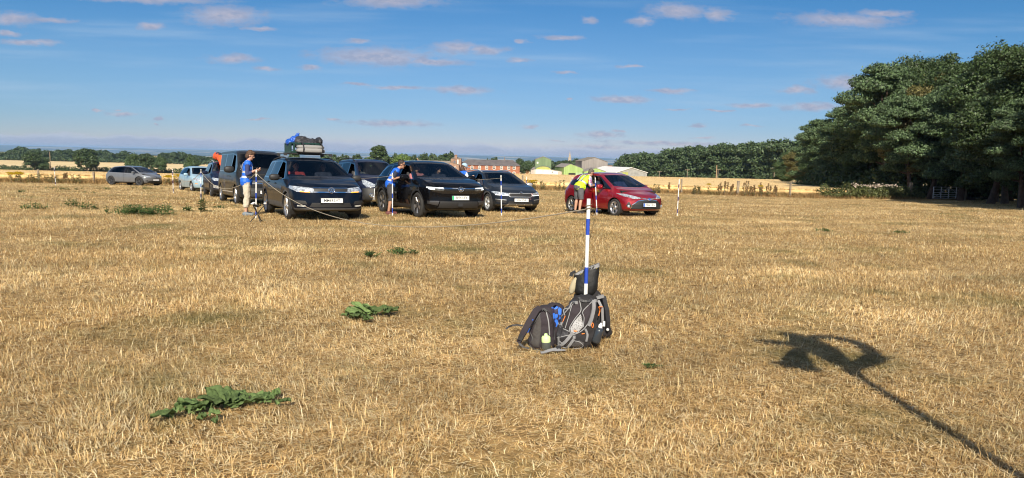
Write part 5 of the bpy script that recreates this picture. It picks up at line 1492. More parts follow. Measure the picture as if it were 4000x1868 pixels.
burdock([(1410, 1245, .22, 130, 45), (1440, 1245, .24, 80, 50), (1470, 1245, .22, 60, 50), (1500, 1240, .20, 20, 40), (1520, 1235, .16, 70, 55), (1400, 1255, .14, 200, 20), (1435, 1262, .13, -90, 35), (1370, 1248, .10, 180, 15)], 'dark curled broad leaved plant left of the rucksacks', 8)

def weedclump(px, py, wpx, hgt, ns, label, seed, wide=1.0):
    r = random.Random(seed); g0 = gpt(px, py); d = g0.y; ppm = F_PX / d; V = []; b = MB()
    for s in range(ns):
        ox = max(-.75, min(.75, r.gauss(0, .32))) * wpx / ppm; oy = r.gauss(0, .25) * wpx / ppm * .8
        hh = hgt * r.uniform(.5, 1.1) * (1 - .3 * min(1, abs(ox) / (wpx / ppm + .01)))
        base = Vector((ox, oy, h(g0.x + ox, d + oy) - g0.z)); lean = Vector((r.gauss(0, .12), r.gauss(0, .12), 1))
        b.tube([base, base + lean * hh], .005, 4, 0, cap=False)
        nl = max(5, int(hh / .03))
        for k in range(nl):
            t = (k + .5) / nl; p = base + lean * (hh * t); az = k * 2.4 + r.uniform(-.3, .3); L_ = wide * .8 * (.17 * (1 - .55 * t) + .03) * r.uniform(.7, 1.2) * min(1, hgt / .25 + .3)
            dx, dy = math.cos(az), math.sin(az); w = L_ * .19; up = r.uniform(.1, .6)
            q = p + Vector((dx, dy, up)) * L_ * .55; e = p + Vector((dx * L_, dy * L_, up * L_ * .6))
            b.add([p, q + Vector((-dy * w, dx * w, 0)), e, q - Vector((-dy * w, dx * w, 0))], [(0, 1, 2, 3)])
    o = b.build('weed_clump', WEED); o.location = g0; tag(o, label, 'weed', 'green weeds in the mown grass')
for i, (px, py, w, hg, ns, lab) in enumerate([
    (545, 838, 185, .27, 95, 'widest patch of tall green weeds left of the queue of cars'), (650, 825, 120, .26, 20, 'thin green weeds at the right end of the widest weed patch'),
    (790, 828, 40, .55, 9, 'single tall bushy weed below the pole by the pale blue hatchback'), (345, 818, 50, .22, 14, 'small weed left of the widest weed patch'), (282, 808, 50, .24, 14, 'leafy weed clump nearer the grey hatchback, second of three'),
    (130, 818, 90, .22, 18, 'low spreading weeds near the left edge of the field'), (575, 740, 70, .22, 20, 'low green weeds in front of the grey hatchback nose'), (410, 741, 45, .16, 12, 'tiny weed patch below the rear wheel of the grey hatchback'),
    (255, 742, 90, .16, 20, 'low weed strip right of the leaning far left pole'), (200, 737, 60, .12, 10, 'sparse weeds under the leaning far left pole'), (83, 752, 22, .14, 13, 'tiny lone green weed at the far left'), (350, 755, 50, .1, 10, 'faint flat weed streak between weed patches'),
    (738, 826, 30, .14, 13, 'small weed just left of the tall bushy one'), (858, 815, 30, .12, 13, 'tiny weed left of the woman in pale trousers'), (1440, 1008, 40, .12, 12, 'flat green weed left in the middle of the mown grass'), (1560, 996, 100, .12, 22, 'flat spreading weeds in the middle of the mown grass'),
    (3215, 905, 40, .1, 13, 'tiny dark weed in the open grass on the right'), (3515, 912, 50, .1, 13, 'thin weed in the open grass farthest right'), (2545, 1438, 50, .035, 7, 'greyish low weed right of the rucksacks'), (1420, 1250, 60, .05, 10, 'low weed around the curled broad leaved plant')]):
    weedclump(px, py, w, hg, ns, lab, 40 + i)
# ------------------------------------------------------------------ people
SKIN = mat('skin', (.50, .285, .20), .55, var=.06, vscale=12); SKIN2 = mat('tanned_skin', (.42, .225, .145), .55, var=.06, vscale=12)
HAIRB = mat('brown_hair', (.075, .038, .02), .6, var=.3, vscale=60, bump=.6, bscale=90); HAIRD = mat('dark_hair', (.028, .02, .016), .6, var=.3, vscale=60, bump=.6, bscale=90); HAIRG = mat('greying_hair', (.10, .085, .07), .65, var=.4, vscale=60, bump=.6, bscale=90)
VESTB = mat('blue_tabard', (.015, .13, .66), .6, bump=.25, bscale=14); VESTY = mat('hi_vis_yellow', (.60, .86, .03), .6, bump=.25, bscale=14)
REFL = mat('reflective_band', (.50, .51, .54), .4); BEIGE = mat('beige_cotton', (.52, .47, .38), .85, bump=.4, bscale=12); CHAR = mat('charcoal_cotton', (.045, .045, .052), .85, bump=.4, bscale=12)
GREYC_ = mat('grey_cotton', (.10, .10, .11), .85, bump=.4, bscale=12); TDARK = mat('navy_tshirt', (.022, .026, .05), .85, bump=.3, bscale=14); TWHITE = mat('white_cotton', (.72, .72, .72), .85, bump=.3, bscale=14)
TDOT = mat('spotted_blouse', (.035, .045, .13), .85); SHOE = mat('grey_trainers', (.16, .19, .22), .7); SHOER = mat('maroon_trainers', (.12, .035, .035), .7); SHOED = mat('dark_shoes', (.03, .03, .032), .7)
CAPM = mat('pale_blue_cap', (.33, .47, .60), .8); LENS = mat('dark_lens', (.01, .01, .012), .1, coat=1); PHONE = mat('phone', (.012, .012, .014), .25)
def patterned():
    m = mat('patterned_shirt', (.5, .5, .5), .85); nt = m.node_tree; b = nt.nodes['Principled BSDF']; tc = nt.nodes.new('ShaderNodeTexCoord')
    v = nt.nodes.new('ShaderNodeTexVoronoi'); v.inputs['Scale'].default_value = 26; nt.links.new(tc.outputs['Object'], v.inputs['Vector']); s = nt.nodes.new('ShaderNodeSeparateColor'); nt.links.new(v.outputs['Color'], s.inputs[0])
    r = nt.nodes.new('ShaderNodeValToRGB'); r.color_ramp.interpolation = 'CONSTANT'; e = r.color_ramp.elements; e[0].color = (.62, .10, .09, 1); e[1].position = .35; e[1].color = (.10, .16, .42, 1); q = e.new(.65); q.color = (.62, .52, .52, 1)
    nt.links.new(s.outputs[0], r.inputs[0]); nt.links.new(r.outputs[0], b.inputs['Base Color']); return m
PATT = patterned()

class Person:
    """joints J in the person's own frame: x forward, y left, z up"""
    def __init__(s, label, loc, yaw, J, skin=SKIN, fat=1.0, vox=.009, group=None, rot=None, fingers=True):
        s.J = {k: Vector(v) for k, v in J.items()}; s.fat = fat; s.vox = vox; J = s.J
        b = MB(); s.torso(b, 0); s.headm(b); s.legs(b, 0, 1); s.arms(b, 0)
        for sd in 'LR': s.hand(b, sd, fingers)
        for sd in 'LR':
            if 'a' + sd in J: b.caps(J['a' + sd] + Vector((-.03, 0, -.03)), J['t' + sd], .036, .028, 10)
        s.o = organic('person', b, vox, skin, None, 2, .4)
        s.o.location = loc; s.o.rotation_euler = rot if rot is not None else (0, 0, yaw)
        tag(s.o, label, 'person', group)
        f = s.hf; u = s.hu; l = u.cross(f)
        e = MB()
        for k in (-1, 1): e.ell(J['head'] + f * .087 + u * .018 + l * .033 * k, (.009, .011, .008), 8)
        e.build('eye', LENS, s.o)
    def torso(s, b, g, z=1.0):
        J = s.J; F = s.fat; hip, ch, nk = J['hip'], J['chest'], J['neck']; wst = hip.lerp(ch, .48)
        dn = (ch - hip).normalized(); a = math.atan2(dn.x, dn.z)
        def disc(c, r, an):
            b.ell((0, 0, 0), (r[0] + g, r[1] + g, r[2] + g), 16, 0, Matrix.Translation(c) @ Matrix.Rotation(an, 4, 'Y'), .9)
        disc(hip, (.115 * F, .165 * F, .13), a * .3); disc(wst, (.105 * F, .145 * F, .16), a); disc(ch, (.112 * F, .165 * F, .18), a)
        sl, sr = J['sL'], J['sR']; b.caps(sl + Vector((0, -.02, -.01)), sr + Vector((0, .02, -.01)), .062 + g, .062 + g, 12)
        if g == 0: b.caps(nk, J['head'] + Vector((-.01, 0, -.04)), .056, .052, 12)
        else: b.caps(nk - dn * .06, nk - dn * .015, .075 + g * .3, .06 + g * .3, 12)
    def headm(s, b):
        J = s.J; c = J['head']; f = J['look'].normalized(); u = (J.get('up', Vector((0, 0, 1)))); u = (u - f * u.dot(f)).normalized(); l = u.cross(f); s.hf, s.hu = f, u
        T = Matrix((f, l, u)).transposed().to_4x4(); T.translation = c; s.HT = T
        b.ell((0, 0, .02), (.098, .076, .105), 16, 0, T); b.ell((.028, 0, -.055), (.066, .056, .065), 14, 0, T); b.ell((.078, 0, -.088), (.022, .026, .02), 10, 0, T)
        b.ell((.104, 0, -.012), (.022, .014, .026), 10, 0, T)
        for k in (-1, 1): b.ell((-.005, k * .08, -.005), (.022, .011, .032), 8, 0, T)
    def legs(s, b, g, to=1):
        J = s.J
        for sd in 'LR':
            if 'k' + sd not in J: continue
            hp = J['hip'] + Vector((0, .085 if sd == 'L' else -.085, -.03)); b.caps(hp, J['k' + sd], .088 + g, .058 + g, 14)
            if 'a' + sd in J:
                k, a = J['k' + sd], J['a' + sd]; m = k.lerp(a, .3); b.caps(k, m + Vector((-.012, 0, 0)), .055 + g, .057 + g, 12); b.caps(m + Vector((-.012, 0, 0)), a, .056 + g, .037 + g, 12)
    def arms(s, b, g, frac=2.0):
        J = s.J
        for sd in 'LR':
            a, e, w = J['s' + sd], J['e' + sd], J['w' + sd]
            if frac <= 1: b.caps(a, a.lerp(e, frac), .054 + g, .046 + g + .006, 12)
            else: b.caps(a, e, .052 + g, .041 + g, 12); b.caps(e, e.lerp(w, min(1, frac - 1)), .041 + g, .029 + g + (.006 if g else 0), 12)
    def hand(s, b, sd, fingers):
        J = s.J; w, t = J['w' + sd], J['h' + sd]; d = (t - w).normalized(); side = Vector((0, 0, 1)).cross(d).normalized(); n = d.cross(side).normalized()
        pc = w + d * .055; T = Matrix((d, side, n)).transposed().to_4x4(); T.translation = pc; b.ell((0, 0, 0), (.052, .040, .018), 12, 0, T, .85)
        if not fingers: b.ell(w + d * .11, (.04, .03, .025), 10); return
        for k, ln in enumerate((.060, .072, .068, .052)):
            y = (k - 1.5) * .0205; p = T @ Vector((.045, y, 0)); q = T @ Vector((.045 + ln * .6, y * 1.05, .012)); e = T @ Vector((.045 + ln * .85, y * 1.02, .036))
            b.caps(p, q, .0092, .0088, 8); b.caps(q, e, .0088, .0075, 8)
        sgn = 1 if sd == 'R' else -1
        p = T @ Vector((-.02, sgn * .034, .004)); q = T @ Vector((.018, sgn * .062, .02)); e = T @ Vector((.045, sgn * .055, .036)); b.caps(p, q, .0115, .0095, 8); b.caps(q, e, .0095, .008, 8)
    def wear(s, name, m, build, cut=(), it=2, disp=None, vox=None):
        b = MB(); build(b); return organic(name, b, vox or s.vox, m, s.o, it, .4, cut, disp)
    def band(s, z0, z1, g, m=REFL, tilt=None):
        n = tilt or Vector((0, 0, 1)); return s.wear('reflective_band', m, lambda b: s.torso(b, g), [(Vector((0, 0, z1)), n), (Vector((0, 0, z0)), -n)])
    def hair(s, m, blobs):
        def f(b):
            for c, r in blobs: b.ell(c, r, 14, 0, s.HT)
        return s.wear('hair', m, f, disp=wrinkle(.006, 40), vox=.008)
    def shoes(s, m):
        for sd in 'LR':
            a, t = s.J['a' + sd], s.J['t' + sd]
            s.wear('shoe', m, lambda b: (b.caps(Vector((a.x - .045, a.y, .05)), Vector((t.x + .01, t.y, .038)), .052, .042, 12), b.ell((a.x, a.y, .09), (.05, .045, .05), 10), b.box(((a.x + t.x) / 2 - .01, (a.y + t.y) / 2, .016), (.24, .075, .03))), [(Vector((0, 0, .004)), Vector((0, 0, -1)))])
up = Vector((0, 0, 1))
def ground_z(p): return Vector((p.x, p.y, h(p.x, p.y)))

# woman with a blue tabard reading her phone
J = dict(hip=(0, 0, .97), chest=(.03, 0, 1.30), neck=(.06, 0, 1.48), head=(.11, 0, 1.635), look=(1, -.05, -.42), sL=(.04, .18, 1.42), sR=(.04, -.18, 1.42),
    eR=(.03, -.24, 1.13), wR=(.23, -.17, 1.235), hR=(.33, -.13, 1.27), eL=(.06, .24, 1.13), wL=(.24, .14, 1.20), hL=(.33, .08, 1.22),
    kL=(.02, .10, .52), aL=(-.02, .10, .09), tL=(.13, .12, .03), kR=(.01, -.10, .52), aR=(-.03, -.10, .09), tR=(.12, -.13, .03))
g = gpt(966, 842); p = Person('woman in blue tabard and pale cropped trousers reading a phone by the van', g, R(18), J)
p.wear('blouse', TDOT, lambda b: (p.torso(b, .010), p.arms(b, .012, 1.45)), [(Vector((0, 0, .9)), -up)])
p.wear('trousers', BEIGE, lambda b: (p.legs(b, .026), b.ell((0, 0, .95), (.15, .19, .14), 14)), [(Vector((0, 0, .235)), -up), (Vector((0, 0, 1.02)), up)], disp=wrinkle(.012, 9))
vest = p.wear('tabard', VESTB, lambda b: (p.torso(b, .028), b.ell((-.01, 0, .93), (.165, .205, .20), 16)), [(Vector((0, 0, .80)), -up)], disp=wrinkle(.008, 9))
p.band(1.03, 1.085, .034); p.band(1.17, 1.22, .033)
def over(b):
    for k in (-1, 1): pass
rb = MB(); 
for k in (-1, 1):
    rb.ribbon([(-.10, k * .10, 1.21), (-.105, k * .105, 1.32), (-.075, k * .11, 1.43), (.02, k * .115, 1.505), (.11, k * .11, 1.44), (.165, k * .10, 1.32), (.165, k * .10, 1.22)], .045, .008, [(-1, 0, 0), (-1, 0, .2), (-.8, 0, .6), (0, 0, 1), (.8, 0, .6), (1, 0, .1), (1, 0, 0)])
rb.build('reflective_band', REFL, p.o)
em = MB(); T = Matrix.Translation((-.127, .0, 1.335)) @ Matrix.Rotation(R(-90), 4, 'Y'); em.lathe([(.045, 0), (.055, .004), (.065, 0)], 20, 0, T); em.box((-.135, 0, 1.335), (.004, .05, .05)); em.box((-.14, 0, 1.19 + .065), (.004, .18, .014)); em.build('back_emblem', TWHITE, p.o)
p.hair(HAIRB, [((-.02, 0, .045), (.105, .09, .105)), ((-.05, 0, -.03), (.075, .085, .09)), ((.06, 0, .09), (.05, .07, .045))]); p.shoes(SHOE)
ph = MB().box((0, 0, 0), (.15, .075, .01)); po = ph.build('mobile_phone', PHONE); po.location = g + Matrix.Rotation(R(18), 3, 'Z') @ Vector((.37, -.03, 1.275)); po.rotation_euler = (0, R(-25), R(18)); tag(po, 'mobile phone held by the woman in pale trousers', 'phone')

# man with a blue tabard and dark shorts
J = dict(hip=(0, 0, .92), chest=(.14, 0, 1.21), neck=(.24, 0, 1.37), head=(.335, 0, 1.50), look=(1, -.05, -.22), sL=(.18, .19, 1.31), sR=(.18, -.19, 1.31),
    eR=(.05, -.27, 1.06), wR=(.25, -.20, 1.12), hR=(.36, -.15, 1.15), eL=(.12, .28, 1.06), wL=(.30, .16, 1.13), hL=(.39, .09, 1.15),
    kL=(.05, .11, .49), aL=(.02, .12, .09), tL=(.17, .15, .03), kR=(.03, -.11, .49), aR=(-.05, -.11, .09), tR=(.10, -.14, .03))
g = gpt(1524, 838); p = Person('man in a blue tabard and dark shorts leaning towards the black suv window', g, R(12), J, SKIN2)
p.wear('t_shirt', TDARK, lambda b: (p.torso(b, .010), p.arms(b, .014, .62)), [(Vector((0, 0, .85)), -up)])
p.wear('shorts', CHAR, lambda b: (p.legs(b, .034), b.ell((0, 0, .92), (.155, .195, .13), 14)), [(Vector((0, 0, .43)), -up), (Vector((0, 0, 1.0)), up)], disp=wrinkle(.012, 9))
p.wear('tabard', VESTB, lambda b: (p.torso(b, .028), b.ell((.0, 0, .90), (.165, .205, .18), 16)), [(Vector((0, 0, .775)), -up)], disp=wrinkle(.008, 9))
p.band(1.01, 1.065, .034, tilt=Vector((.25, 0, 1)).normalized()); p.band(1.16, 1.21, .033, tilt=Vector((.3, 0, 1)).normalized())
p.hair(HAIRD, [((-.02, 0, .05), (.098, .084, .095)), ((-.05, 0, .0), (.062, .078, .07))]); p.shoes(SHOER)
sg = MB()
for k in (-1, 1): sg.ell((.088, k * .036, .018), (.012, .03, .02), 10, 0, p.HT); sg.tube([p.HT @ Vector((.08, k * .066, .02)), p.HT @ Vector((-.01, k * .084, .02))], .005, 5)
sg.build('sunglasses', LENS, p.o)
po = MB().box((0, 0, 0), (.15, .078, .012)).build('mobile_phone', PHONE); po.location = g + Matrix.Rotation(R(12), 3, 'Z') @ Vector((.43, -.04, 1.185)); po.rotation_euler = (0, R(-35), R(12)); tag(po, 'mobile phone held by the man in dark shorts', 'phone')

# man in yellow leaning to the red car
J = dict(hip=(0, 0, .90), chest=(.22, 0, 1.14), neck=(.37, 0, 1.28), head=(.49, 0, 1.40), look=(1, .0, -.45), sL=(.30, .20, 1.23), sR=(.30, -.20, 1.23),
    eR=(.30, -.27, .95), wR=(.52, -.16, .97), hR=(.64, -.12, 1.02), eL=(.40, .25, .96), wL=(.58, .12, .98), hL=(.69, .06, 1.03),
    kL=(.03, .13, .50), aL=(-.02, .15, .09), tL=(.11, .20, .03), kR=(.02, -.13, .50), aR=(-.05, -.15, .09), tR=(.09, -.19, .03))
g = gpt(2258, 834); YW = R(30); p = Person('man in a yellow hi vis vest and grey shorts leaning at the red car window', g, YW, J, SKIN, 1.08)
p.wear('shirt', PATT, lambda b: (p.torso(b, .010), p.arms(b, .020, .85)), [(Vector((0, 0, .85)), -up)])
p.wear('shorts', GREYC_, lambda b: (p.legs(b, .038), b.ell((-.01, 0, .90), (.165, .205, .14), 14)), [(Vector((0, 0, .50)), -up), (Vector((0, 0, 1.0)), up)], disp=wrinkle(.012, 9))
tn = Vector((.62, 0, .78)).normalized()
p.wear('hi_vis_vest', VESTY, lambda b: (p.torso(b, .030), b.ell((.02, 0, .92), (.175, .215, .18), 16), b.ell((.16, 0, .92), (.07, .17, .15), 12)), [(Vector((-.05, 0, .80)), Vector((-.25, 0, -1)).normalized())], disp=wrinkle(.008, 9))
p.wear('reflective_band', REFL, lambda b: p.torso(b, .036), [(Vector((.12, 0, 1.10)), tn), (Vector((.09, 0, 1.055)), -tn)])
rb = MB()
for k in (-1, 1): rb.ribbon([(-.0, k * .11, 1.16), (.11, k * .12, 1.27), (.22, k * .12, 1.335), (.31, k * .12, 1.335), (.37, k * .115, 1.24), (.36, k * .11, 1.12)], .05, .008, [(-.8, 0, .6), (-.7, 0, .7), (-.3, 0, 1), (.3, 0, 1), (1, 0, .3), (1, 0, 0)])
rb.build('reflective_band', REFL, p.o)
p.hair(HAIRG, [((-.02, 0, .055), (.098, .084, .095)), ((-.05, 0, .0), (.062, .078, .07)), ((.06, 0, .1), (.04, .06, .03))]); p.shoes(SHOED)
sg = MB()
for k in (-1, 1): sg.ell((.095, k * .036, .015), (.006, .026, .018), 10, 0, p.HT); sg.tube([p.HT @ Vector((.09, k * .062, .02)), p.HT @ Vector((-.01, k * .086, .02))], .004, 5)
sg.build('glasses', LENS, p.o)
po = MB().box((0, 0, 0), (.15, .078, .012)).build('mobile_phone', PHONE); po.location = g + Matrix.Rotation(YW, 3, 'Z') @ Vector((.74, -.02, 1.06)); po.rotation_euler = (0, R(-35), YW); tag(po, 'mobile phone held by the man in yellow', 'phone')

# woman in a cap between the black suv and the estate car
J = dict(hip=(0, 0, .90), chest=(.05, 0, 1.20), neck=(.08, 0, 1.36), head=(.11, 0, 1.50), look=(1, -.3, -.3), sL=(.06, .17, 1.30), sR=(.06, -.17, 1.30),
    eR=(.12, -.26, 1.05), wR=(.31, -.19, 1.14), hR=(.40, -.14, 1.18), eL=(.12, .24, 1.03), wL=(.31, .15, 1.12), hL=(.40, .10, 1.15),
    kL=(.02, .10, .48), aL=(-.02, .10, .09), tL=(.13, .12, .03), kR=(.01, -.10, .48), aR=(-.03, -.10, .09), tR=(.12, -.13, .03))
g = at(1804, 25.4); p = Person('woman in a pale blue cap and white sleeves behind the black suv', g, R(38), J)
p.wear('white_top', TWHITE, lambda b: (p.torso(b, .010), p.arms(b, .016, 1.85)), [(Vector((0, 0, .85)), -up)])
p.wear('trousers', CHAR, lambda b: (p.legs(b, .026), b.ell((0, 0, .90), (.15, .19, .13), 14)), [(Vector((0, 0, .12)), -up), (Vector((0, 0, 1.0)), up)])
p.wear('tabard', VESTB, lambda b: (p.torso(b, .028), b.ell((0, 0, .90), (.165, .205, .18), 16)), [(Vector((0, 0, .77)), -up)])
p.band(1.08, 1.13, .034)
p.hair(HAIRB, [((-.03, 0, .03), (.10, .095, .10)), ((-.06, 0, -.07), (.085, .10, .10)), ((-.02, -.05, -.09), (.06, .05, .07)), ((-.02, .05, -.09), (.06, .05, .07))])
cp = MB(); cp.ell((-.005, 0, .075), (.115, .098, .09), 16, 0, p.HT); cp.ell((.13, 0, .05), (.085, .075, .014), 14, 0, p.HT); cp.ell((-.01, 0, .165), (.012, .012, .008), 8, 0, p.HT)
organic('cap', cp, .008, CAPM, p.o, 1, .4); p.shoes(SHOED)
em = MB(); em.box((-.10, .03, 1.26), (.006, .07, .07)); em.build('back_emblem', TWHITE, p.o)

# people in the cars
def occupant(car, y, label, top, hair, blobs, look=(1, 0, 0), skin=SKIN, lean=0.0, wheel=True):
    sp = car.sp; zs = sp['zseat'] + .10; xs = sp['xdash'] - .80
    r = .30 if wheel else .2
    J = dict(hip=(-.02, 0, 0), chest=(-.10, lean, .34), neck=(-.13, lean * 1.4, .50), head=(-.10, lean * 1.8, .655), look=look, sL=(-.10, lean + .18, .44), sR=(-.10, lean - .18, .44),
        eL=(.10, .22, .22), wL=(.33, .12 if wheel else .06, .30 if wheel else .10), hL=(.43, .10, .34 if wheel else .10), eR=(.10, -.22, .22), wR=(.33, -.12 if wheel else -.06, .30 if wheel else .10), hR=(.43, -.10, .34 if wheel else .10),
        kL=(.42, .10, .08), kR=(.42, -.10, .08), aL=(.55, .10, -.28), aR=(.55, -.10, -.28), tL=(.68, .1, -.30), tR=(.68, -.1, -.30))
    for k in J:
        if k != 'look': J[k] = tuple(q * .96 for q in J[k])
    p = Person(label, car.Mw @ Vector((xs, y, zs)), 0, J, skin, .95, .013, 'people sitting in the cars', car.Mw.to_euler(), fingers=True)
    p.wear('top', top, lambda b: (p.torso(b, .014), p.arms(b, .016, .9)), vox=.014)
    p.wear('trousers', CHAR, lambda b: p.legs(b, .018), vox=.014)
    p.hair(hair, blobs); return p
SH = [((-.02, 0, .05), (.10, .086, .095)), ((-.05, 0, .0), (.065, .08, .075))]
LH = SH + [((-.06, 0, -.08), (.07, .095, .11)), ((-.03, .06, -.08), (.05, .035, .1)), ((-.03, -.06, -.08), (.05, .035, .1))]
occupant(TIG, -.36, 'driver in a red top inside the navy suv with hands on the wheel', mat('red_top', (.30, .03, .03), .85), HAIRD, SH)
occupant(TIG, .36, 'passenger in a dark top inside the navy suv', TDARK, HAIRB, LH, wheel=False)
occupant(GRAND, -.36, 'driver in a pink top inside the black suv looking out at the man', mat('pink_top', (.40, .15, .16), .85), HAIRG, SH, look=(.6, -.8, 0))
occupant(GRAND, .36, 'passenger with dark hair inside the black suv', TDARK, HAIRD, LH, wheel=False)
occupant(REDC, -.36, 'dark haired driver at the open window of the red car', TDARK, HAIRD, LH, look=(.45, -.9, .05), lean=-.07, wheel=False)
occupant(REDC, .36, 'passenger in blue inside the red car', TDOT, HAIRB, SH, wheel=False)
occupant(BERL, -.36, 'driver inside the dark blue people carrier', GREYC_, HAIRG, SH)
occupant(SKODA, -.36, 'driver inside the slate blue estate car', TDARK, HAIRB, SH, look=(.5, -.8, 0))
# ------------------------------------------------------------------ trees
BARK = mat('bark', (.085, .062, .045), .9, var=.35, vscale=3, bump=.8, bscale=8); BARKP = mat('pine_bark', (.075, .05, .038), .9, var=.4, vscale=3, bump=.8, bscale=8)
LEAF_PINE = mat('pine_needles', (.092, .145, .062), .6, island=.6, trans=.12); LEAF_DARK = mat('dark_leaves', (.054, .088, .028), .55, island=.5, trans=.2)
LEAF_MID = mat('mid_green_leaves', (.070, .115, .038), .55, island=.5, trans=.2); LEAF_TAN = mat('browning_leaves', (.150, .135, .042), .6, island=.5, trans=.2)
LEAF_LIGHT = mat('light_green_leaves', (.15, .23, .055), .55, island=.45, trans=.25); LEAF_FAR = mat('far_leaves', (.062, .100, .040), .6, island=.5, trans=.15)

def leafquads(P, Nn, size, r, aspect=1.7, spread=.9):
    """one bent leaf clump per point, facing loosely along Nn"""
    n = len(P); Nn = Nn + r.normal(0, spread, (n, 3)); Nn /= np.linalg.norm(Nn, axis=1)[:, None] + 1e-9
    T = r.normal(0, 1, (n, 3)); T -= Nn * (T * Nn).sum(1)[:, None]; T /= np.linalg.norm(T, axis=1)[:, None] + 1e-9
    B = np.cross(Nn, T); s = (size * r.uniform(.55, 1.35, n))[:, None]; k = s * .32
    V = np.stack([P - T * s * aspect / 2, P - B * s / 2 + Nn * k * .5, P + T * s * aspect / 2 - Nn * k * .6, P + B * s / 2 + Nn * k * .5], 1)
    return V.reshape(-1, 3), np.arange(n * 4).reshape(n, 4)

def lobes_cloud(lobes, dens, size, r, flat=1.0, fill=.15, aspect=1.7, upb=.35):
    Ps, Ns = [], []
    for (c, rad) in lobes:
        rad = np.array(rad); area = 4 * np.pi * (rad[0] * rad[1] * rad[2]) ** (2 / 3); n = max(12, int(area * dens))
        d = r.normal(0, 1, (n, 3)); d /= np.linalg.norm(d, axis=1)[:, None]; d[:, 2] = np.where(d[:, 2] < -.2, d[:, 2] * .5, d[:, 2])
        q = np.where(r.random(n) < fill, r.uniform(.3, .8, n), r.normal(.95, .09, n))
        # knobbly surface so each lobe breaks into smaller tufts
        ph = r.uniform(0, 6, 3); kn = 1 + .16 * np.sin(d[:, 0] * 7 + ph[0]) * np.sin(d[:, 1] * 7 + ph[1]) + .10 * np.sin(d[:, 2] * 11 + ph[2] + d[:, 0] * 9)
        Ps.append(np.array(c) + d * rad * (q * kn)[:, None]); Ns.append(d + np.array([0, 0, upb]))
    return leafquads(np.vstack(Ps), np.vstack(Ns), size, r, aspect)

def trunk_mb(hgt, r0, lean, r, limbs, lobes, fork=.45):
    b = MB(); pts = [Vector((0, 0, -.3))]
    for k in range(1, 7): t = k / 6; pts.append(Vector((lean[0] * t * hgt + .15 * math.sin(t * 5 + r.uniform(0, 1)) * r0 * 4, lean[1] * t * hgt, hgt * t)))
    b.tube(pts, [r0 * 1.25] + [r0 * (1 - .78 * k / 6) for k in range(1, 7)], 10)
    pick = list(range(len(lobes))); r.shuffle(pick)
    for i in pick[:limbs]:
        c, rad = lobes[i]; c = Vector(c); t = min(.95, max(fork * .7, (c.z / hgt) * .62)); s = Vector((lean[0] * t * hgt, lean[1] * t * hgt, hgt * t))
        m = s.lerp(c, .5) + Vector((0, 0, -.05 * (c - s).length)); b.tube([s, m, c], [r0 * .38, r0 * .22, r0 * .08], 6)
    return b

def make_tree(name, kind, hgt, wid, seed, size, dens, leaf, bark=BARK, lean=(0, 0), base=.25, far=False):
    """kind: round / pine / spread.  Empty > trunk, crown"""
    r = np.random.default_rng(seed); rr = random.Random(seed); lobes = []
    if kind == 'pine':
        n = 26
        for k in range(n):
            t = (k + .5) / n; z = hgt * (base + (1 - base) * t); R_ = wid / 2 * (math.sin(math.pi * min(1, .12 + t * .86)) ** .6) * (1 - .25 * t)
            a = k * 2.4 + rr.uniform(-.5, .5); d = R_ * rr.uniform(.35, .9); q = wid * rr.uniform(.13, .2)
            lobes.append(((math.cos(a) * d + lean[0] * z, math.sin(a) * d + lean[1] * z, z), (q, q, q * .48)))
    else:
        n = 20 if kind == 'round' else 24
        for k in range(n):
            u = rr.uniform(-1, 1); a = k * 2.4 + rr.uniform(-.4, .4); q = math.sqrt(1 - u * u); f = rr.uniform(.45, .78)
            zc = hgt * (base + (1 - base) * .5); zr = hgt * (1 - base) * .5
            w = wid / 2 * (1 if kind == 'round' else (1.05 - .25 * u))
            s = wid * rr.uniform(.14, .22); lobes.append(((math.cos(a) * q * f * w + lean[0] * zc, math.sin(a) * q * f * w + lean[1] * zc, zc + u * zr * .80), (s, s, s * .8)))
        lobes += [((math.cos(k * 2.4) * wid * .42 * (1 - .5 * k / 14), math.sin(k * 2.4) * wid * .42 * (1 - .5 * k / 14), hgt * (base + (1 - base) * (k + 1) / 15)), (wid * .085, wid * .085, wid * .06)) for k in range(14)]
        lobes.append(((0, 0, hgt * (base + (1 - base) * .5)), (wid * .3, wid * .3, hgt * (1 - base) * .34)))
    V, F = lobes_cloud(lobes, dens, size, r, aspect=2.0 if kind == 'pine' else 1.5)
    root = empty(name)
    tb = trunk_mb(hgt * (.8 if kind == 'pine' else .6), hgt * .026, lean, rr, 0 if far else 10, lobes)
    tb.build('trunk', bark, root)
    link('crown', np_mesh('crown', V, F, [leaf]), root)
    root['hgt'] = hgt
    return root
PROTO = {}
def plant(proto, x, y, hgt, label, group, rz=None, wide=1.0, zoff=0, name=None):
    p = PROTO[proto]
    if not p.get('used'): o = p; p['used'] = 1
    else: o = copy_tree(p)
    s = hgt / p['hgt']; o.scale = (s * wide, s * wide, s); o.location = (x, y, h(x, y) + zoff); o.rotation_euler = (0, 0, rnd.uniform(0, 6.28) if rz is None else rz)
    tag(o, label, 'tree', group); return o

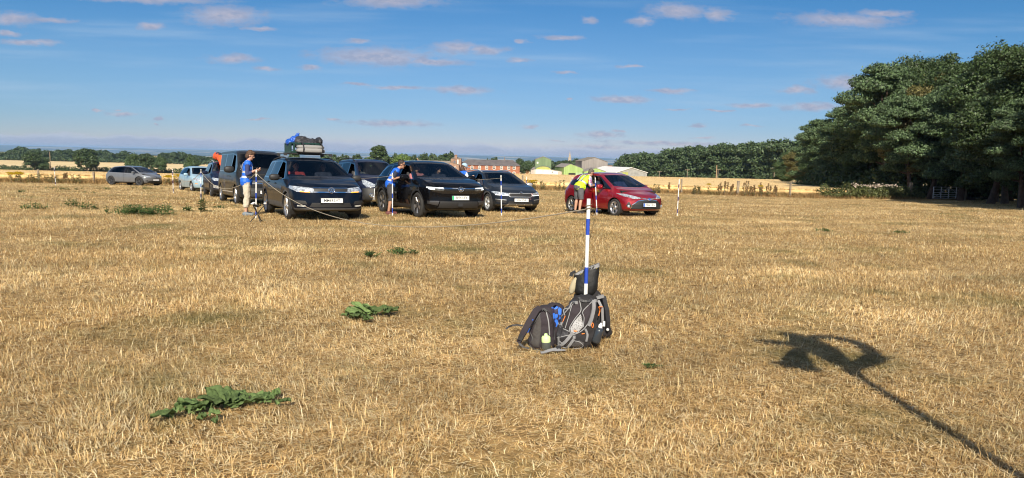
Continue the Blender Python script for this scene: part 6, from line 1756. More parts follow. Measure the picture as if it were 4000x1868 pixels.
# near wood on the right
PROTO['pineA'] = make_tree('pine_tree', 'pine', 12, 9.0, 1, .125, 105, LEAF_PINE, BARKP, (-.10, 0), .26)
PROTO['pineB'] = make_tree('pine_tree', 'pine', 12, 10.0, 2, .125, 105, LEAF_PINE, BARKP, (.14, 0), .24)
PROTO['pineC'] = make_tree('pine_tree', 'pine', 12, 8.5, 3, .125, 105, LEAF_PINE, BARKP, (.0, 0), .12)
PROTO['woodA'] = make_tree('broadleaf_tree', 'round', 12, 9.5, 4, .125, 95, LEAF_DARK, BARK, base=.10)
PROTO['woodB'] = make_tree('broadleaf_tree', 'round', 12, 9.0, 5, .125, 95, LEAF_TAN, BARK, base=.14)
PROTO['woodC'] = make_tree('broadleaf_tree', 'round', 12, 9.5, 6, .125, 95, LEAF_MID, BARK, base=.06)
def wtop(px, D, ytop):
    g = at(px, D); return g, zat(px, ytop, D) - g.z
W = [('woodC', 3075, 165, 598, 'broadleaf tree at the far left tip of the near wood', 1.1), ('woodB', 3120, 150, 575, 'browning tree near the left tip of the near wood', 1.1),
     ('pineC', 3165, 130, 520, 'dark pine third from the left tip of the near wood', 1.05), ('pineA', 3215, 112, 478, 'pine with layered boughs where the wood begins to climb', 1.05),
     ('pineC', 3275, 100, 425, 'pine halfway up the sloping left side of the wood', 1.1), ('pineB', 3345, 88, 372, 'broad pine above the low bright boughs left of the gate', 1.0),
     ('woodC', 3225, 106, 535, 'low bushy tree at the foot of the sloping left side of the wood', 1.25), ('pineC', 3310, 90, 488, 'low dark pine with boughs near the ground left of the bramble hedge', 1.25), ('woodC', 3400, 79, 440, 'low leafy tree behind the bramble hedge under taller pines', 1.15),
     ('woodA', 3420, 82, 300, 'dark broadleaf tree left of the tallest tree in the wood', .95), ('pineA', 3470, 72, 268, 'pine with low bright green boughs over the bramble hedge', .95),
     ('woodA', 3590, 76, 205, 'tallest dark tree breaking the skyline of the wood', .75), ('woodB', 3640, 70, 262, 'browning yellow green tree beside the tallest one', .8),
     ('woodB', 3578, 67.5, 322, 'yellow green browning tree in front of the tallest one', .85), ('pineB', 3640, 65, 350, 'leaning pine with bare reddish trunk behind the gate', 1.0), ('pineA', 3560, 66, 390, 'pine with low boughs just left of the leaning trunk', 1.0),
     ('pineC', 3760, 62, 300, 'bluish pine directly above the metal gate', 1.0), ('woodA', 3770, 68, 232, 'dark tree behind the bluish pine above the gate', .9),
     ('pineB', 3880, 54, 290, 'large bluish pine right of the gate', 1.0), ('woodC', 3900, 60, 195, 'dark tree on the skyline behind the large bluish pine', .95),
     ('woodA', 4010, 48, 178, 'dark tree cut by the right edge of the photo', 1.0), ('pineA', 4000, 44, 400, 'low pine bough tree at the right edge of the photo', .9)]
for k, (pr, px, D, yt, lab, wd) in enumerate(W):
    g, hh = wtop(px, D, yt); plant(pr, g.x, g.y, hh, lab, 'trees of the near wood', wide=wd, rz=(k * 1.1) if pr not in ('pineB', 'pineA') else rnd.uniform(-.5, .5))
for k, (px, D, yt) in enumerate([(3140, 175, 590), (3230, 135, 520), (3300, 118, 470), (3380, 105, 400), (3450, 98, 340), (3530, 92, 300), (3600, 90, 260), (3680, 84, 265), (3740, 80, 265), (3820, 74, 235), (3870, 70, 230), (3950, 64, 205), (4030, 58, 205), (4110, 50, 200), (4200, 44, 180), (4320, 40, 160), (4420, 35, 150), (3800, 66, 330), (3940, 56, 330), (4060, 50, 300)]):
    g, hh = wtop(px, D, yt); plant(('woodA', 'woodC', 'pineC')[k % 3], g.x, g.y, hh, 'shadowed tree inside the dark near wood behind its edge trees', 'trees inside the near wood', wide=1.1)
# undergrowth at the foot of the wood
def hedge_mesh(path, hgt, wid, size, dens, leaf, seed, name, jag=.3, foot=True):
    r = np.random.default_rng(seed); lobes = []
    for (a, b) in zip(path[:-1], path[1:]):
        L_ = math.hypot(b[0] - a[0], b[1] - a[1]); n = max(2, int(L_ / (wid * .7)))
        for k in range(n):
            t = (k + .5) / n; x, y = a[0] + (b[0] - a[0]) * t, a[1] + (b[1] - a[1]) * t; q = hgt * r.uniform(1 - jag, 1 + jag)
            lobes.append(((x + r.normal(0, wid * .12), y + r.normal(0, wid * .12), h(x, y) + q * .42), (wid * .62, wid * .62, q * .58)))
    V, F = lobes_cloud(lobes, dens, size, r)
    o = V.mean(0); o[2] = h(o[0], o[1]); me = np_mesh(name, V - o, F, [leaf]); ob = link(name, me); ob.location = o; return ob
tag(hedge_mesh([(44, 104), (38, 84), (36, 72), (36.5, 67), (44, 66), (50, 58), (56, 46)], 2.2, 3.0, .22, 22, LEAF_DARK, 3, 'undergrowth', .5), 'dark undergrowth at the foot of the near wood', 'undergrowth', kind='stuff')
BRAM = mat('bramble_leaves', (.10, .115, .035), .6, island=.6, trans=.2)
o = hedge_mesh([(26.2, 60.2), (30, 61.2), (36, 63.0)], .95, .9, .09, 150, BRAM, 5, 'bramble_hedge', .35); tag(o, 'green and brown bramble hedge along the fence left of the gate', 'hedge')
r = np.random.default_rng(9); n = 260; cx = r.choice([29.5, 30.6, 31.4, 32.0, 33.2], n) + r.normal(0, .22, n); cy = fence_y(cx) + r.normal(.2, .3, n); P_ = np.stack([cx, cy, hnp(cx, cy) + r.normal(1.15, .10, n)], -1)
V, F = leafquads(P_, np.tile([0, -.5, 1.], (n, 1)), .09, r); fo = link('dry_flower_head', np_mesh('dry_flower_head', V - np.array(o.location), F, [mat('dry_umbels', (.42, .34, .27), .8, island=.3)]), o)

# plantation across the barley, one mass
def plantation():
    r = np.random.default_rng(15); lobes = []; T = MB()
    prof = [(2415, 640, 345), (2440, 614, 345), (2530, 606, 340), (2585, 611, 335), (2615, 596, 330), (2680, 583, 325), (2740, 581, 315), (2800, 573, 305), (2880, 575, 295), (2960, 566, 285), (3030, 558, 275), (3110, 560, 262), (3200, 560, 250), (3300, 560, 240)]
    pp, py, pd = zip(*prof)
    for px in np.arange(2425, 3290, 7.0):
        for row in range(3):
            D = np.interp(px, pp, pd) + row * 7 + r.normal(0, 2); yt = np.interp(px, pp, py) + r.normal(0, 2.0) + (0 if row else 4); g = at(px + r.normal(0, 4), D); H_ = zat(px, yt, D) - g.z; H_ *= r.uniform(.93, 1.03)
            q = 2.6 * r.uniform(.8, 1.25)
            for z in ((.88, .62, .36, .15) if row == 0 else (.88, .66)):
                lobes.append(((g.x + r.normal(0, 1.1), g.y + r.normal(0, 1.0), g.z + H_ * z + r.normal(0, .4)), (q * (1 - .25 * z), q, q * .8)))
            if row == 0 and r.random() < .5: T.tube([(g.x, g.y - 1, g.z), (g.x, g.y, g.z + H_ * .7)], .16, 5)
    V, F = lobes_cloud(lobes, 2.6, .62, r, fill=.1)
    o = link('plantation', np_mesh('plantation', V, F, [LEAF_FAR])); tag(o, 'long dark green plantation of trees beyond the crop on the right', 'wood', kind='stuff')
    t = T.build('plantation_trunks', BARK, o)
plantation()

# hedgerow oaks and tree lines on the left and in the middle distance
PROTO['oakA'] = make_tree('hedgerow_oak', 'spread', 10, 10, 21, .42, 9, LEAF_DARK, BARK, base=.20)
PROTO['oakB'] = make_tree('hedgerow_oak', 'spread', 10, 11, 22, .42, 9, LEAF_MID, BARK, base=.22)
PROTO['farA'] = make_tree('far_tree', 'round', 10, 10, 23, .6, 5, LEAF_FAR, BARK, base=.05, far=True)
PROTO['farB'] = make_tree('far_tree', 'round', 10, 11, 24, .6, 5, LEAF_DARK, BARK, base=.02, far=True)
PROTO['bigpine'] = make_tree('cedar_tree', 'pine', 12, 12, 25, .42, 11, LEAF_DARK, BARK, base=.12)
PROTO['lime'] = make_tree('light_green_tree', 'round', 8, 11, 26, .4, 9, LEAF_LIGHT, BARK, base=.02)
def pt(pr, px, D, ytop, label, group, wpx=None, wide=1.0):
    g, hh = wtop(px, D, ytop)
    if wpx: wide = (wpx * D / F_PX) / (PROTO[pr]['hgt'] * (1.0 if pr != 'oakB' else 1.1)) / (hh / PROTO[pr]['hgt'])
    return plant(pr, g.x, g.y, hh, label, group, wide=wide)
HO = 'oaks standing in the left hedge'
for pr, px, yt, w, lab in [('oakA', 132, 592, 78, 'leftmost oak standing in the near left hedge'), ('oakB', 168, 632, 36, 'small round bush tree right of the leftmost hedge oak'), ('oakA', 338, 581, 92, 'wide spreading oak between the leftmost oak and the grey hatchback'),
        ('oakB', 520, 606, 60, 'oak directly behind the windscreen of the grey hatchback'), ('oakA', 568, 600, 72, 'taller oak over the nose of the grey hatchback'), ('oakB', 627, 617, 48, 'small oak right of the grey hatchback'), ('oakB', 747, 615, 54, 'round dark oak above the pale blue hatchback')]:
    pt(pr, px, 378, yt, lab, HO, w)
hl = [tuple(at(px, 386).xy) for px in (-400, 0, 300, 600, 900, 1200)]
tag(hedge_mesh(hl, 2.9, 2.4, .42, 6, LEAF_DARK, 31, 'field_hedge', .2), 'dark trimmed hedge under the row of oaks on the left', 'hedge')
hl = [tuple(at(px, 690).xy) for px in (-500, 0, 400, 800, 1250)]
tag(hedge_mesh(hl, 4.5, 5, .9, 2.2, LEAF_FAR, 32, 'far_hedge', .4), 'far hedge below the distant tree line on the left', 'hedge')
r2 = random.Random(5)
for k in range(34):
    px = -120 + k * 18.5 + r2.uniform(-7, 7); yt = np.interp(px, [-120, 0, 60, 130, 160, 240, 300, 380, 440, 500, 520], [588, 600, 575, 583, 585, 582, 588, 584, 596, 592, 600]) + r2.uniform(-4, 6)
    pt('farA' if k % 2 else 'farB', px, 705 + r2.uniform(-8, 25), yt, 'dark rounded tree in the distant tree line on the left', 'trees of the distant left tree line', wide=r2.uniform(.9, 1.3))
for k in range(14):
    px = 625 + k * 19 + r2.uniform(-5, 5); yt = np.interp(px, [620, 650, 700, 745, 790, 815, 880], [604, 594, 592, 602, 607, 610, 606]) + r2.uniform(-2, 4)
    pt('farA' if k % 2 else 'farB', px, 715 + r2.uniform(-8, 25), yt, 'rounded tree in the distant clump behind the van', 'trees of the distant clump', wide=r2.uniform(.9, 1.25))
CM = 'trees around the farm in the middle distance'
for pr, px, D, yt, w, lab in [('farB', 1150, 420, 588, 46, 'small tree top showing over the roof of the grey van'), ('farA', 1270, 360, 606, 60, 'low tree left of the blue people carrier roof'), ('farA', 1310, 355, 606, 60, 'low tree over the windscreen of the navy suv'), ('farB', 1345, 350, 604, 50, 'tree over the roof rail of the people carrier'),
        ('oakA', 1390, 350, 603, 56, 'rounded tree left of the large cedar'), ('bigpine', 1480, 300, 575, 108, 'large dark cedar with layered branches above the people carrier'), ('farB', 1440, 310, 612, 60, 'dark bush at the left foot of the cedar'), ('farB', 1525, 310, 612, 60, 'dark bush at the right foot of the cedar'),
        ('farA', 1545, 320, 599, 26, 'narrow tree between the cedar and the light green tree'), ('lime', 1570, 300, 611, 58, 'bright light green tree above the black suv roof'), ('farA', 1590, 340, 604, 44, 'dark tree behind the light green tree'), ('farB', 1612, 345, 605, 40, 'dark tree right of the light green tree'),
        ('farB', 1655, 420, 599, 46, 'round dark tree left of the brick house, first of three'), ('farA', 1690, 420, 601, 40, 'round dark tree left of the brick house, second of three'), ('farB', 1748, 400, 594, 62, 'tall dark tree directly behind the brick house'), ('farA', 1725, 410, 607, 40, 'lower dark tree left of the tall tree behind the brick house'),
        ('farB', 1930, 480, 614, 38, 'dark tree showing over the ridge of the long brick building'), ('farA', 1904, 500, 619, 12, 'tiny tree top over the ridge of the long brick building'), ('oakA', 2034, 380, 619, 40, 'tree at the right end of the long brick building'), ('oakB', 2062, 375, 632, 46, 'lower tree between the brick building and the green barn'), ('farA', 2090, 420, 629, 46, 'tree behind the tall green barn'), ('farB', 2050, 370, 645, 40, 'bush beneath the trees beside the brick building')]:
    pt(pr, px, D, yt, lab, CM, w)
for k in range(10):
    px = 2160 + k * 12; pt('farB' if k % 2 else 'farA', px, 520 + 6 * (k % 3), 629 - (7 if k in (7, 8) else 0) + r2.uniform(-2, 2), 'dark tree in the row below the church spire', 'trees below the church spire', wide=.9)
pt('farA', 2405, 420, 637, 'small tree left of the plantation end', CM, 18)
# ------------------------------------------------------------------ farm buildings
def brick(name, c, c2, sc):
    m = bpy.data.materials.new(name); m.use_nodes = True; nt = m.node_tree; b = nt.nodes['Principled BSDF']; b.inputs['Roughness'].default_value = .9
    tc = nt.nodes.new('ShaderNodeTexCoord'); n = nt.nodes.new('ShaderNodeTexNoise'); n.inputs['Scale'].default_value = sc; n.inputs['Detail'].default_value = 8
    nt.links.new(tc.outputs['Object'], n.inputs['Vector']); r = nt.nodes.new('ShaderNodeValToRGB'); r.color_ramp.elements[0].position = .35; r.color_ramp.elements[0].color = (*c, 1); r.color_ramp.elements[1].position = .68; r.color_ramp.elements[1].color = (*c2, 1)
    nt.links.new(n.outputs['Fac'], r.inputs[0]); nt.links.new(r.outputs[0], b.inputs['Base Color']); return m
def corrug(name, c, c2, axis=0, sc=1.2):
    m = bpy.data.materials.new(name); m.use_nodes = True; nt = m.node_tree; b = nt.nodes['Principled BSDF']; b.inputs['Roughness'].default_value = .75
    tc = nt.nodes.new('ShaderNodeTexCoord'); mp = nt.nodes.new('ShaderNodeMapping'); mp.inputs['Scale'].default_value = (sc, sc, .06) ; nt.links.new(tc.outputs['Object'], mp.inputs[0])
    n = nt.nodes.new('ShaderNodeTexNoise'); n.inputs['Scale'].default_value = 1; n.inputs['Detail'].default_value = 6; n.inputs['Roughness'].default_value = .7; nt.links.new(mp.outputs[0], n.inputs['Vector'])
    r = nt.nodes.new('ShaderNodeValToRGB'); r.color_ramp.elements[0].position = .36; r.color_ramp.elements[0].color = (*c, 1); r.color_ramp.elements[1].position = .66; r.color_ramp.elements[1].color = (*c2, 1)
    nt.links.new(n.outputs['Fac'], r.inputs[0]); nt.links.new(r.outputs[0], b.inputs['Base Color']); return m
REDB = brick('red_brick', (.26, .095, .05), (.36, .15, .085), .8); OLDB = brick('old_brick', (.22, .13, .09), (.36, .23, .16), 1.2); SLATEM = brick('slate_roof', (.085, .075, .078), (.13, .115, .115), .5)
TILE = brick('grey_tile_roof', (.17, .145, .115), (.25, .215, .175), .7); WFRAME = mat('white_window_frame', (.72, .70, .66), .6); PANE = mat('window_pane', (.03, .035, .045), .1, coat=.5); GUT = mat('gutter', (.10, .11, .14), .5)
GRN = corrug('green_sheeting', (.10, .16, .085), (.17, .235, .125)); LGRN = corrug('pale_green_sheeting', (.22, .33, .10), (.34, .46, .17)); GRY = corrug('grey_sheeting', (.21, .185, .17), (.29, .26, .235)); CONC = brick('concrete_block', (.24, .24, .235), (.36, .36, .345), .9)
WHT = brick('whitewash', (.58, .56, .50), (.72, .71, .67), .6); WROOF = mat('white_sheet_roof', (.66, .65, .64), .6, var=.06, vscale=.4); YGRN = brick('lichen_green', (.30, .33, .08), (.42, .43, .14), .7); PLANK = corrug('weathered_planks', (.30, .25, .21), (.55, .50, .45), sc=2.5); DARKIN = mat('opening_shade', (.012, .012, .012), .9); RUST = brick('rusty_iron', (.26, .11, .04), (.38, .20, .08), 2); STONE = brick('spire_stone', (.30, .25, .20), (.42, .36, .29), .6); REDT = brick('red_tile_roof', (.26, .12, .09), (.34, .18, .14), .5); CPOT = mat('chimney_pot', (.55, .42, .24), .8)

class Bld:
    """a building whose front stands square to the sight line at depth D; local x right, y away, z up (origin at the base centre)"""
    def __init__(s, name, label, px0, px1, ybase, D, cat='building', yaw=0, group=None):
        a, b = at(px0, D), at(px1, D); c = (px0 + px1) / 2; s.D = D; s.x0 = (a.x + b.x) / 2; s.z0 = min(zat(c, ybase, D), h(s.x0, D)) - .0
        s.cx = c; s.w = b.x - a.x; s.root = empty(name, (s.x0, D, s.z0), (0, 0, yaw), label, cat, group)
    def X(s, px): return at(px, s.D).x - s.x0
    def Z(s, px, py): return zat(px, py, s.D) - s.z0
    def part(s, name, m, mb, parent=None): return mb.build(name, m, parent or s.root)
    def wall(s, poly, depth, m, name='wall', y0=0):
        """front outline (x, z) pushed back by depth"""
        T = Matrix.Rotation(R(90), 4, 'X'); b = MB(); b.prism(poly, -y0 - depth, -y0, 0, T); return s.part(name, m, b)
    def gable(s, x0, x1, ze, xa, za, depth, m, mr, over=.25, th=.12, zl=None, y0=0):
        zl = ze if zl is None else zl
        s.wall([(x0, 0), (x1, 0), (x1, ze), (xa, za), (x0, zl)], depth, m, y0=y0)
        b = MB()
        for (xe, z) in ((x0, zl), (x1, ze)):
            sg = -1 if xe == x0 else 1; sl = (za - z) / max(.01, abs(xa - xe)); q = xe + sg * over; zq = z - over * sl
            T = Matrix.Rotation(R(90), 4, 'X'); b.prism([(xa, za + .003), (q, zq + .003), (q, zq + th), (xa, za + th)], -y0 - depth - over, -y0 + over, 0, T)
        s.part('roof', mr, b)
    def window(s, x, z, w, hh, arch=True, parent=None):
        f = MB(); T = Matrix.Translation((x, -.03, z)) @ Matrix.Rotation(R(90), 4, 'X')
        def outline(w, hh): 
            if not arch: return [(-w / 2, -hh / 2), (w / 2, -hh / 2), (w / 2, hh / 2), (-w / 2, hh / 2)]
            return [(-w / 2, -hh / 2), (w / 2, -hh / 2)] + [(w / 2 * math.cos(a), hh / 2 - w * .28 + w * .28 * math.sin(a)) for a in np.linspace(0, math.pi, 9)]
        f.prism(outline(w, hh), -.05, .06, 0, T); fo = s.part('window', WFRAME, f)
        p = MB(); ol = outline(w * .72, hh * .76)
        p.prism(ol, .061, .075, 0, T); po = s.part('pane', PANE, p, fo)
        bars = MB(); bars.box((0, 0, .078), (w * .07, hh * .76, .012), 0, T); bars.box((0, hh * .05, .082), (w * .72, w * .07, .012), 0, T); s.part('glazing_bar', WFRAME, bars, fo)

# long brick building
B = Bld('brick_building', 'long red brick building with white arched windows and slate roof', 1792, 2031, 684, 350)
x0, x1 = B.X(1792), B.X(2031); ze = B.Z(1910, 645.5); zr = B.Z(1910, 624.5); dp = 9
B.wall([(x0, 0), (x1, 0), (x1, ze), (x0, ze)], dp, REDB)
xa, xb = B.X(1824), B.X(2004); b = MB(); o = .3
b.add([(x0 - o, -o, ze), (x1 + o, -o, ze), (x1 + o, dp + o, ze), (x0 - o, dp + o, ze), (xa, dp / 2, zr), (xb, dp / 2, zr)], [(0, 1, 5, 4), (1, 2, 5), (2, 3, 4, 5), (3, 0, 4), (0, 3, 2, 1)])
rf = B.part('roof', SLATEM, b); b = MB(); b.box((B.X(1971), dp / 2, zr + .35), (.35, .35, 1.4)).box((B.X(1971), dp / 2, zr + 1.15), (.14, .14, .9)); B.part('finial', OLDB, b, rf)
b = MB(); b.box(((x0 + x1) / 2, -o - .06, ze - .05), (x1 - x0 + 2 * o, .12, .16)); 
for px in (1823, 1859, 1916, 1974): b.box((B.X(px), -.08, ze / 2), (.12, .1, ze - .2))
B.part('gutter', GUT, b)
for cxp in (930, 1118, 1300, 1487, 1672, 1855, 1993): px = 1700 + cxp / 6.44; B.window(B.X(px), B.Z(px, 655.2), 1.35, 1.85)
B.window(B.X(2009), B.Z(2009, 675), 1.4, 1.1)
b = MB(); b.box((B.X(1995), -.6, .45), (4.5, 1.0, .9)); 
# brick house and its lower wing
B = Bld('brick_house', 'old brick house with chimney and hipped roof left of the long brick building', 1762, 1801, 683, 345, 'house')
x0, x1 = B.X(1762), B.X(1801); ze = B.Z(1781, 620); zr = B.Z(1781, 613.5); dp = 5
B.wall([(x0, 0), (x1, 0), (x1, ze), (x0, ze)], dp, OLDB); b = MB(); o = .3
b.add([(x0 - o, -o, ze), (x1 + o, -o, ze), (x1 + o, dp + o, ze), (x0 - o, dp + o, ze), (-.5, dp / 2, zr), (.5, dp / 2, zr)], [(0, 1, 5, 4), (1, 2, 5), (2, 3, 4, 5), (3, 0, 4), (0, 3, 2, 1)])
rf = B.part('roof', TILE, b); b = MB(); b.box((B.X(1781), .2, (B.Z(1781, 608) + ze) / 2), (1.2, .9, B.Z(1781, 608) - ze + .9)).box((B.X(1781), .2, B.Z(1781, 608) + .1), (1.4, 1.1, .2)); B.part('chimney', OLDB, b, rf)
b = MB(); b.box((B.X(1776), -.08, B.Z(1776, 634)), (.95, .12, 1.5)); B.part('shutter', mat('grey_shutter', (.12, .12, .14), .7), b); b = MB(); b.box((B.X(1789), -.1, B.Z(1789, 633)), (.55, .2, 2.2)); B.part('downpipe', WFRAME, b)
B = Bld('brick_outhouse', 'low brick gable in front of the brick house', 1748, 1793, 684, 340, 'outbuilding'); B.gable(B.X(1748), B.X(1793), B.Z(1793, 645), B.X(1763), B.Z(1763, 634), 4.5, OLDB, TILE, .15, zl=B.Z(1748, 643)); B.window(B.X(1779), B.Z(1779, 654), .85, .8, False)
B = Bld('stone_range', 'long low farm range with grey tiled roof behind the black suv', 1596, 1757, 684, 360); x0, x1 = B.X(1596), B.X(1757); ze = B.Z(1676, 642); zr = B.Z(1676, 627.5)
B.wall([(x0, 0), (x1, 0), (x1, ze), (x0, ze)], 7, OLDB); b = MB(); b.add([(x0 - .2, -.3, ze), (x1 + .2, -.3, ze), (x1 + .2, 7.3, ze), (x0 - .2, 7.3, ze), (x0 - .2, 3.5, zr), (x1 + .2, 3.5, zr)], [(0, 1, 5, 4), (1, 2, 5), (2, 3, 4, 5), (3, 0, 4), (0, 3, 2, 1)]); rf = B.part('roof', TILE, b)
for px in (1605, 1628):
    b = MB(); b.box((B.X(px), 3.5, zr + .1), (1.6 if px < 1610 else .8, .7, 1.0)); ch = B.part('chimney', OLDB, b, rf)
    b = MB()
    for k in range(4 if px < 1610 else 2): b.tube([(B.X(px) - .55 + .38 * k, 3.5, zr + .6), (B.X(px) - .55 + .38 * k, 3.5, zr + 1.15)], .12, 8)
    B.part('chimney_pot', CPOT, b, rf)
# tall green barn
B = Bld('green_barn', 'tall dark green barn with a yellow green arched front over a white wall', 2092, 2154, 687, 300, 'barn'); x0, x1 = B.X(2092), B.X(2154); xa = B.X(2123.5)
B.gable(x0, x1, B.Z(2154, 624.5), xa, B.Z(2123, 612.5), 14, GRN, GRY, .12, zl=B.Z(2092, 623.5))
zs, za = B.Z(2123, 662.5), B.Z(2123, 649); n = 14; T = Matrix.Rotation(R(90), 4, 'X')
arc = [(xa + (x1 - x0) / 2 * .97 * math.cos(a), zs + (za - zs) * math.sin(a)) for a in np.linspace(0, math.pi, n)]
b = MB(); b.prism(arc, 0, .35, 0, T); B.part('arched_front', YGRN, b)
b = MB()
for p, q in zip(arc[:-1], arc[1:]): b.tube([(p[0], -.40, p[1]), (q[0], -.40, q[1])], .12, 6)
B.part('arch_rim', GUT, b); b = MB(); b.box((xa, -.25, zs / 2), (x1 - x0, .5, zs - .02)); B.part('white_wall', WHT, b)
b = MB(); b.box((B.X(2100.5), -.04, B.Z(2100, 636)), (.65, .1, .7)); B.part('hatch', WFRAME, b)
B2 = Bld('plank_lean_to', 'narrow plank lean to on the left of the tall green barn', 2075, 2091.6, 687, 299, 'shed'); B2.wall([(B2.X(2075), 0), (B2.X(2091.6), 0), (B2.X(2091.6), B2.Z(2091, 661)), (B2.X(2075), B2.Z(2075, 663))], 6, PLANK)
b = MB(); b.add([(B2.X(2074), -.2, B2.Z(2074, 663)), (B2.X(2091.6), -.2, B2.Z(2091, 661) + .03), (B2.X(2091.6), 6, B2.Z(2091, 652)), (B2.X(2084), 6, B2.Z(2084, 655))], [(0, 1, 2, 3), (3, 2, 1, 0)]); B2.part('roof', GRY, b)
B2 = Bld('white_shed', 'low white shed between the tall green barn and the pale green barn', 2154.4, 2199, 687, 299, 'shed'); x0, x1 = B2.X(2154.4), B2.X(2199)
B2.wall([(x0, 0), (x1, 0), (x1, B2.Z(2199, 671.5)), (x0, B2.Z(2154, 664))], 5, WHT); b = MB(); b.add([(x0, -.2, B2.Z(2154, 664) + .02), (x1 + .1, -.2, B2.Z(2199, 671.5) + .02), (x1 + .1, 5.2, B2.Z(2199, 671.5) + .02), (x0, 5.2, B2.Z(2154, 664) + .02), (x0, -.2, B2.Z(2154, 664) + .14), (x1 + .1, -.2, B2.Z(2199, 671.5) + .14), (x1 + .1, 5.2, B2.Z(2199, 671.5) + .14), (x0, 5.2, B2.Z(2154, 664) + .14)], [(0, 3, 2, 1), (4, 5, 6, 7), (0, 1, 5, 4), (1, 2, 6, 5), (2, 3, 7, 6), (3, 0, 4, 7)]); B2.part('roof', GRY, b)
B2.window(B2.X(2159.5), B2.Z(2159.5, 672.6), .85, .75, False); b = MB(); b.box((B2.X(2189), -.05, B2.Z(2189, 677)), (1.6, .1, 1.1)); B2.part('brick_patch', brick('patch_brick', (.42, .24, .19), (.6, .5, .45), 5), b)
# pale green barn
B = Bld('pale_green_barn', 'pale green corrugated barn with a dark doorway', 2203, 2281, 687, 296, 'barn', R(10)); x0, x1 = B.X(2203), B.X(2281)
B.gable(x0, x1, B.Z(2281, 660), B.X(2229), B.Z(2229, 641), 16, LGRN, GRY, .1, zl=B.Z(2203, 654)); b = MB(); b.box((B.X(2236), -.04, B.Z(2236, 682)), (2.95, .1, 1.15)); B.part('doorway', DARKIN, b)  # doorway is a black panel standing in for the unlit inside
b = MB(); b.box((B.X(2266), -.05, B.Z(2266, 681)), (2.9, .1, 1.35)); B.part('door', corrug('faded_green_door', (.26, .36, .19), (.36, .47, .27)), b)
# tall grey barn
B = Bld('grey_barn', 'tall grey corrugated barn with two small white windows', 2273, 2375, 687, 312, 'barn', R(4)); B.gable(B.X(2273), B.X(2375), B.Z(2375, 633.5), B.X(2323), B.Z(2323, 615), 18, GRY, TILE, .2, zl=B.Z(2273, 629.5))
for px in (2363, 2369): B.window(B.X(px), B.Z(px, 651.3), .55, .5, False)
B = Bld('low_green_barn', 'low pale green gable in front of the tall grey barn', 2283, 2383, 687, 294, 'barn', R(5)); B.gable(B.X(2283), B.X(2383), B.Z(2383, 676), B.X(2329), B.Z(2329, 657), 12, LGRN, GRY, .15, zl=B.Z(2283, 671))
B = Bld('concrete_shed', 'wide grey block shed with white roof and yellow green door', 2400, 2541, 688, 290, 'shed', R(24)); x0, x1 = B.X(2400), B.X(2541)
B.gable(x0, x1, B.Z(2541, 676.5), B.X(2467), B.Z(2467, 656), 22, CONC, WROOF, .3, .22, zl=B.Z(2400, 674)); b = MB(); b.box((B.X(2440), -.05, B.Z(2440, 681)), (2.7, .1, 1.7)); B.part('door', YGRN, b)
B = Bld('red_roofed_house', 'distant house with dull red roof left of the plantation', 2378, 2412, 680, 430, 'house'); x0, x1 = B.X(2378), B.X(2412); ze = B.Z(2395, 658); zr = B.Z(2395, 647.5)
B.wall([(x0, 0), (x1, 0), (x1, ze), (x0, ze)], 6, OLDB); b = MB(); b.add([(x0, -.3, ze), (x1, -.3, ze), (x1, 6.3, ze), (x0, 6.3, ze), (x0, 3, zr), (x1, 3, zr)], [(0, 1, 5, 4), (1, 2, 5), (2, 3, 4, 5), (3, 0, 4), (0, 3, 2, 1)]); B.part('roof', REDT, b)
# church
B = Bld('church', 'church with a tall pale stone spire above the trees', 2219, 2232, 690, 640, 'church'); za, zb_ = B.Z(2225.6, 590.5), B.Z(2225, 629)
b = MB(); b.box((0, 0, zb_ / 2 - 1), (3.4, 3.4, zb_ + 2 - .0)); B.part('tower', STONE, b); b = MB(); b.lathe([(1.65, zb_), (.06, za), (0, za)], 8, 0, Matrix.Rotation(R(22.5), 4, 'Z'), False); sp_ = B.part('spire', STONE, b); b = MB(); b.tube([(0, 0, za - .1), (0, 0, za + 1.0)], .07, 5).box((0, 0, za + .7), (.5, .07, .07)); B.part('finial', GUT, b, sp_)
b = MB()
for k, s in ((.3, 1), (.55, .7)):
    for a in (0, 90, 180, 270): b.box((0, -1.65 * (1 - k) - .05, zb_ + (za - zb_) * k), (.5 * s, .25, 1.0 * s), 0, Matrix.Rotation(R(a), 4, 'Z'))
B.part('lucarne', STONE, b, sp_)
b = MB(); T = Matrix.Rotation(R(90), 4, 'X'); b.prism([(1.8, 0), (16, 0), (16, 5), (1.8, 5)], -4, 4, 0, T); B.part('nave', STONE, b)
B = Bld('farm_hoist', 'rusty brown farm machine left of the plank lean to', 2055, 2066, 687, 298, 'machine'); b = MB()
for px in (2056, 2065): b.box((B.X(px), 0, 1.0), (.14, .14, 2.0))
for z in (.5, 1.2, 1.95): b.box((0, 0, z), (1.1, .12, .12))
b.box((.05, .1, .9), (.7, .1, .9)); B.part('frame', RUST, b); b = MB(); b.lathe([(.0, .1), (.42, .1), (.5, 0), (.42, -.1), (0, -.1)], 16, 0, Matrix.Translation((-1.3, 0, .5)) @ Matrix.Rotation(R(90), 4, 'X')); B.part('wheel', RUBBER, b)

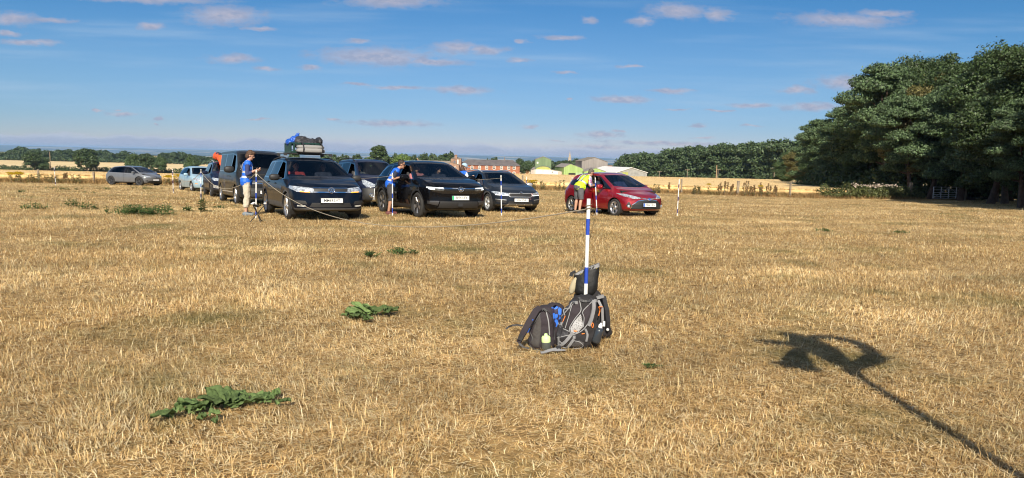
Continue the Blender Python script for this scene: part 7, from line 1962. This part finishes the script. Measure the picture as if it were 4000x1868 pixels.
# ------------------------------------------------------------------ posts, gate, verge plants, telegraph poles
WOODP = mat('weathered_post', (.26, .21, .15), .9, var=.3, vscale=6, bump=.5, bscale=20); GALV = mat('galvanised_steel', (.62, .65, .68), .5, metal=.15)
def onfence(px):
    y = 60.0
    for _ in range(30): x = at(px, y).x; y = .5 * y + .5 * float(fence_y(x))
    return at(px, y)
for px, hh, lab in [(145, 1.05, 'grey fence post in the verge near the left edge of the photo'), (362, .95, 'fence post in the verge left of the grey hatchback'), (2044, 1.35, 'fence post just right of the estate car roof'), (2250, 1.3, 'fence post showing behind the back of the man in yellow'), (2668, 1.35, 'fence post right of the leaning pole by the red car'), (2888, 1.3, 'thick fence post among the brown docks'), (3094, 1.3, 'pale fence post at the left end of the bramble hedge'), (3318, 1.1, 'fence post halfway along the bramble hedge'), (3566, 1.5, 'stout wooden gatepost left of the metal gate')]:
    g = onfence(px); b = MB(); w = .13 if px not in (2888, 3566) else .22; b.box((0, 0, hh / 2 - .1), (w, w, hh + .2), 0, None, taper=.9); b.box((0, -w / 2 - .004, hh * .75), (w * .8, .008, .02)).box((0, -w / 2 - .004, hh * .45), (w * .8, .008, .02))
    o = b.build('fence_post', WOODP); o.location = g; o.rotation_euler = (rnd.uniform(-.04, .04), rnd.uniform(-.04, .04), rnd.uniform(-.3, .3)); tag(o, lab, 'fence post', 'posts along the verge')
def gate():
    a = Vector((36.6, 62.0, h(36.6, 62))); c = Vector((40.0, 63.2, h(40, 63.2))); r = empty('field_gate', a, (0, 0, math.atan2(c.y - a.y, c.x - a.x)), 'galvanised metal field gate at the edge of the near wood', 'gate'); L_ = (c - a).length; b = MB()
    for z in (.18, .34, .50, .68, .90, 1.15): b.tube([(0, 0, z), (L_, 0, z)], .022, 8)
    b.build('rail', GALV, r); b = MB()
    for x in (0, L_ * .25, L_ * .5, L_ * .75, L_): b.box((x, 0, .665), (.05, .05, 1.02))
    b.tube([(0, 0, .18), (L_ * .5, 0, 1.15), (L_, 0, .18)], .016, 6); b.build('upright', GALV, r)
    b = MB(); b.box((L_ + .18, 0, .6), (.18, .18, 1.5)); b.build('gatepost', WOODP, r)
gate()
DOCK = mat('dock_seed', (.42, .26, .13), .9, island=.5); RAG = mat('ragwort_flower', (.75, .55, .03), .7, island=.3); VG = leafmat('verge_leaf', (.26, .25, .10), .4)
def spike(px, hh, n, lab, kind, dy=0, seed=0):
    r = random.Random(seed + px); g = onfence(px); g.y += dy - .5; g.z = h(g.x, g.y); s = MB(); heads = []; lf = MB()
    for k in range(n):
        p = Vector((r.gauss(0, .25 if n > 3 else .08), r.gauss(0, .2), 0)); q = hh * r.uniform(.7, 1.1); lean = Vector((r.gauss(0, .08), r.gauss(0, .08), 1)); s.tube([p, p + lean * q], .012, 4)
        m = 18 if kind != 'bush' else 30
        for j in range(m):
            t = r.uniform(.15, .75) if kind == 'ragwort' else r.uniform(.1, 1); L_ = r.uniform(.08, .2); a = r.uniform(0, 6.3); c = p + lean * q * t
            lf.add([c, c + Vector((math.cos(a) * L_ * .5 - .04 * math.sin(a), math.sin(a) * L_ * .5 + .04 * math.cos(a), .05)), c + Vector((math.cos(a) * L_, math.sin(a) * L_, .02)), c + Vector((math.cos(a) * L_ * .5 + .04 * math.sin(a), math.sin(a) * L_ * .5 - .04 * math.cos(a), .05))], [(0, 1, 2, 3)])
        if kind in ('dock', 'ragwort'):
            f = MB(); heads.append(f)
            for j in range(44):
                t = r.uniform(.5, 1.05) if kind == 'dock' else r.uniform(.92, 1.04); c = p + lean * q * t + Vector((r.gauss(0, .035 if kind == 'dock' else .12), r.gauss(0, .035 if kind == 'dock' else .12), 0)); e = .035
                f.add([c + Vector((-e, 0, 0)), c + Vector((0, -e, e)), c + Vector((e, 0, 0)), c + Vector((0, e, -e))], [(0, 1, 2, 3)])
    root = empty({'dock': 'dock_plant', 'ragwort': 'ragwort', 'bush': 'leafy_weed'}[kind], g, (0, 0, 0), lab, 'plant', 'plants of the verge')
    s.build('stem', WOODP, root); lf.build('leaves', VG, root)
    for f in heads: f.build('seed_head' if kind == 'dock' else 'flower_head', DOCK if kind == 'dock' else RAG, root)
for k, px in enumerate((2808, 2836, 2862, 2905, 2925, 2948, 2975, 3003, 3030)): spike(px, 1.15 - .25 * (k % 3 == 2), 3, 'brown seeding dock among the row of docks by the thick fence post', 'dock', seed=k)
for px, hh, n, kind, lab in [(70, .8, 8, 'ragwort', 'yellow flowered weed in the verge near the left edge'), (140, .7, 7, 'bush', 'leafy green weed in the verge below the first fence post'), (205, .6, 6, 'bush', 'leafy weed at the foot of the leaning far left pole'), (262, .8, 4, 'dock', 'tall brown weed between the leaning pole and second post'), (315, .7, 5, 'bush', 'leafy weed left of the second fence post'), (700, .8, 5, 'ragwort', 'yellow weed right of the grey hatchback'), (660, .8, 3, 'ragwort', 'small yellow weed beside the nose of the grey hatchback'),
        (2082, 1.0, 9, 'ragwort', 'yellow flowered bush right of the estate car'), (2122, .8, 5, 'bush', 'leafy weed between the estate car and man in yellow'), (2185, 1.0, 5, 'bush', 'tall weed behind the man in yellow'), (2570, .8, 4, 'bush', 'small leafy weed over the nose of the red car'), (2612, .9, 2, 'dock', 'single brown stalk left of the leaning pole'), (2716, .8, 9, 'bush', 'rounded leafy bush right of the leaning pole'), (2770, .9, 1, 'ragwort', 'single yellow flower stalk left of the docks'), (2970, 1.0, 1, 'ragwort', 'single yellow flower stalk among the docks')]:
    spike(px, hh, n, lab, kind)
def tpole(px, ytop, D, lab, arm=True, w=.22):
    g = at(px, D); zt = zat(px, ytop, D) - g.z; b = MB(); b.tube([(0, 0, -.3), (0, 0, zt)], [w / 2 * 1.15, w / 2 * .85], 8); r = empty('telegraph_pole', g, (0, 0, 0), lab, 'pole', 'telegraph poles by the plantation'); b.build('pole', WOODP if arm else mat('pale_pole', (.36, .26, .16), .9), r)
    if arm: c = MB(); c.box((0, -.12, zt - .25), (1.9, .12, .14)).box((-.7, -.12, zt - .1), (.1, .1, .2)).box((.7, -.12, zt - .1), (.1, .1, .2)).box((0, -.12, zt - .1), (.1, .1, .2)); c.build('crossarm', WOODP, r)
tpole(2578, 669, 300, 'telegraph pole nearest the block shed'); tpole(2687, 661.5, 285, 'telegraph pole second from the block shed'); tpole(2801, 645, 240, 'tallest telegraph pole against the plantation', False, .3); tpole(2807, 661, 275, 'telegraph pole half hidden beside the tallest one'); tpole(3027, 656, 215, 'telegraph pole near the left tip of the near wood'); tpole(193, 593, 384, 'thin pole right of the leftmost hedge oak', False, .3)
S.view_settings.view_transform = 'Standard'; S.view_settings.look = 'None'
S.view_settings.exposure = 0.48; S.view_settings.gamma = 1
S.cycles.max_bounces = 8; S.cycles.transparent_max_bounces = 12; S.cycles.volume_bounces = 0
S.cycles.use_denoising = True
S.cycles.sample_clamp_indirect = 3
S.cycles.caustics_reflective = False; S.cycles.caustics_refractive = False
S.cycles.filter_width = 1.1
